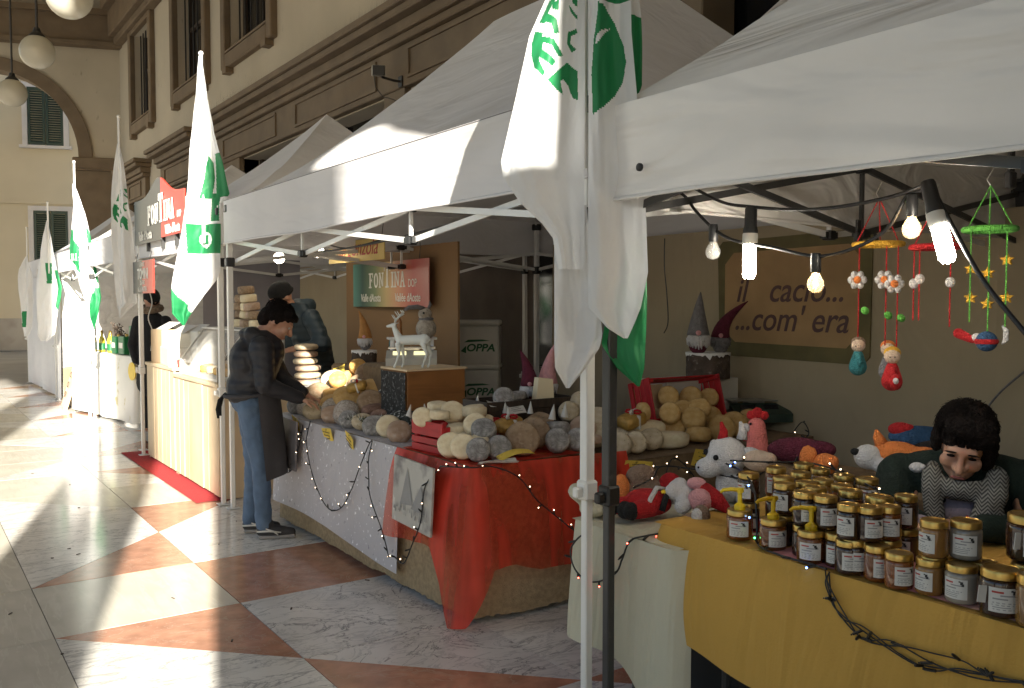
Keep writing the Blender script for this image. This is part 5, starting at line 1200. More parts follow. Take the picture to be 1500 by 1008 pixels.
for (x, y) in ((2.460, 2.083), (2.315, 1.893), (2.405, 1.876), (2.347, 1.794), (2.611, 2.085), (2.609, 1.976), (2.577, 1.862), (2.534, 1.758), (2.486, 1.690), (2.484, 1.586), (2.573, 1.556), (2.737, 1.989), (2.707, 1.870), (2.702, 1.776), (2.765, 2.081), (2.383, 1.595), (2.385, 1.693), (2.434, 1.796), (2.492, 1.958)):
    if x < 2.43: x += .1
    jar('s', x, y, .80, 'dark honey jar under another in the dense block of jars', 'block of stacked honey jars')
    jar(('s', 'h', 'l', 's', 'h')[int(x * 1000) % 5], x, y, 904e-3, 'gold-lidded jar on top of the block, in its back rows next to the toys' if x > 2.62 else 'gold-lidded jar on top of the block, in its front rows behind the pump jars' if y > 1.74 else 'gold-lidded jar on top of the block, at its end nearest the woman', 'block of stacked honey jars')

# ---------------------------------------------------------------- plush and crochet toys
def toy(name, label, loc, rz=0): return thing(name, label, 'plush toy', loc, rz)
def eyes(T, P, r=.009):
    for p in P:
        m = MB(); m.ball(p, r, 10, 8); m.obj('eye', K['wool_black'], T, True)
T = toy('plush_bull', 'white plush bull with red horns sitting beside the honey jars', (2.93, 2.60, .745), R(-62))
blob('body', [('e', (.02, .02, .075), (.075, .065, .08)), ('e', (0, -.0, .20), (.088, .08, .082)), ('e', (-.07, -.05, .15), (.056, .05, .045)), ('e', (-.04, -.07, .03), (.04, .05, .032)), ('e', (.09, -.05, .03), (.04, .05, .032))], K['wool_white'], T, .009, 4)
for (s_, p) in ((-1, (-.02, 0, .27)), (1, (.06, .01, .275))):
    m = MB(); m.tube([p, (p[0] + .004, p[1], p[2] + .035), (p[0] - .008, p[1], p[2] + .075)], [.024, .018, .006], 12); m.obj('horn', K['wool_red'] if s_ < 0 else K['wool_white'], T, True)
m = MB(); m.ball((.115, -.01, .215), (.05, .02, .028), 12, 8, rot=Euler((0, R(20), 0)).to_matrix()); m.obj('ear', K['wool_white'], T, True)
m = MB(); m.ball((-.06, .01, .235), (.02, .02, .03), 12, 8); m.obj('ear', K['wool_white'], T, True)
eyes(T, ((-.03, -.075, .20), (-.085, -.03, .215)), .012); eyes(T, ((-.10, -.09, .155), (-.12, -.06, .16)), .005)
for p in ((.1, -.09, .03), (-.05, -.115, .03)):
    m = MB(); m.ball(p, (.03, .014, .028)); m.obj('hoof', K['wool_grey'], T, True)
T = toy('plush_hen', 'tall pink crochet hen with red comb and blue trousers', (3.16, 2.62, .80), R(-62))
blob('body', [('e', (0, 0, .05), (.07, .06, .06)), ('c', (0, 0, .08), .058, (-.012, 0, .25), .042)], K['wool_pink'], T, .009, 4)
m = MB(); m.lathe([(.076, .0), (.08, .05), (.066, .095), (.05, .1)], 18); m.obj('trousers', K['wool_blue'], T, True)
m = MB(); m.lathe([(.063, .088), (.07, .096), (.06, .108)], 18); m.obj('frill', K['wool_rose'], T, True)
for (x, z, r_) in ((-.035, .30, .022), (-.008, .312, .025), (.022, .302, .02)):
    m = MB(); m.ball((x, 0, z), (r_, .014, r_)); m.obj('comb_lobe', K['wool_red'], T, True)
m = MB(); m.ball((-.055, -.025, .245), (.024, .02, .02)); m.obj('beak', K['wool_white'], T, True)
m = MB(); m.ball((-.058, -.02, .205), (.016, .014, .022)); m.obj('wattle', K['wool_red'], T, True); eyes(T, ((-.03, -.036, .265),), .006)
T = toy('plush_bearded_doll', 'red suited plush doll with white beard lying with black boots towards the aisle', (2.50, 2.60, .745), R(-62))
blob('suit', [('e', (-.02, -.02, .055), (.10, .075, .055)), ('c', (-.06, -.05, .045), .04, (-.12, -.1, .045), .036), ('c', (.01, -.06, .045), .04, (-.03, -.13, .042), .036)], K['wool_red'], T, .009, 3)
for p in ((-.135, -.115, .045), (-.045, -.15, .042), (-.075, -.135, .04)):
    m = MB(); m.ball(p, (.034, .03, .036)); m.obj('boot', K['wool_black'], T, True)
m = MB(); m.tube([(.0, -.095, .03), (.015, -.09, .085), (.02, -.03, .118), (.03, .04, .1)], .010, 8); m.obj('trim', K['wool_white'], T, True)
m = MB(); m.tube([(.06, -.085, .04), (.07, -.07, .09), (.075, -.02, .112), (.08, .04, .09)], .013, 8); m.obj('belt', K['wool_black'], T, True)
m = MB(); m.box((.072, -.045, .11), (.05, .03, .012), ch=.003); m.obj('buckle', K['yellow_plastic'], T)
blob('beard', [('s', (.13 + random.uniform(-.05, .05), -.0 + random.uniform(-.07, .05), .09 + random.uniform(-.03, .04)), .032) for k in range(12)], K['wool_white'], T, .009, 1)
m = MB(); m.ball((.175, .0, .145), (.04, .03, .025)); m.obj('face', K['wool_rose'], T, True)
m = MB(); m.ball((.20, -.04, .09), (.05, .05, .045)); m.obj('cheek', K['wool_rose'], T, True)
m = MB(); m.tube([(.2, 0, .11), (.26, -.02, .09), (.31, -.04, .06)], [.045, .035, .015], 10); m.obj('cap', K['wool_red'], T, True)
T = toy('plush_mouse', 'small brown and white plush at the edge of the yellow cloth', (2.47, 2.36, .745), R(-62))
blob('body', [('e', (0, 0, .03), (.05, .04, .03)), ('e', (.04, -.02, .06), (.035, .03, .04))], K['wool_brown'], T, .009, 2); m = MB(); m.ball((.03, -.045, .06), (.022, .01, .03)); m.obj('muzzle', K['wool_white'], T, True)
T = toy('plush_dog', 'brown and red plush lying behind the black tent post', (2.66, 2.80, .745), R(-40))
blob('body', [('e', (0, 0, .05), (.11, .06, .05)), ('e', (-.03, 0, .11), (.07, .05, .05))], K['wool_brown'], T, .01, 3); m = MB(); m.ball((.09, -.02, .08), (.05, .04, .05)); m.obj('jumper', K['wool_red'], T, True)
m = MB(); m.ball((-.12, -.02, .05), (.04, .04, .07)); m.obj('paw', K['wool_orange'], T, True)
T = toy('plush_fox', 'orange and white plush fox lying behind the honey jars', (3.14, 2.0, .915), R(-62))
blob('body', [('e', (.05, 0, .10), (.10, .06, .055)), ('e', (.15, .0, .09), (.07, .06, .05))], K['wool_orange'], T, .01, 3)
blob('muzzle', [('e', (-.05, -.03, .09), (.055, .045, .05)), ('e', (.05, -.05, .06), (.09, .04, .035))], K['wool_white'], T, .01, 3)
m = MB(); m.tube([(.0, 0, .13), (-.02, 0, .17), (-.025, 0, .195)], [.028, .018, .005], 10); m.obj('ear', K['wool_orange'], T, True)
m = MB(); m.ball((-.095, -.05, .11), (.018, .014, .014)); m.obj('nose', K['wool_black'], T, True)
m = MB(); m.tube([(.2, 0, .13), (.25, 0, .17), (.28, .0, .19)], [.035, .028, .018], 10); m.obj('paw', K['wool_rose'], T, True)
for (x, y, z, a, b_, c_, mt, lb) in ((2.98, 2.27, .86, .035, .03, .055, 'wool_orange', 'small orange crochet figure standing behind the jars'), (3.0, 2.2, .845, .05, .04, .045, 'wool_orange', 'rounder orange crochet ball toy behind the jars'), (2.86, 2.42, .84, .07, .05, .045, 'wool_cream', 'cream plush lying at the back of the jar block'), (3.1, 2.4, .86, .14, .05, .06, 'wool_maroon', 'maroon knitted toy lying behind the orange figures'), (3.22, 1.86, .88, .12, .07, .085, 'wool_black', 'black knitted hat beside the fox'), (3.32, 1.98, .95, .13, .06, .05, 'wool_blue', 'blue knitted toy on top behind the black hat'), (3.28, 2.05, .98, .05, .04, .03, 'wool_red', 'small red knitted piece beside the blue toy'), (2.95, 1.78, .90, .03, .025, .02, 'wool_white', 'white knitted paw sticking up by the seated woman')):
    T = toy('knitted_toy', lb, (x + .06, y, z + .11), R(-62))
    blob('body', [('e', (0, 0, 0), (a, b_, c_)), ('e', (a * .6, -b_ * .3, c_ * .3), (a * .5, b_ * .7, c_ * .6))], K[mt], T, .009, 3)
# raised shelf behind the jars on which the toys lie
m = MB(); m.box((3.18, 2.15, .66), (.3, 1.0, .50), ch=.02); tag(m.obj('toy_shelf', K['brown_cloth']), 'brown cloth-covered shelf under the toys behind the jars', 'shelf')
T = thing('gift_bag', 'cream cloth bag with red bow at the end of the cream table', 'gift bag', (2.30, 2.74, .74), R(-40))
blob('bag', [('e', (0, 0, .03), (.06, .045, .035)), ('c', (-.03, 0, .05), .02, (-.07, 0, .10), .035)], K['cream_cloth'], T, .008, 2)
m = MB()
for k in range(6): m.ball((.0 + .014 * math.cos(k), -.01 + .014 * math.sin(k), .085), .012, 8, 6)
m.obj('bow', K['wool_red'], T, True)

# ---------------------------------------------------------------- name board of the stall
T = thing('name_board', 'painted wooden name board with green border and italic lettering on the back sheet', 'sign', (4.965, 3.89, 1.225), FACE_AISLE)
K['board_green'] = overlay(M('board_green', (.125, .105, .04), .7, .2, 4), (.19, .14, .055), 2.5, .5, .7, .7)
K['board_tan'] = overlay(M('board_tan', (.37, .235, .11), .7, .14, 3), (.27, .155, .065), 1.8, .5, .75, .7)
m = MB(); m.prism([(-.6, 0, .02), (-.56, 0, 0), (.58, 0, -.01), (.625, 0, .04), (.635, 0, .8), (.6, 0, .845), (-.58, 0, .825), (-.625, 0, .78)], (0, .03, 0)); m.obj('panel', K['board_green'], T)
m = MB(); m.prism([(-.45, -.004, .10), (.46, -.004, .09), (.54, -.004, .17), (.54, -.004, .68), (.47, -.004, .755), (-.47, -.004, .74), (-.55, -.004, .66), (-.55, -.004, .18)], (0, .004, 0)); m.obj('field', K['board_tan'], T)
for (s, x, z, sz) in (('il', -.40, .39, .24), ('cacio...', .14, .39, .24), ("...com'", -.17, .19, .24), ('era', .33, .19, .24)):
    text_obj('lettering', s, sz, K['ink_brown'], T, (x, -.006, z), (R(90), 0, 0), shear=.28, ext=.001, sx=.92, bold=.0015)

# ---------------------------------------------------------------- bulb strings of the near tent
def spline(P, n=6):
    P = [Vector(p) for p in P]; out = []
    for i in range(len(P) - 1):
        a, b, c, d = P[max(i - 1, 0)], P[i], P[i + 1], P[min(i + 2, len(P) - 1)]
        for k in range(n):
            t = k / n; out.append(.5 * ((2 * b) + (c - a) * t + (2 * a - 5 * b + 4 * c - d) * t * t + (3 * b - a - 3 * c + d) * t ** 3))
    out.append(P[-1]); return out
def cable(label, P, r=.006, mat='black_plastic', name='cable', grp=None):
    m = MB(); m.tube(spline(P), r, 8); return tag(m.obj(name, K[mat], None, True), label, 'cable', grp)
cable('black festoon cable drooping with the round bulbs across the near stall', [(2.3, 2.47, 2.10), (2.5, 2.455, 2.02), (2.5, 2.39, 1.955), (2.5, 2.297, 1.879), (2.5, 2.198, 1.83), (2.5, 2.029, 1.796), (2.5, 1.847, 1.757), (2.5, 1.708, 1.775), (2.5, 1.591, 1.83), (2.5, 1.53, 1.921), (2.5, 1.483, 1.935)])
cable('black festoon cable with the two white tube bulbs, above the drooping one', [(2.4, 2.47, 2.12), (2.5, 2.392, 2.037), (2.5, 2.248, 1.97), (2.5, 2.127, 1.945), (2.5, 1.946, 1.918), (2.5, 1.785, 1.911), (2.5, 1.616, 1.921), (2.48, 1.493, 1.938), (2.4, 1.40, 1.945)])
cable('black cable falling diagonally behind the larger tube bulb', [(2.4, 1.40, 1.945), (2.4, 1.383, 1.91), (2.4, 1.322, 1.797), (2.4, 1.244, 1.664), (2.4, 1.135, 1.528), (2.42, 1.0, 1.36), (2.5, .8, 1.2)], .007)
def cfl(label, p0, p1):
    T = thing('tube_bulb', label, 'light bulb', p0); d = Vector(p1) - Vector(p0); T.rotation_euler = (-d).to_track_quat('Z', 'Y').to_euler(); L = d.length
    m = MB(); m.lathe([(0, .0), (.018, 0), (.021, -.01), (.022, -.07), (.026, -.085), (.026, -.095), (0, -.095)], 16); m.obj('socket', K['black_plastic'], T, 40)
    m = MB(); m.lathe([(0, -.09), (.023, -.09), (.027, -.10), (.027, -.128), (.022, -.135), (0, -.135)], 16); m.obj('ballast', K['paper'], T, 40)
    for (x, y) in ((.010, .010), (-.010, .010), (.010, -.010), (-.010, -.010)):
        m = MB(); m.tube([(x, y, -.132), (x, y, -L + .012), (x * .7, y * .7, -L)], [.0085, .0085, .005], 8); m.obj('tube', K['e_cfl'], T, True)
cfl('lit white tube bulb hanging straight over the name board', (2.5, 2.12, 1.945), (2.5, 2.127, 1.69))
cfl('larger lit white tube bulb hanging askew before the crochet mobiles', (2.4, 1.407, 1.945), (2.39, 1.335, 1.715))
def round_bulb(label, p, lit=True):
    T = thing('round_bulb', label, 'light bulb', p, 0, 'round bulbs on the black cable')
    m = MB(); m.lathe([(0, .01), (.015, .01), (.017, 0), (.017, -.05), (.014, -.055), (0, -.055)], 14); m.obj('socket', K['black_plastic'], T, 40)
    m = MB(); m.lathe([(.011, -.05), (.013, -.06), (.026, -.082), (.028, -.095), (.022, -.112), (.010, -.12), (0, -.121)], 18); m.obj('glass', K['clear'], T, True)
    m = MB(); m.tube([(0, 0, -.055), (.004, 0, -.075), (-.005, .003, -.085), (.006, -.003, -.095), (-.003, 0, -.103), (0, 0, -.075)], .0035 if lit else .0015, 6); m.obj('filament', K['e_warm'] if lit else K['steel'], T, True)
round_bulb('unlit clear round bulb left of the straight tube bulb', (2.5, 2.297, 1.885), False)
round_bulb('lit round bulb at the lowest dip of the cable before the name board', (2.5, 1.847, 1.757))
round_bulb('lit round bulb hanging beside the larger tube bulb', (2.5, 1.512, 1.915))
cable('thin black wire hanging down the back sheet beside the large flag', [(3.4, 3.47, 1.95), (3.4, 3.47, 1.8), (3.41, 3.46, 1.65), (3.43, 3.47, 1.5), (3.45, 3.52, 1.44)], .003)
cable('thin grey cord falling slantwise behind the mobiles', [(4.9, 1.55, 2.05), (4.9, 1.9, 1.7), (4.9, 2.2, 1.35), (4.9, 2.45, 1.1), (4.9, 2.6, .85)], .006, 'wool_grey')

# ---------------------------------------------------------------- crochet mobiles
def mobile(label, c, r, mat, strings, sm, ztop):
    T = thing('crochet_mobile', label, 'mobile', c)
    m = MB(); n = 28; m.tube([(r * math.cos(2 * math.pi * k / n), r * math.sin(2 * math.pi * k / n), 0) for k in range(n + 1)], .010, 8); m.obj('ring', K[mat], T, True)
    for k in range(3):
        a = 2 * math.pi * k / 3 + .5; m = MB(); m.tube([(r * math.cos(a), r * math.sin(a), 0), (0, 0, ztop)], .0022, 5); m.obj('string', K[sm], T)
    m = MB(); m.tube([(0, 0, ztop), (0, .012, ztop + .02), (0, 0, ztop + .04), (0, -.012, ztop + .06)], .002, 5); m.obj('hook', K['steel'], T)
    for (x, y, zl) in strings:
        m = MB(); m.tube([(x, y, .0), (x, y, -zl)], .0024, 5); m.obj('string', K[sm], T)
    return T
def loc_in(T, p): return (p[0] - T.location.x, p[1] - T.location.y, p[2] - T.location.z)
def daisy(T, p):
    q = loc_in(T, p); F = MB(); rot = Matrix.Rotation(R(-58), 3, 'Z')
    for k in range(6):
        a = k * math.pi / 3; v = rot @ Vector((.022 * math.cos(a), 0, .022 * math.sin(a))); F.ball((q[0] + v.x, q[1] + v.y, q[2] + v.z), (.015, .012, .015), 8, 6)
    d = F.obj('daisy', K['wool_white'], T, True); v = rot @ Vector((0, -.012, 0)); m = MB(); m.ball((q[0] + v.x, q[1] + v.y, q[2]), .014, 10, 8); m.obj('daisy_heart', K['wool_orange'], d, True)
def doll(T, p, dress, hair, skin='wool_cream', s_=1.0):
    q = Vector(loc_in(T, p))
    b_ = blob('doll', [('c', q + Vector((0, 0, -.06 * s_)), .034 * s_, q + Vector((0, 0, -.015 * s_)), .02 * s_), ('c', q + Vector((-.02 * s_, -.02, -.02 * s_)), .011, q + Vector((-.03 * s_, -.03, -.045 * s_)), .009)], K[dress], T, .006, 2)
    m = MB(); m.ball(q + Vector((0, 0, .022 * s_)), .026 * s_, 14, 10); m.obj('head', K[skin], b_, True)
    m = MB(); m.ball(q + Vector((.008, .005, .032 * s_)), (.027 * s_, .027 * s_, .023 * s_), 14, 10); m.obj('hair', K[hair], b_, True)
    f = Vector((-.83, -.55, 0)); r_ = Vector((.55, -.83, 0))
    for s2 in (-1, 1): m = MB(); m.ball(q + f * .0245 * s_ + r_ * s2 * .008 + Vector((0, 0, .02 * s_)), .0025, 6, 5); m.obj('eye', K['wool_black'], b_, True)
T = mobile('crochet mobile with yellow ring, daisies and three dolls', (3.0, 1.944, 1.82), .085, 'wool_yellow', [(0, .079, .38), (0, -.034, .39), (0, -.08, .40)], 'wool_red', .17)
for p in ((2.99, 2.023, 1.69), (2.99, 1.91, 1.688), (2.98, 1.864, 1.672)): daisy(T, p)
for p in ((3.0, 1.995, 1.574), (3.0, 1.899, 1.557), (3.0, 1.848, 1.548)): m = MB(); m.ball(loc_in(T, p), (.018, .014, .014), 10, 8, rot=Euler((.5, .6, 0)).to_matrix()); m.obj('leaf', K['wool_green'], T, True)
doll(T, (3.0, 2.021, 1.42), 'wool_teal', 'wool_brown'); doll(T, (3.02, 1.91, 1.41), 'wool_grey', 'wool_orange'); doll(T, (2.97, 1.861, 1.385), 'wool_red', 'wool_yellow', s_=1.1)
q = MB(); q.ball(loc_in(T, (2.93, 1.82, 1.32)), (.03, .02, .03), 10, 8); q.obj('flower', K['wool_red'], T, True)
q = MB(); q.ball(loc_in(T, (2.913, 1.81, 1.325)), (.012, .01, .012), 10, 8); q.obj('flower_heart', K['wool_white'], T, True)
T = mobile('crochet mobile with red ring and white pompoms', (2.9, 1.667, 1.792), .075, 'wool_red', [(0, .075, .25), (0, .055, .25), (0, -.055, .27)], 'wool_red', .15)
for p in ((2.9, 1.742, 1.67), (2.9, 1.72, 1.685), (2.9, 1.612, 1.672)): m = MB(); m.ball(loc_in(T, p), (.016, .016, .018), 10, 8); m.obj('pompom', K['wool_white'], T, True)
T = mobile('crochet mobile with green ring, yellow stars and a striped planet', (2.9, 1.485, 1.839), .075, 'wool_green', [(0, .06, .3), (0, -.0, .36), (0, -.055, .34)], 'wool_green', .14)
for p in ((2.9, 1.545, 1.715), (2.9, 1.49, 1.70), (2.9, 1.43, 1.74), (2.9, 1.545, 1.62), (2.9, 1.49, 1.60), (2.9, 1.43, 1.62)):
    q = Vector(loc_in(T, p)); P = []
    for k in range(10): a = math.pi / 2 + k * math.pi / 5; r_ = .02 if k % 2 == 0 else .009; P.append((q.x + .3 * r_ * math.cos(a), q.y - r_ * math.cos(a), q.z + r_ * math.sin(a)))
    m = MB(); m.prism(P, (.01, 0, 0)); m.obj('star', K['wool_yellow'], T)
q = loc_in(T, (2.9, 1.487, 1.478)); m = MB(); m.ball(q, .033, 16, 12); pl = m.obj('planet', K['wool_blue'], T, True)
m = MB(); m.lathe([(.0335, -.008), (.037, 0), (.0335, .008)], 20, q); m.obj('stripe', K['wool_red'], pl, True)
q = loc_in(T, (2.9, 1.55, 1.49)); blob('rocket', [('c', (q[0], q[1] + .03, q[2] + .012), .018, (q[0], q[1] - .02, q[2] - .01), .012)], K['wool_red'], T, .006, 2)
m = MB(); m.ball((q[0], q[1] - .03, q[2]), (.014, .014, .014)); m.obj('rocket_tip', K['wool_white'], T, True)
q = loc_in(T, (2.9, 1.43, 1.50)); m = MB(); m.tube([(q[0], q[1] + .008, q[2] + .03), (q[0], q[1] - .004, q[2] + .015), (q[0], q[1] - .004, q[2] - .015), (q[0], q[1] + .008, q[2] - .03)], [.003, .009, .009, .003], 8); m.obj('moon', K['wool_white'], T, True)

# ---------------------------------------------------------------- fairy light strings
def leds(label, P, step, mats, parent=None, r=.0036, nub=.026, seed=0):
    S = spline([Vector(p) + Vector((-.012, 0, 0)) for p in P], 8); T = thing('fairy_lights', label, 'fairy lights', tuple(S[0])); o0 = S[0]; rr = random.Random(seed)
    m = MB(); m.tube([p - o0 for p in S], r, 6); m.obj('wire', K['black_plastic'], T, True)
    d = 0; nx = step * .5
    for a, b in zip(S, S[1:]):
        L = (b - a).length; d += L
        if d >= nx:
            nx += step * rr.uniform(.8, 1.2); q = b - o0
            v = Vector((rr.uniform(-.8, -.1), rr.uniform(-.8, .8), rr.uniform(-.4, .8))).normalized() * nub
            m = MB(); m.tube([q, q + v * .7, q + v], [.0045, .0046, .004], 6); h = m.obj('bulb_holder', K['black_plastic'], T)
            m = MB(); m.ball(q + v * 1.1, .0027, 8, 6); m.obj('bulb', K[rr.choice(mats)], h, True)
    return T
W2 = ['e_led', 'e_led', 'black_plastic']
leds('fairy light string looping in a deep curve over the silver cloth', [(2.28, 5.66, .81), (2.245, 5.64, .7), (2.24, 5.6, .58), (2.235, 5.5, .45), (2.23, 5.34, .335), (2.23, 5.2, .30), (2.235, 5.05, .35), (2.24, 4.92, .48), (2.25, 4.83, .62), (2.27, 4.75, .76), (2.28, 4.72, .80)], .09, W2, seed=1)
leds('fairy light string falling to the corner of the red cloth', [(2.28, 4.71, .80), (2.25, 4.70, .7), (2.24, 4.68, .58), (2.235, 4.66, .5), (2.235, 4.6, .42), (2.23, 4.5, .33), (2.22, 4.42, .25), (2.20, 4.35, .215), (2.18, 4.25, .24), (2.17, 4.12, .235), (2.16, 4.0, .37), (2.17, 3.93, .5), (2.18, 3.9, .68), (2.22, 3.82, .78)], .08, W2, seed=2)
leds('fairy light string slanting down the end of the red cloth', [(2.22, 3.82, .79), (2.27, 3.62, .808), (2.40, 3.60, .80), (2.52, 3.56, .74), (2.62, 3.55, .62), (2.74, 3.54, .52), (2.84, 3.53, .44), (2.93, 3.52, .40), (3.1, 3.53, .42)], .085, ['e_led'], seed=3)
leds('fairy light string hanging by the dark photo board', [(2.25, 5.72, .78), (2.24, 5.75, .66), (2.235, 5.85, .5), (2.23, 5.95, .42), (2.23, 6.1, .43), (2.235, 6.25, .45)], .08, W2, seed=4)
leds('fairy light string in an inverted V on the brown cloth', [(3.35, 3.54, .38), (3.42, 3.54, .50), (3.5, 3.55, .62), (3.56, 3.56, .72), (3.62, 3.56, .72), (3.72, 3.56, .64), (3.8, 3.56, .54), (3.9, 3.56, .42)], .1, ['e_led'], seed=5)
leds('fairy light string on the far edge of the brown cloth', [(4.6, 3.57, .72), (4.75, 3.57, .74), (4.84, 3.6, .77), (4.9, 3.7, .82), (4.9, 3.8, .7)], .1, ['e_led', 'black_plastic'], seed=6)
leds('fairy light ring looping on the cream cloth behind the black post', [(2.36, 2.35, .752), (2.24, 2.36, .752), (2.20, 2.40, .73), (2.19, 2.43, .66), (2.185, 2.46, .60), (2.18, 2.55, .545), (2.18, 2.63, .53), (2.18, 2.70, .56), (2.185, 2.73, .62), (2.19, 2.7, .67), (2.19, 2.66, .7)], .07, ['e_led_red', 'black_plastic'], seed=7, nub=.026)
leds('coloured fairy light string running along the front of the honey jars', [(2.6, 2.3, .99), (2.48, 2.12, 1.0), (2.40, 2.0, .97), (2.37, 1.96, .87), (2.34, 1.93, .81), (2.29, 1.86, .81), (2.285, 1.78, .806), (2.285, 1.68, .806), (2.28, 1.62, .806)], .09, ['e_led_blue', 'e_led_green', 'e_led_blue', 'black_plastic'], seed=8)
leds('fairy light string draped over the block of jar lids', [(2.62, 2.3, 1.0), (2.75, 2.2, .995), (2.85, 2.12, .995), (2.80, 1.95, .995), (2.7, 1.8, .995), (2.66, 1.7, .98), (2.64, 1.6, .9), (2.56, 1.55, .84)], .1, ['e_led', 'e_led', 'black_plastic'], seed=9)
leds('fairy light string lying over the plush toys', [(2.4, 2.6, .87), (2.6, 2.7, .87), (2.7, 2.75, .9), (2.85, 2.7, .88), (2.95, 2.5, .86), (3.0, 2.4, .93)], .12, ['e_led_red', 'e_led', 'black_plastic'], seed=10)
rr = random.Random(21)
for k in range(4):
    j = lambda a=.012: rr.uniform(-a, a)
    leds('dark unlit fairy light wires hanging in a tangle on the yellow cloth', [(2.282, 1.62 + j(), .80), (2.262, 1.60 + j(), .765 + j()), (2.25, 1.55 + j(.02), .70 + j(.02)), (2.245, 1.46 + j(.02), .665 + j(.03)), (2.24, 1.36 + j(.03), .645 + j(.035)), (2.24, 1.28 + j(.03), .66 + j(.03)), (2.24, 1.2 + j(.03), .655 + j(.03)), (2.24, 1.1 + j(.02), .66 + j(.02)), (2.24, .98, .69), (2.24, .8, .7)], .16, ['black_plastic'], seed=30 + k, r=.0022, nub=.03)
for o in col.objects:
    if o.get('label') == 'dark unlit fairy light wires hanging in a tangle on the yellow cloth': o['group'] = 'tangled fairy light wires'
# ---------------------------------------------------------------- slab lettering
def slab_letter(m, ch, x, z, w_, h, y=-.0085, t=.003):
    def r(a, b, c_, d): m.box((x + w_ * (a + b) / 2, y, z + h * (c_ + d) / 2), (w_ * (b - a), t, h * (d - c_)))
    def q(P): m.prism([(x + w_ * a, y - t / 2, z + h * b) for a, b in P], (0, t, 0))
    if ch == 'F': r(.2, .45, .1, .9); r(.05, .92, .9, 1); r(.05, .6, 0, .1); r(.45, .72, .46, .58); r(.8, .92, .7, .9); r(.66, .74, .38, .46); r(.66, .74, .58, .66)
    elif ch == 'O':
        n = 18
        for k in range(n):
            a, b = 2 * math.pi * k / n, 2 * math.pi * (k + 1) / n
            q([(.5 + .44 * math.cos(a), .5 + .5 * math.sin(a)), (.5 + .44 * math.cos(b), .5 + .5 * math.sin(b)), (.5 + .2 * math.cos(b), .5 + .36 * math.sin(b)), (.5 + .2 * math.cos(a), .5 + .36 * math.sin(a))])
    elif ch == 'N': r(.12, .28, .1, .9); r(.74, .88, .1, .9); q([(.16, .9), (.36, .9), (.86, .1), (.66, .1)]); r(.02, .4, 0, .1); r(.02, .36, .9, 1); r(.62, .98, .9, 1)
    elif ch == 'T': r(.38, .62, .08, .92); r(.03, .97, .92, 1); r(.03, .13, .76, .92); r(.87, .97, .76, .92); r(.24, .76, 0, .08)
    elif ch == 'I': r(.3, .7, .1, .9); r(.1, .9, 0, .1); r(.1, .9, .9, 1)
    elif ch == 'A': q([(.12, .1), (.28, .1), (.56, 1), (.4, 1)]); q([(.68, .1), (.9, .1), (.6, 1), (.46, .92)]); r(.27, .73, .34, .44); r(.0, .38, 0, .1); r(.58, 1, 0, .1)
def fontina(T, x0, z0, h, wd, mat):
    """the big-T word in slab capitals"""
    x = x0
    for i, ch in enumerate('FONTINA'):
        big = ch == 'T'; w_ = wd * (1.25 if big else (.62 if ch == 'I' else 1)); hh = h * (1.42 if big else 1)
        m = MB(); slab_letter(m, ch, x, z0, w_ * .94, hh); m.obj('letter', K[mat], T); x += w_
    return x
def gradient(name, stops, axis='X', span=(0, 1)):
    m = M(name, (.5, .5, .5), .35, .0, 2); n, L, p, cr, tc = nodes(m)
    sp = n.new('ShaderNodeSeparateXYZ'); L.new(tc.outputs['Object'], sp.inputs[0])
    mr = n.new('ShaderNodeMapRange'); mr.inputs['From Min'].default_value = span[0]; mr.inputs['From Max'].default_value = span[1]; L.new(sp.outputs[axis], mr.inputs['Value'])
    r = n.new('ShaderNodeValToRGB'); e = r.color_ramp.elements
    while len(e) < len(stops): e.new(.5)
    for k, (pos, c) in enumerate(stops): e[k].position = pos; e[k].color = (*c, 1)
    L.new(mr.outputs[0], r.inputs['Fac']); L.new(r.outputs[0], p.inputs['Base Color']); return m
K['tricolour'] = gradient('tricolour_print', [(0, (.10, .30, .25)), (.14, (.02, .07, .055)), (.32, (.16, .22, .10)), (.48, (.55, .40, .17)), (.62, (.62, .30, .17)), (.82, (.52, .10, .09)), (1, (.55, .22, .2))], 'X', (-.8, .8))
T = thing('cheese_sign', 'green to red printed cheese sign with slab capitals on the plywood panel', 'sign', (3.655, 7.24, 1.575), FACE_AISLE - R(2))
m = MB(); m.box((0, .0, .2), (1.6, .012, .41), ch=.002); m.obj('panel', K['tricolour'], T)
x = fontina(T, -.42, .17, .14, .115, 'lettering_white')
text_obj('lettering', 'DOP', .10, K['lettering_white'], T, (.5, -.008, .17), sx=.8); text_obj('lettering', 'Valle dAosta', .105, K['lettering_white'], T, (-.38, -.008, .045), sx=.85, shear=.12, bold=.001); text_obj('lettering', 'Vallée dAoste', .105, K['lettering_white'], T, (.40, -.008, .045), sx=.85, shear=.12, bold=.001)
for s_ in (-.45, .62): m = MB(); m.tube([(s_, 0, .4), (s_ + .02, 0, .5), (s_, 0, .6)], .003, 5); m.obj('hanging_wire', K['black_plastic'], T)
K['sign_black'] = M('sign_black', (.035, .032, .03), .4, .1); K['sign_red'] = M('sign_red', (.52, .035, .02), .4, .06)
def curved_panel(T, x0, x1, z0, zf, mat, y=0, t=.012):
    n = 20; P = [(x0, y, z0), (x1, y, z0)] + [(lerp(x1, x0, k / n), y, zf(lerp(x1, x0, k / n))) for k in range(n + 1)]
    m = MB(); m.prism(P, (0, t, 0)); m.obj('panel', K[mat], T)
T = thing('cheese_sign', 'black and red cheese sign with wavy top standing on the tent edge', 'sign', (2.05, 8.86, 2.20), FACE_AISLE)
zf = lambda x: .42 + .17 * math.exp(-((x - .05) / .38) ** 2) - .03 * x
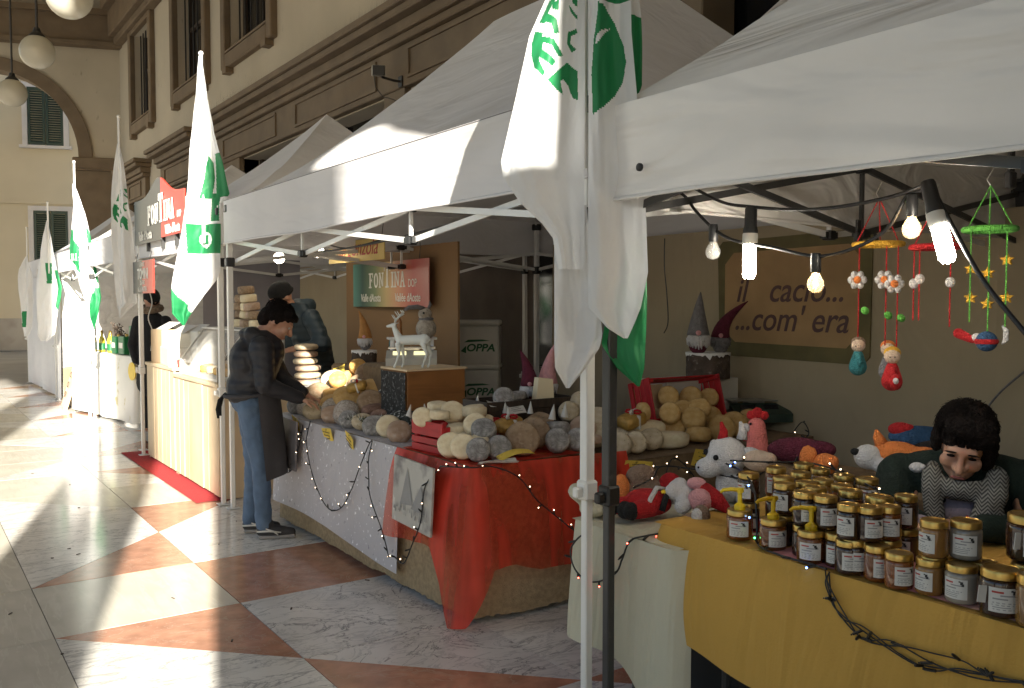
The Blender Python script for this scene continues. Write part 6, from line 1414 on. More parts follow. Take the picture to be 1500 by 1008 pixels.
curved_panel(T, -.98, .13, 0, zf, 'sign_black'); curved_panel(T, .132, .95, 0.02, zf, 'sign_red')
fontina(T, -.38, .16, .19, .15, 'lettering_white')
text_obj('lettering', 'DOP', .09, K['lettering_white'], T, (.8, -.006, .16), sx=.7); text_obj('lettering', "Valle d'Aosta", .13, K['lettering_white'], T, (-.5, -.006, .035), sx=.8, shear=.1, bold=.002); text_obj('lettering', "Vallée d'Aoste", .12, K['lettering_white'], T, (.56, -.006, .04), sx=.75, shear=.1, bold=.002)
for s_ in (-.5, .1, .6): m = MB(); m.box((s_, .03, -.02), (.03, .04, .12)); m.obj('clip', K['black_plastic'], T)
T = thing('grill_cheese_sign', 'small black and red sign with white capitals hanging under the tent edge', 'sign', (2.06, 9.55, 1.705), FACE_AISLE)
m = MB(); m.box((-.22, 0, .165), (.42, .012, .33)); m.obj('panel', K['sign_black'], T); m = MB(); m.box((.23, 0, .165), (.47, .012, .33)); m.obj('panel', K['sign_red'], T)
for (s, z, sz, bd) in (('I FAMOSI', .27, .065, .001), ('TOMINI', .15, .145, .004), ('DA FARE', .09, .06, .001), ('ALLA PIASTRA', .02, .07, .001)):
    text_obj('lettering', s, sz, K['lettering_white'], T, (.0 if sz < .1 else .02, -.008, z), sx=.92 if sz > .1 else .85, bold=bd)
for s_ in (-.3, .3): m = MB(); m.tube([(s_, 0, .33), (s_, .02, .42)], .003, 5); m.obj('hanging_wire', K['black_plastic'], T)
T = thing('yellow_sign', 'yellow hanging sign with red handwriting under the cheese tent', 'sign', (3.2, 6.95, 1.955), FACE_AISLE)
m = MB(); m.box((0, 0, .09), (1.1, .008, .18)); m.obj('panel', M('sign_yellow', (.62, .47, .16), .6, .06), T)
text_obj('lettering', 'Gorgonzola', .2, K['ink_red'], T, (-.02, -.006, .05), shear=.3, sx=.95)
for s_ in (-.5, .5): m = MB(); m.tube([(s_, 0, .18), (s_, .02, .34)], .003, 5); m.obj('hanging_wire', K['black_plastic'], T)
T = thing('poster', 'small red and white poster on the farthest closed tent', 'poster', (2.13, 17.9, 1.85), FACE_AISLE)
m = MB(); m.box((0, 0, .18), (.7, .01, .4)); m.obj('panel', K['cardboard'], T); m = MB(); m.box((.2, -.007, .18), (.3, .003, .4)); m.obj('print', K['sign_red'], T)
# white delivery boxes behind the cheese stall
for (z, lb) in ((.64, 'lower white polystyrene delivery box behind the cheese stall'), (1.045, 'upper white delivery box with dark printed logo behind the cheese stall')):
    T = thing('delivery_box', lb, 'box', (4.35, 6.85, z), R(-38), 'white delivery boxes')
    m = MB(); m.box((0, .2, .17), (.40, .34, .36), ch=.012); m.obj('box', K['white_box'], T); m = MB(); m.box((0, .2, .378), (.415, .355, .05), ch=.012); m.obj('lid', K['white_box'], T)
    text_obj('logo', 'OPPA', .095, K['green_ink'], T, (.03, .027, .12), sx=1.1, shear=.2, bold=.003)
    m = MB(); m.prism([(-.12, .026, .2), (.12, .026, .215), (.05, .026, .228), (-.08, .026, .225)], (0, .003, 0)); m.prism([(-.15, .026, .12), (-.1, .026, .1), (-.1, .026, .17)], (0, .003, 0)); m.obj('logo_swoosh', K['green_ink'], T)
m = MB(); m.box((4.5, 7.05, .315), (.7, .8, .63), ch=.01); tag(m.obj('cardboard_box', K['cardboard']), 'brown cardboard box under the white delivery boxes', 'box')
# lamps and cables of the cheese tent
for i, (x, y, z) in enumerate(((2.9, 7.95, 2.02), (2.95, 7.15, 2.04))):
    T = thing('globe_bulb', ['small lit globe bulb, left of the two under the cheese tent', 'small lit globe bulb, right of the two under the cheese tent'][i], 'light bulb', (x, y, z))
    m = MB(); m.ball((0, 0, 0), .05, 16, 12); m.obj('globe', K['e_globe'], T, True); m = MB(); m.tube([(0, 0, .045), (0, 0, .1)], .018, 10); m.obj('socket', K['black_plastic'], T)
cable('black cable sagging under the front edge of the cheese tent', [(2.25, 6.6, 2.02), (2.4, 6.2, 1.98), (2.4, 5.6, 1.955), (2.4, 4.9, 1.97), (2.4, 4.3, 2.0), (2.4, 3.8, 2.03), (2.4, 3.3, 2.05)], .007)
cable('thin cable to the globe bulbs under the cheese tent', [(2.9, 7.95, 2.1), (2.95, 7.5, 2.06), (2.95, 7.15, 2.12), (3.0, 6.7, 2.05), (3.1, 6.2, 2.1)], .005)
cable('black cable dropping from the frame beside the back post', [(4.6, 5.3, 2.2), (4.6, 5.3, 2.0), (4.62, 5.25, 1.7), (4.66, 5.2, 1.4), (4.7, 5.1, 1.1), (4.75, 5.05, .85)], .007)
# ---------------------------------------------------------------- wood-fronted counter of the peaked tent
def counter(label, y0, y1, z, n, mat='pine'):
    T = thing('counter', label, 'counter', (2.45, (y0 + y1) / 2, 0)); L = (y1 - y0)
    for k in range(n):
        m = MB(); m.box((-.33 + random.uniform(0, .006), -L / 2 + L * (k + .5) / n, z / 2), (.018, L / n - .006, z - .06), ch=.002); m.obj('plank', K[mat], T)
    m = MB(); m.box((.01, 0, z - .015), (.72, L + .03, .03), ch=.004); m.obj('counter_top', K['pine'], T)
    for s_ in (-1, 1): m = MB(); m.box((.02, s_ * (L / 2 - .01), z / 2 - .02), (.68, .018, z - .05)); m.obj('side_panel', K[mat], T)
    return T
counter('pale wooden counter behind the white post, boxes stacked on it', 8.62, 9.72, 1.0, 7); counter('wooden plank counter carrying the glass display case', 7.22, 8.58, .95, 9)
m = MB(); m.grid(lambda u, v: (lerp(1.93, 2.75, u), lerp(7.22, 10.15, v) + .02 * noise1(u * 5), .006 + .002 * noise1(u * 9, v * 9)), 20, 40)
tag(m.obj('red_carpet', K['carpet_red'], None, True), 'red carpet laid before the wooden counter', 'carpet')
T = thing('display_case', 'slanted glass display case full of cheese on the plank counter', 'display case', (2.42, 7.9, .953))
P = [(-.28, 0), (.28, 0), (.28, .42), (-.05, .42), (-.28, .12)]
for s_ in (-1, 1): m = MB(); m.prism([(a, s_ * .58, b) for a, b in P], (0, .006, 0)); m.obj('side_glass', K['clear'], T)
m = MB(); m.prism([(-.28, -.58, .12), (-.05, -.58, .42), (-.045, -.58, .415), (-.275, -.58, .115)], (0, 1.16, 0)); m.obj('front_glass', K['clear'], T)
m = MB(); m.box((.1, 0, .425), (.36, 1.18, .012)); m.obj('top_shelf', K['paper'], T)
m = MB(); m.box((0, 0, .01), (.54, 1.14, .02)); m.obj('tray', K['paper'], T)
m = MB()
for (a, b) in (((-.28, .12), (-.05, .42)), ((-.28, 0), (-.28, .12)), ((.28, 0), (.28, .42))):
    for s_ in (-.585, .585): m.bar((a[0], s_, a[1]), (b[0], s_, b[1]), .014)
m.obj('frame', K['steel'], T)
for k in range(9):
    put_cheese(2.33 + .14 * (k % 2), 7.45 + .105 * k, 1.01, .13, ('ch_ivory', 'ch_tan', 'ch_orange')[k % 3], 'bun', 'up', 'small cheese inside the slanted glass display case', 'cheeses in the display case')
rr = random.Random(4)
for lv, n in enumerate((5, 4, 3, 2, 1)):
    for k in range(n):
        put_cheese(2.5 + rr.uniform(-.03, .03), 7.62 + (k - n / 2) * .14 + .07, 1.43 + lv * .072, .14, ('ch_ivory', 'ch_brown', 'ch_pink')[(k + lv) % 3], 'wheel', 'up', 'small cheese wheel in the pyramid on top of the display case', 'cheese pyramid on the case')
for (x, y, z, sx, sy, sz, rz, mt, lb) in ((2.3, 9.45, 1.0, .3, .35, .34, 4, 'cardboard', 'tall open cardboard box at the end of the pale counter'), (2.3, 8.98, 1.0, .36, .5, .18, -5, 'white_box', 'white foam tray stack on the pale counter'), (2.32, 8.92, 1.18, .3, .36, .14, 6, 'white_box', 'white carton on top of the foam trays'), (2.42, 8.72, 1.0, .22, .2, .34, 12, 'white_box', 'white upright carton next to the display case')):
    T = thing('carton', lb, 'box', (x, y, z), R(rz))
    m = MB(); m.box((0, 0, sz / 2), (sx, sy, sz), ch=.006); m.obj('box', K[mt], T)
    m = MB(); m.box((-.04, 0, sz + .03), (sx * .6, sy * .96, .005), Euler((0, R(-28), 0)).to_matrix()); m.obj('flap', K['paper'], T)
m = MB(); m.lathe([(0, 0), (.035, 0), (.04, .06), (.034, .075), (0, .08)], 16); tag(m.obj('red_jar', K['ink_red'], None, 40, loc=(2.2, 8.68, 1.0)), 'small red jar between the cartons and the display case', 'jar')
# ---------------------------------------------------------------- olive oil table and things farther down the row
A0, A1 = Vector((2.55, 12.35, 0)), Vector((2.16, 14.7, 0)); dv = (A1 - A0).normalized(); nv = Vector((dv.y, -dv.x, 0))
def on(t, b=0, z=0): p = A0 + (A1 - A0) * t + nv * b; return (p.x, p.y, z)
T = thing('oil_table', 'trestle table under the white cloth with olive oil', 'table', on(.5, .35))
ang = math.atan2(dv.y, dv.x)
m = MB(); m.box((0, 0, .87), (2.3, .66, .03), Matrix.Rotation(ang, 3, 'Z')); m.obj('tabletop', K['pine'], T)
m = MB(); P = [on(1, .7), on(1, .0), on(0, 0), on(0, .7)]
m.grid(lambda u, v: tuple(Vector(on(u, lerp(0, .7, v), .9))), 10, 6)
skirt(m, [p[:2] for p in P], .9, lambda s: .03, .03, 3, 2, 140, 12, .012, .03)
tag(m.obj('white_tablecloth', overlay(M('white_print_cloth', (.78, .77, .72), .85, .03, 3), (.5, .42, .12), 5, .64, .7, .7), None, True), 'bright white printed cloth on the olive oil table', 'tablecloth')
def bottle(label, p, s_=1.0):
    T = thing('oil_bottle', label, 'bottle', p, 0, 'olive oil bottles')
    m = MB(); m.lathe([(0, 0), (.04 * s_, 0), (.042 * s_, .01), (.042 * s_, .16 * s_), (.03 * s_, .2 * s_), (.014 * s_, .23 * s_), (.014 * s_, .28 * s_), (0, .28 * s_)], 14); m.obj('glass', K['oil'], T, 40)
    m = MB(); m.lathe([(.0435 * s_, .03), (.0435 * s_, .13 * s_)], 14); m.obj('bottle_label', K['tin_green'], T, True); m = MB(); m.lathe([(0, .31 * s_), (.016 * s_, .31 * s_), (.016 * s_, .265 * s_)], 10); m.obj('cap', K['gold'], T, True)
for k, t in enumerate((.78, .71, .64, .57, .50)): bottle('yellow olive oil bottle with green label on the white cloth', on(t, .12 + .05 * (k % 2), .905))
def tin(label, p, a, h):
    T = thing('oil_tin', label, 'tin', p, ang - R(90))
    m = MB(); m.box((0, 0, h / 2), (a, a * 1.2, h), ch=.01); m.obj('can', K['tin_green'], T); m = MB(); m.lathe([(0, h + .03), (.02, h + .03), (.022, h)], 12); m.obj('cap', K['gold'], T, True)
    m = MB(); m.box((-a / 2 - .002, 0, h * .5), (.002, a * .8, h * .3)); m.obj('tin_label', K['lettering_white'], T)
tin('small green oil tin next to the bottles', on(.40, .14, .905), .14, .24); tin('wide green oil tin in the middle of the oil table', on(.27, .14, .905), .17, .25); tin('tallest green oil tin at the near end of the oil table', on(.12, .16, .905), .18, .4)
rr = random.Random(8)
T = thing('olive_branch', 'dry olive branch standing behind the oil bottles', 'branch', on(.55, .3, .905)); m = MB(); m.lathe([(0, 0), (.05, 0), (.06, .12), (.04, .16)], 12); m.obj('vase', K['pine_red'], T, True)
m = MB()
for k in range(9):
    a = rr.uniform(0, 6.28); e = (.2 * math.cos(a) * rr.random(), .3 * math.sin(a) * rr.random(), rr.uniform(.25, .42)); m.tube([(0, 0, .1), (e[0] * .4, e[1] * .4, e[2] * .6), e], .005, 5)
    for j in range(9): t = rr.uniform(.4, 1); p = Vector(e) * t + Vector((rr.uniform(-.03, .03), rr.uniform(-.03, .03), 0)); m.add([p, p + Vector((.03, .02, .02)), p + Vector((.0, .03, .04))], [(0, 1, 2)])
m.obj('twigs', K['bark'], T, norm=False)
T = thing('round_yellow_sign', 'round yellow sign hanging on the near corner of the oil table', 'sign', on(-.02, -.07, .72), ang - R(90) + R(90)); 
m = MB(); m.lathe([(0, 0), (.12, 0), (.12, .01), (0, .01)], 24); m.obj('disc', K['yellow_plastic'], T, rot=(R(90), 0, 0)); text_obj('lettering', '€', .14, K['ink'], T, (0, -.012, -.05))
for (x, y, z, sx, sy, sz, rz, mt, lb) in ((2.42, 15.2, .3, .5, .6, .6, 12, 'cardboard', 'brown cardboard box beside the oil table'), (2.45, 15.25, .85, .45, .5, .46, -8, 'paper', 'crumpled white package on the brown cardboard box')):
    m = MB(); m.box((0, 0, 0), (sx, sy, sz), ch=.02); tag(m.obj('cardboard_box', K[mt], None, loc=(x, y, z + .01), rot=(0, 0, R(rz))), lb, 'box')
T = thing('leaning_board', 'wooden crate board leaning against the boxes by the oil table', 'board', (2.05, 14.95, .01), FACE_AISLE)
m = MB(); m.box((0, .0, .36), (.34, .03, .72), ch=.004); m.obj('board', K['pine'], T, rot=(R(-14), R(14), 0))
for k in range(3): m = MB(); m.lathe([(.03, 0), (.045, 0), (.045, .004), (.03, .004)], 14); m.obj('stamp_ring', K['ink_brown'], T, loc=(.03 + .05 * k, .02 + .035 * k, .22 + .15 * k), rot=(R(76), R(14), 0))
# ---------------------------------------------------------------- people
def quilt(m, fr, st):
    n, L, p, cr, tc = nodes(m); w_ = n.new('ShaderNodeTexWave'); w_.bands_direction = 'Z'; w_.inputs['Scale'].default_value = fr; w_.inputs['Distortion'].default_value = .8
    L.new(tc.outputs['Object'], w_.inputs['Vector']); b = n.new('ShaderNodeBump'); b.inputs['Strength'].default_value = st; b.inputs['Distance'].default_value = .03
    L.new(w_.outputs['Fac'], b.inputs['Height'])
    if p.inputs['Normal'].links: L.new(p.inputs['Normal'].links[0].from_socket, b.inputs['Normal'])
    L.new(b.outputs[0], p.inputs['Normal'])
quilt(K['navy'], 5.5, .22); quilt(K['teal_jacket'], 5, .2)
def hand(root, d, up, s_=1.0, curl=.5):
    """palm and five bent fingers as limbs; d = direction of the fingers, up = back of the hand"""
    d = Vector(d).normalized(); up = Vector(up); up = (up - d * up.dot(d)).normalized(); side = d.cross(up); c = Vector(root); P = []
    for k in range(4): P.append(('c', c + side * (k - 1.5) * .016 * s_, .014 * s_, c + d * .055 * s_ + side * (k - 1.5) * .019 * s_, .012 * s_))
    for k, L in enumerate((.062, .074, .07, .052)):
        b = c + d * .06 * s_ + side * (k - 1.5) * .0205 * s_; q = b + (d - up * curl * .5).normalized() * L * .5 * s_; e = q + (d - up * curl * 1.6).normalized() * L * .5 * s_
        P += [('c', b, .0092 * s_, q, .0085 * s_), ('c', q, .0085 * s_, e, .0072 * s_)]
    b = c + side * .03 * s_ + d * .015 * s_; q = b + (d * .6 + side * .8 - up * .3).normalized() * .035 * s_; e = q + (d * 1 + side * .2 - up * .5).normalized() * .03 * s_
    P += [('c', c + side * .02 * s_, .013 * s_, b, .012 * s_), ('c', b, .011 * s_, q, .0098 * s_), ('c', q, .0096 * s_, e, .008 * s_)]
    return P
def head_prims(c, rot, s_=1.0):
    c = Vector(c); f = lambda p: c + rot @ (Vector(p) * s_); e = lambda p, r_: ('e', f(p), tuple(x * s_ for x in r_), rot)
    return [e((0, .012, .02), (.076, .098, .105)), e((0, -.03, -.055), (.058, .062, .062)), e((0, -.062, -.095), (.028, .026, .022)), e((-.036, -.066, -.025), (.032, .026, .032)), e((.036, -.066, -.025), (.032, .026, .032)),
            e((0, -.078, .03), (.052, .018, .013)), ('c', f((0, -.092, .012)), .011 * s_, f((0, -.118, -.028)), .0145 * s_), e((-.014, -.1, -.032), (.011, .011, .009)), e((.014, -.1, -.032), (.011, .011, .009)),
            e((0, -.088, -.066), (.026, .012, .007)), e((0, -.085, -.078), (.022, .012, .008)), e((-.077, .02, -.01), (.012, .022, .032)), e((.077, .02, -.01), (.012, .022, .032)),
            ('c', f((0, .03, -.06)), .052 * s_, f((0, .045, -.15)), .055 * s_)]
def face_parts(T, c, rot, s_=1.0, shut=False):
    c = Vector(c); f = lambda p: c + rot @ (Vector(p) * s_)
    for x in (-.033, .033):
        m = MB(); m.ball(f((x, -.082, .008)), tuple(v * s_ for v in (.014, .007, .004 if shut else .008)), 12, 8, rot=rot); m.obj('eye', K['hair'] if shut else K['paper'], T, True)
        m = MB(); m.ball(f((x * 1.05, -.096, .034)), tuple(v * s_ for v in (.02, .004, .0028)), 12, 8, rot=rot); m.obj('eyebrow', K['hair'], T, True)
    m = MB(); m.ball(f((0, -.098, -.071)), tuple(v * s_ for v in (.024, .006, .0055)), 12, 8, rot=rot); m.obj('lips', M('lips', (.32, .10, .085), .5, .1), T, True)

def strands(T, f, n, seed, R0=(.097, .112, .088)):
    m = MB(); rr = random.Random(seed)
    for k in range(n):
        a = rr.uniform(0, 6.28); t = rr.uniform(.1, 1.5)
        P = [Vector((R0[0] * math.cos(a + s * .25) * math.sin(t + s), .03 + R0[1] * math.sin(a + s * .25) * math.sin(t + s), .055 + R0[2] * math.cos(t + s))) for s in (0, .22, .45)]
        if P[2].y < -.05 and P[2].z < .05: continue
        o_ = rr.uniform(1.0, 1.06); P = [Vector((p_.x * o_, .03 + (p_.y - .03) * o_, .055 + (p_.z - .055) * o_)) for p_ in P]
        P[2] += Vector((rr.uniform(-.008, .008), rr.uniform(-.008, .008), rr.uniform(-.004, .008)))
        m.tube([f(p_) for p_ in P], [.002, .0016, .0006], 3)
    m.obj('hair_strands', K['hair'], T, True)
# shopper in profile, bending over the cheese; local x = the way the shopper faces
PZ = thing('person', 'shopper in dark puffer jacket, long apron and jeans bending over the cheeses', 'person', (2.01, 5.98, 0), R(-23))
hr = (Matrix.Rotation(R(90), 3, 'Z') @ Matrix.Rotation(R(38), 3, 'X'))
hc = (.155, 0, 1.475)
bd = head_prims(hc, hr) + [('c', (.10, 0, 1.36), .055, (.04, 0, 1.28), .09), ('c', (.03, 0, 1.28), .10, (-.04, 0, .98), .12), ('c', (-.03, -.09, .92), .07, (.03, -.09, .5), .05), ('c', (.03, -.09, .5), .05, (.045, -.09, .08), .04), ('c', (-.04, .09, .92), .07, (-.03, .1, .5), .05), ('c', (-.03, .1, .5), .05, (-.06, .1, .08), .04),
      ('c', (.06, -.14, 1.3), .06, (.09, -.19, 1.06), .045), ('c', (.09, -.19, 1.06), .042, (.30, -.12, .955), .028), ('c', (.06, .14, 1.3), .06, (.16, .19, 1.08), .045), ('c', (.16, .19, 1.08), .042, (.33, .1, .96), .028),
      ('e', (.10, -.09, .04), (.09, .035, .03)), ('e', (-.01, .1, .04), (.09, .035, .03))]
bd += hand((.315, -.12, .948), (1, .1, -.35), (.3, 0, 1), 1.0, .6) + hand((.345, .1, .95), (1, -.2, -.35), (.3, 0, 1), 1.0, .6)
blob('body', bd, K['skin'], PZ, .0075, 4)
face_parts(PZ, hc, hr)
f = lambda p: Vector(hc) + hr @ Vector(p)
blob('hair', [('e', f((0, .03, .05)), (.092, .105, .085), hr), ('e', f((0, .085, -.01)), (.078, .06, .085), hr), ('e', f((-.05, -.02, .075)), (.05, .06, .04), hr), ('e', f((.05, -.02, .075)), (.05, .06, .04), hr), ('e', f((0, -.06, .08)), (.06, .04, .03), hr), ('e', f((-.074, .03, .02)), (.02, .05, .05), hr), ('e', f((.074, .03, .02)), (.02, .05, .05), hr)], K['hair'], PZ, .009, 2, disp=(.022, .025))
strands(PZ, f, 420, 5, (.094, .106, .086))
blob('jacket', [('c', (.05, 0, 1.28), .145, (-.05, 0, 1.02), .155), ('e', (-.07, 0, 1.2), (.11, .16, .17)), ('c', (.05, -.15, 1.30), .085, (.07, -.2, 1.06), .066), ('c', (.07, -.2, 1.06), .063, (.29, -.125, .962), .045), ('c', (.05, .15, 1.30), .085, (.15, .2, 1.08), .066), ('c', (.15, .2, 1.08), .063, (.31, .105, .968), .045),
                ('c', (-.02, -.08, 1.395), .055, (-.04, .08, 1.385), .055), ('e', (-.03, 0, 1.40), (.085, .10, .045)), ('c', (.07, -.06, 1.39), .035, (.02, -.09, 1.37), .05), ('e', (-.06, 0, .98), (.135, .165, .09))], K['navy'], PZ, .011, 4, disp=(.012, .08))
blob('jeans', [('e', (-.045, 0, .94), (.125, .16, .10)), ('c', (-.03, -.085, .9), .096, (.03, -.09, .5), .066), ('c', (.03, -.09, .5), .064, (.045, -.09, .10), .056), ('c', (-.045, .085, .9), .096, (-.03, .1, .5), .066), ('c', (-.03, .1, .5), .064, (-.06, .1, .10), .056)], K['denim'], PZ, .010, 3, disp=(.016, .07))
for (x, y, lb) in ((.11, -.09, 0), (-.0, .10, 1)):
    s_ = blob('shoe', [('c', (x - .075, y, .055), .042, (x + .02, y, .05), .043), ('c', (x + .02, y, .05), .043, (x + .115, y, .038), .032), ('c', (x - .06, y, .08), .042, (x - .045, y, .105), .044)], K['shoe_black'], PZ, .008, 3)
    m = MB(); m.box((x + .02, y, .016), (.25, .082, .026), ch=.012); m.obj('sole', K['shoe_grey'], s_)
    m = MB(); m.tube([(x - .11, y - .044, .06), (x - .03, y - .05, .062), (x + .05, y - .046, .05)], [.006, .007, .004], 6); m.obj('stripe', K['paper'], s_, True)
    m = MB(); m.tube([(x - .05, y - .052, .08), (x + .0, y - .052, .06), (x + .03, y - .05, .035)], [.004, .006, .004], 6); m.obj('stripe', K['paper'], s_, True)
m = MB()
def ap(u, v):
    th = lerp(-1.35, 1.35, u); z = lerp(1.0, .43, v); k = 1 + .10 * math.sin(u * 14 + v * 3) * v * .6
    return (-.015 + .17 * math.cos(th) * k + .05 * v, .195 * math.sin(th) * k, z + .02 * math.cos(th * 2) * v)
m.grid(ap, 40, 20); m.obj('apron', K['apron'], PZ, True)
m = MB(); n = 30; m.tube([(-.045 + .165 * math.cos(2 * math.pi * k / n), .182 * math.sin(2 * math.pi * k / n), .985 + .01 * math.cos(2 * math.pi * k / n)) for k in range(n + 1)], .014, 6); m.obj('apron_band', K['apron'], PZ, True)
for d in (-.03, .03): m = MB(); m.tube([(-.205, d, .985), (-.235, d * 2, .95), (-.25, d * 2.4, .89), (-.245, d * 2.2, .83)], [.012, .014, .012, .008], 6); m.obj('apron_tie', K['black_wool'], PZ, True)

# seller in dark teal jacket
PS = thing('person', 'seller in black knitted cap and dark teal jacket leaning over the stacked cheeses', 'person', (3.02, 7.72, 0), R(-34.7))
hr = Matrix.Rotation(R(-50), 3, 'Z') @ Matrix.Rotation(R(32), 3, 'X'); hc = (-.17, -.06, 1.655)
bd = head_prims(hc, hr) + [('c', (-.12, -.02, 1.55), .055, (0, 0, 1.45), .09), ('c', (.02, 0, 1.45), .1, (.12, .05, 1.0), .12), ('c', (.05, .04, .95), .08, (.05, .05, .08), .045), ('c', (.2, .06, .95), .08, (.2, .06, .08), .045), ('c', (.14, -.13, 1.46), .055, (.24, -.22, 1.24), .045), ('c', (.24, -.22, 1.24), .042, (.02, -.26, 1.2), .03)] + hand((.005, -.262, 1.2), (-1, -.1, -.1), (0, -.6, 1), 1, .5)
blob('body', bd, K['skin'], PS, .009, 3); face_parts(PS, hc, hr)
f = lambda p: Vector(hc) + hr @ Vector(p)
blob('cap', [('e', f((0, .02, .06)), (.094, .115, .085), hr), ('e', f((0, .03, .02)), (.094, .118, .045), hr)], K['black_wool'], PS, .01, 3)
blob('jacket', [('c', (-.02, .0, 1.47), .13, (.10, .04, 1.2), .17), ('c', (.10, .04, 1.2), .17, (.14, .05, .92), .165), ('c', (.12, -.13, 1.47), .085, (.24, -.22, 1.24), .075), ('c', (.24, -.22, 1.24), .072, (.05, -.258, 1.2), .05), ('c', (-.08, .15, 1.46), .085, (-.13, .05, 1.22), .07), ('c', (-.04, .03, 1.60), .05, (.05, .06, 1.58), .075), ('c', (-.08, -.05, 1.57), .04, (.03, -.06, 1.55), .06)], K['teal_jacket'], PS, .012, 4, disp=(.02, .09))
blob('trousers', [('c', (.05, .04, .95), .11, (.05, .05, .1), .065), ('c', (.2, .06, .95), .11, (.2, .06, .1), .065)], K['black_wool'], PS, .014, 3)
for x in (.05, .2):
    blob('shoe', [('c', (x, .05, .05), .045, (x - .05, -.07, .045), .04)], K['shoe_black'], PS, .01, 2)

# far seller with fur hood
PF = thing('person', 'distant seller in long dark coat with fur hood behind the olive oil table', 'person', (2.62, 11.7, 0), R(-34.7))
hr = Matrix.Rotation(R(160), 3, 'Z'); hc = (0, .0, 1.64)
blob('body', head_prims(hc, hr) + [('c', (0, 0, 1.5), .07, (0, 0, 1.0), .13), ('c', (-.08, 0, .95), .07, (-.08, 0, .05), .045), ('c', (.08, 0, .95), .07, (.08, 0, .05), .045)], K['skin'], PF, .012, 3)
blob('coat', [('c', (0, 0, 1.36), .15, (0, 0, .62), .2), ('c', (-.17, 0, 1.38), .075, (-.24, -.02, 1.08), .065), ('c', (-.24, -.02, 1.08), .06, (-.16, -.12, .9), .05), ('c', (.17, 0, 1.38), .075, (.24, -.02, 1.08), .065), ('c', (.24, -.02, 1.08), .06, (.2, -.08, .85), .05), ('e', (0, .0, 1.68), (.105, .115, .115))], K['black_wool'], PF, .014, 4)
m = MB(); n = 20; m.tube([(.11 * math.cos(2 * math.pi * k / n), -.02 + .1 * math.sin(2 * math.pi * k / n), 1.54 + .02 * math.sin(2 * math.pi * k / n)) for k in range(n + 1)], .045, 8); m.obj('fur_collar', K['fur'], PF, True)
blob('trousers', [('c', (-.08, 0, .95), .1, (-.08, 0, .08), .06), ('c', (.08, 0, .95), .1, (.08, 0, .08), .06)], K['black_wool'], PF, .014, 2)
cable('white lamp cord hanging from the small black and red sign', [(2.2, 9.9, 1.72), (2.22, 9.9, 1.6), (2.18, 9.9, 1.45), (2.22, 9.9, 1.3), (2.2, 9.9, 1.1)], .006, 'paper')

# woman bent over the honey table; local -y = the way she faces
PW = thing('person', 'dark-haired woman in green coat and grey herringbone scarf bending over the honey table', 'person', (3.07, 1.64, 0), R(-62))
hr = Matrix.Rotation(R(8), 3, 'Y') @ Matrix.Rotation(R(30), 3, 'X'); hc = (-.005, -.03, 1.11)
bd = head_prims(hc, hr) + [('c', (0, .06, .98), .06, (0, .14, .9), .1), ('c', (0, .14, .9), .12, (0, .26, .55), .13), ('c', (-.19, .12, .93), .06, (-.22, -.02, .80), .045), ('c', (-.22, -.02, .80), .04, (-.10, -.2, .845), .03), ('c', (.2, .12, .93), .06, (.22, -.04, .82), .045), ('c', (.22, -.04, .82), .04, (-.0, -.19, .855), .03), ('c', (-.09, .26, .5), .09, (-.1, .0, .48), .07), ('c', (-.1, .0, .48), .06, (-.1, .05, .06), .045), ('c', (.09, .26, .5), .09, (.1, .0, .48), .07), ('c', (.1, .0, .48), .06, (.1, .05, .06), .045)]
bd += hand((-.115, -.215, .85), (-.5, -1, -.25), (0, -.2, 1), 1, .7) + hand((-.02, -.205, .86), (-1, -.6, -.1), (0, -.3, 1), 1, .7)
blob('body', bd, K['skin'], PW, .0062, 4); face_parts(PW, hc, hr, 1, True)
f = lambda p: Vector(hc) + hr @ Vector(p)
hp = [('e', f((0, .03, .055)), (.097, .112, .088), hr), ('e', f((0, .08, -.01)), (.09, .07, .09), hr), ('e', f((.01, -.02, .1)), (.085, .065, .036), hr), ('e', f((.055, -.045, .075)), (.045, .04, .04), hr), ('e', f((.083, .0, .0)), (.026, .06, .085), hr), ('e', f((-.083, .01, .015)), (.022, .055, .06), hr)]
blob('hair', hp, K['hair'], PW, .006, 2, disp=(.016, .018))
strands(PW, f, 520, 6)
blob('coat', [('c', (0, .12, .92), .15, (0, .26, .55), .18), ('e', (0, .14, .96), (.27, .11, .11)), ('e', (0, .17, .98), (.15, .07, .1)), ('c', (-.22, .13, .965), .078, (-.25, -.02, .83), .07), ('c', (-.235, -.02, .82), .06, (-.15, -.14, .845), .05), ('c', (.23, .13, .975), .078, (.25, -.04, .84), .07), ('c', (.235, -.04, .83), .06, (.06, -.155, .85), .048), ('e', (0, .27, .5), (.2, .16, .12))], K['green_coat'], PW, .011, 4, disp=(.015, .08))
blob('sleeve', [('c', (-.155, -.14, .845), .036, (-.108, -.205, .85), .032)], K['sleeve'], PW, .008, 2); blob('sleeve', [('c', (.06, -.16, .853), .036, (-.005, -.198, .86), .032)], K['sleeve'], PW, .008, 2)
m = MB(); n = 16; m.tube([(.012 + .0 * k, -.193 + .034 * math.cos(2 * math.pi * k / n), .858 + .034 * math.sin(2 * math.pi * k / n)) for k in range(n + 1)], .006, 6); m.obj('bracelet', K['ink_red'], PW, True)
K['scarf'] = M('herringbone_scarf', (.30, .30, .28), .95, .1, 30, bump=.4, bscale=120)
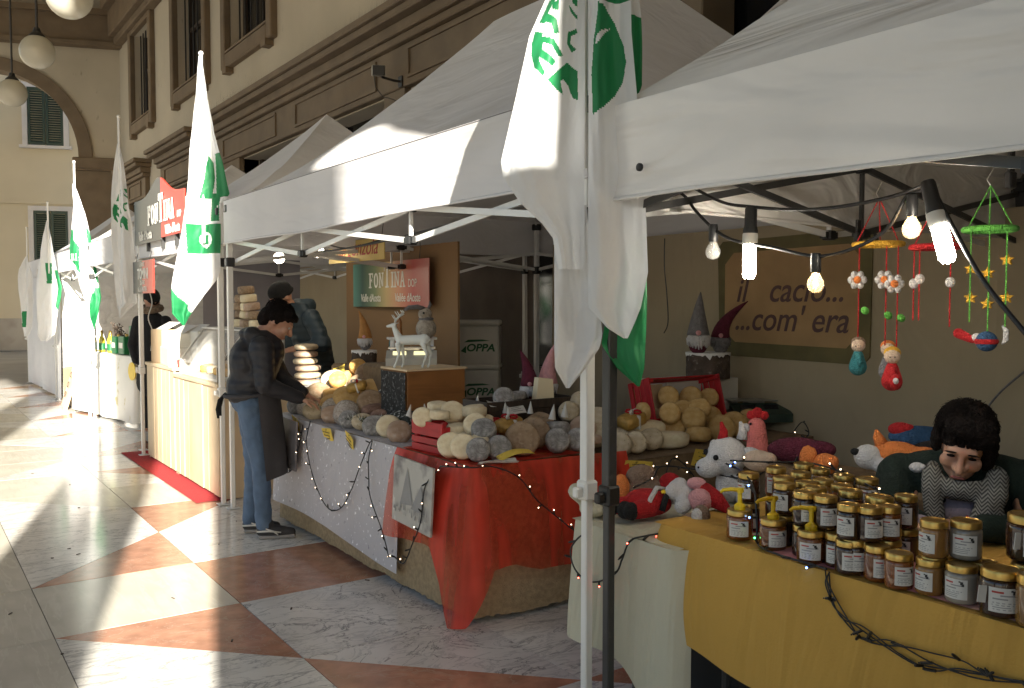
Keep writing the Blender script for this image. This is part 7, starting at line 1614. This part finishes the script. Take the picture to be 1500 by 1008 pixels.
n_, L_n, p_, cr_, tc_ = nodes(K['scarf']); sp = n_.new('ShaderNodeSeparateXYZ'); L_n.new(tc_.outputs['Object'], sp.inputs[0])
pp = n_.new('ShaderNodeMath'); pp.operation = 'PINGPONG'; pp.inputs[1].default_value = .018; L_n.new(sp.outputs['X'], pp.inputs[0])
ad = n_.new('ShaderNodeMath'); ad.operation = 'MULTIPLY_ADD'; ad.inputs[1].default_value = 1.1; L_n.new(pp.outputs[0], ad.inputs[0]); L_n.new(sp.outputs['Z'], ad.inputs[2])
mu = n_.new('ShaderNodeMath'); mu.operation = 'MULTIPLY'; mu.inputs[1].default_value = 520; L_n.new(ad.outputs[0], mu.inputs[0])
sn = n_.new('ShaderNodeMath'); sn.operation = 'SINE'; L_n.new(mu.outputs[0], sn.inputs[0])
mr_ = n_.new('ShaderNodeMapRange'); mr_.inputs['From Min'].default_value = -.6; mr_.inputs['From Max'].default_value = .6; L_n.new(sn.outputs[0], mr_.inputs['Value'])
mx_ = n_.new('ShaderNodeMix'); mx_.data_type = 'RGBA'; mx_.inputs[6].default_value = (.035, .036, .035, 1); mx_.inputs[7].default_value = (.22, .22, .20, 1); L_n.new(mr_.outputs[0], mx_.inputs[0]); L_n.new(mx_.outputs[2], p_.inputs['Base Color'])
ring = [(.105 * math.cos(a), .03 + .11 * math.sin(a), 0.985 + .03 * math.sin(a)) for a in [2 * math.pi * k / 14 for k in range(15)]]
sc = [('c', ring[k], .036, ring[k + 1], .036) for k in range(14)]
sc += [('c', (-.1, -.03, 1.0), .036, (-.1, -.085, .95), .036), ('c', (-.1, -.085, .95), .034, (-.085, -.105, .86), .032), ('c', (.1, -.03, 1.0), .038, (.095, -.085, .95), .04), ('c', (.095, -.09, .95), .04, (.05, -.125, .86), .042), ('c', (.08, -.11, .92), .036, (.1, -.105, .86), .034)]
blob('scarf', sc, K['scarf'], PW, .008, 3, disp=(.012, .05))
blob('jumper', [('e', (0, -.03, .87), (.07, .05, .06)), ('e', (0, .0, .92), (.06, .05, .05))], K['sleeve'], PW, .01, 2)
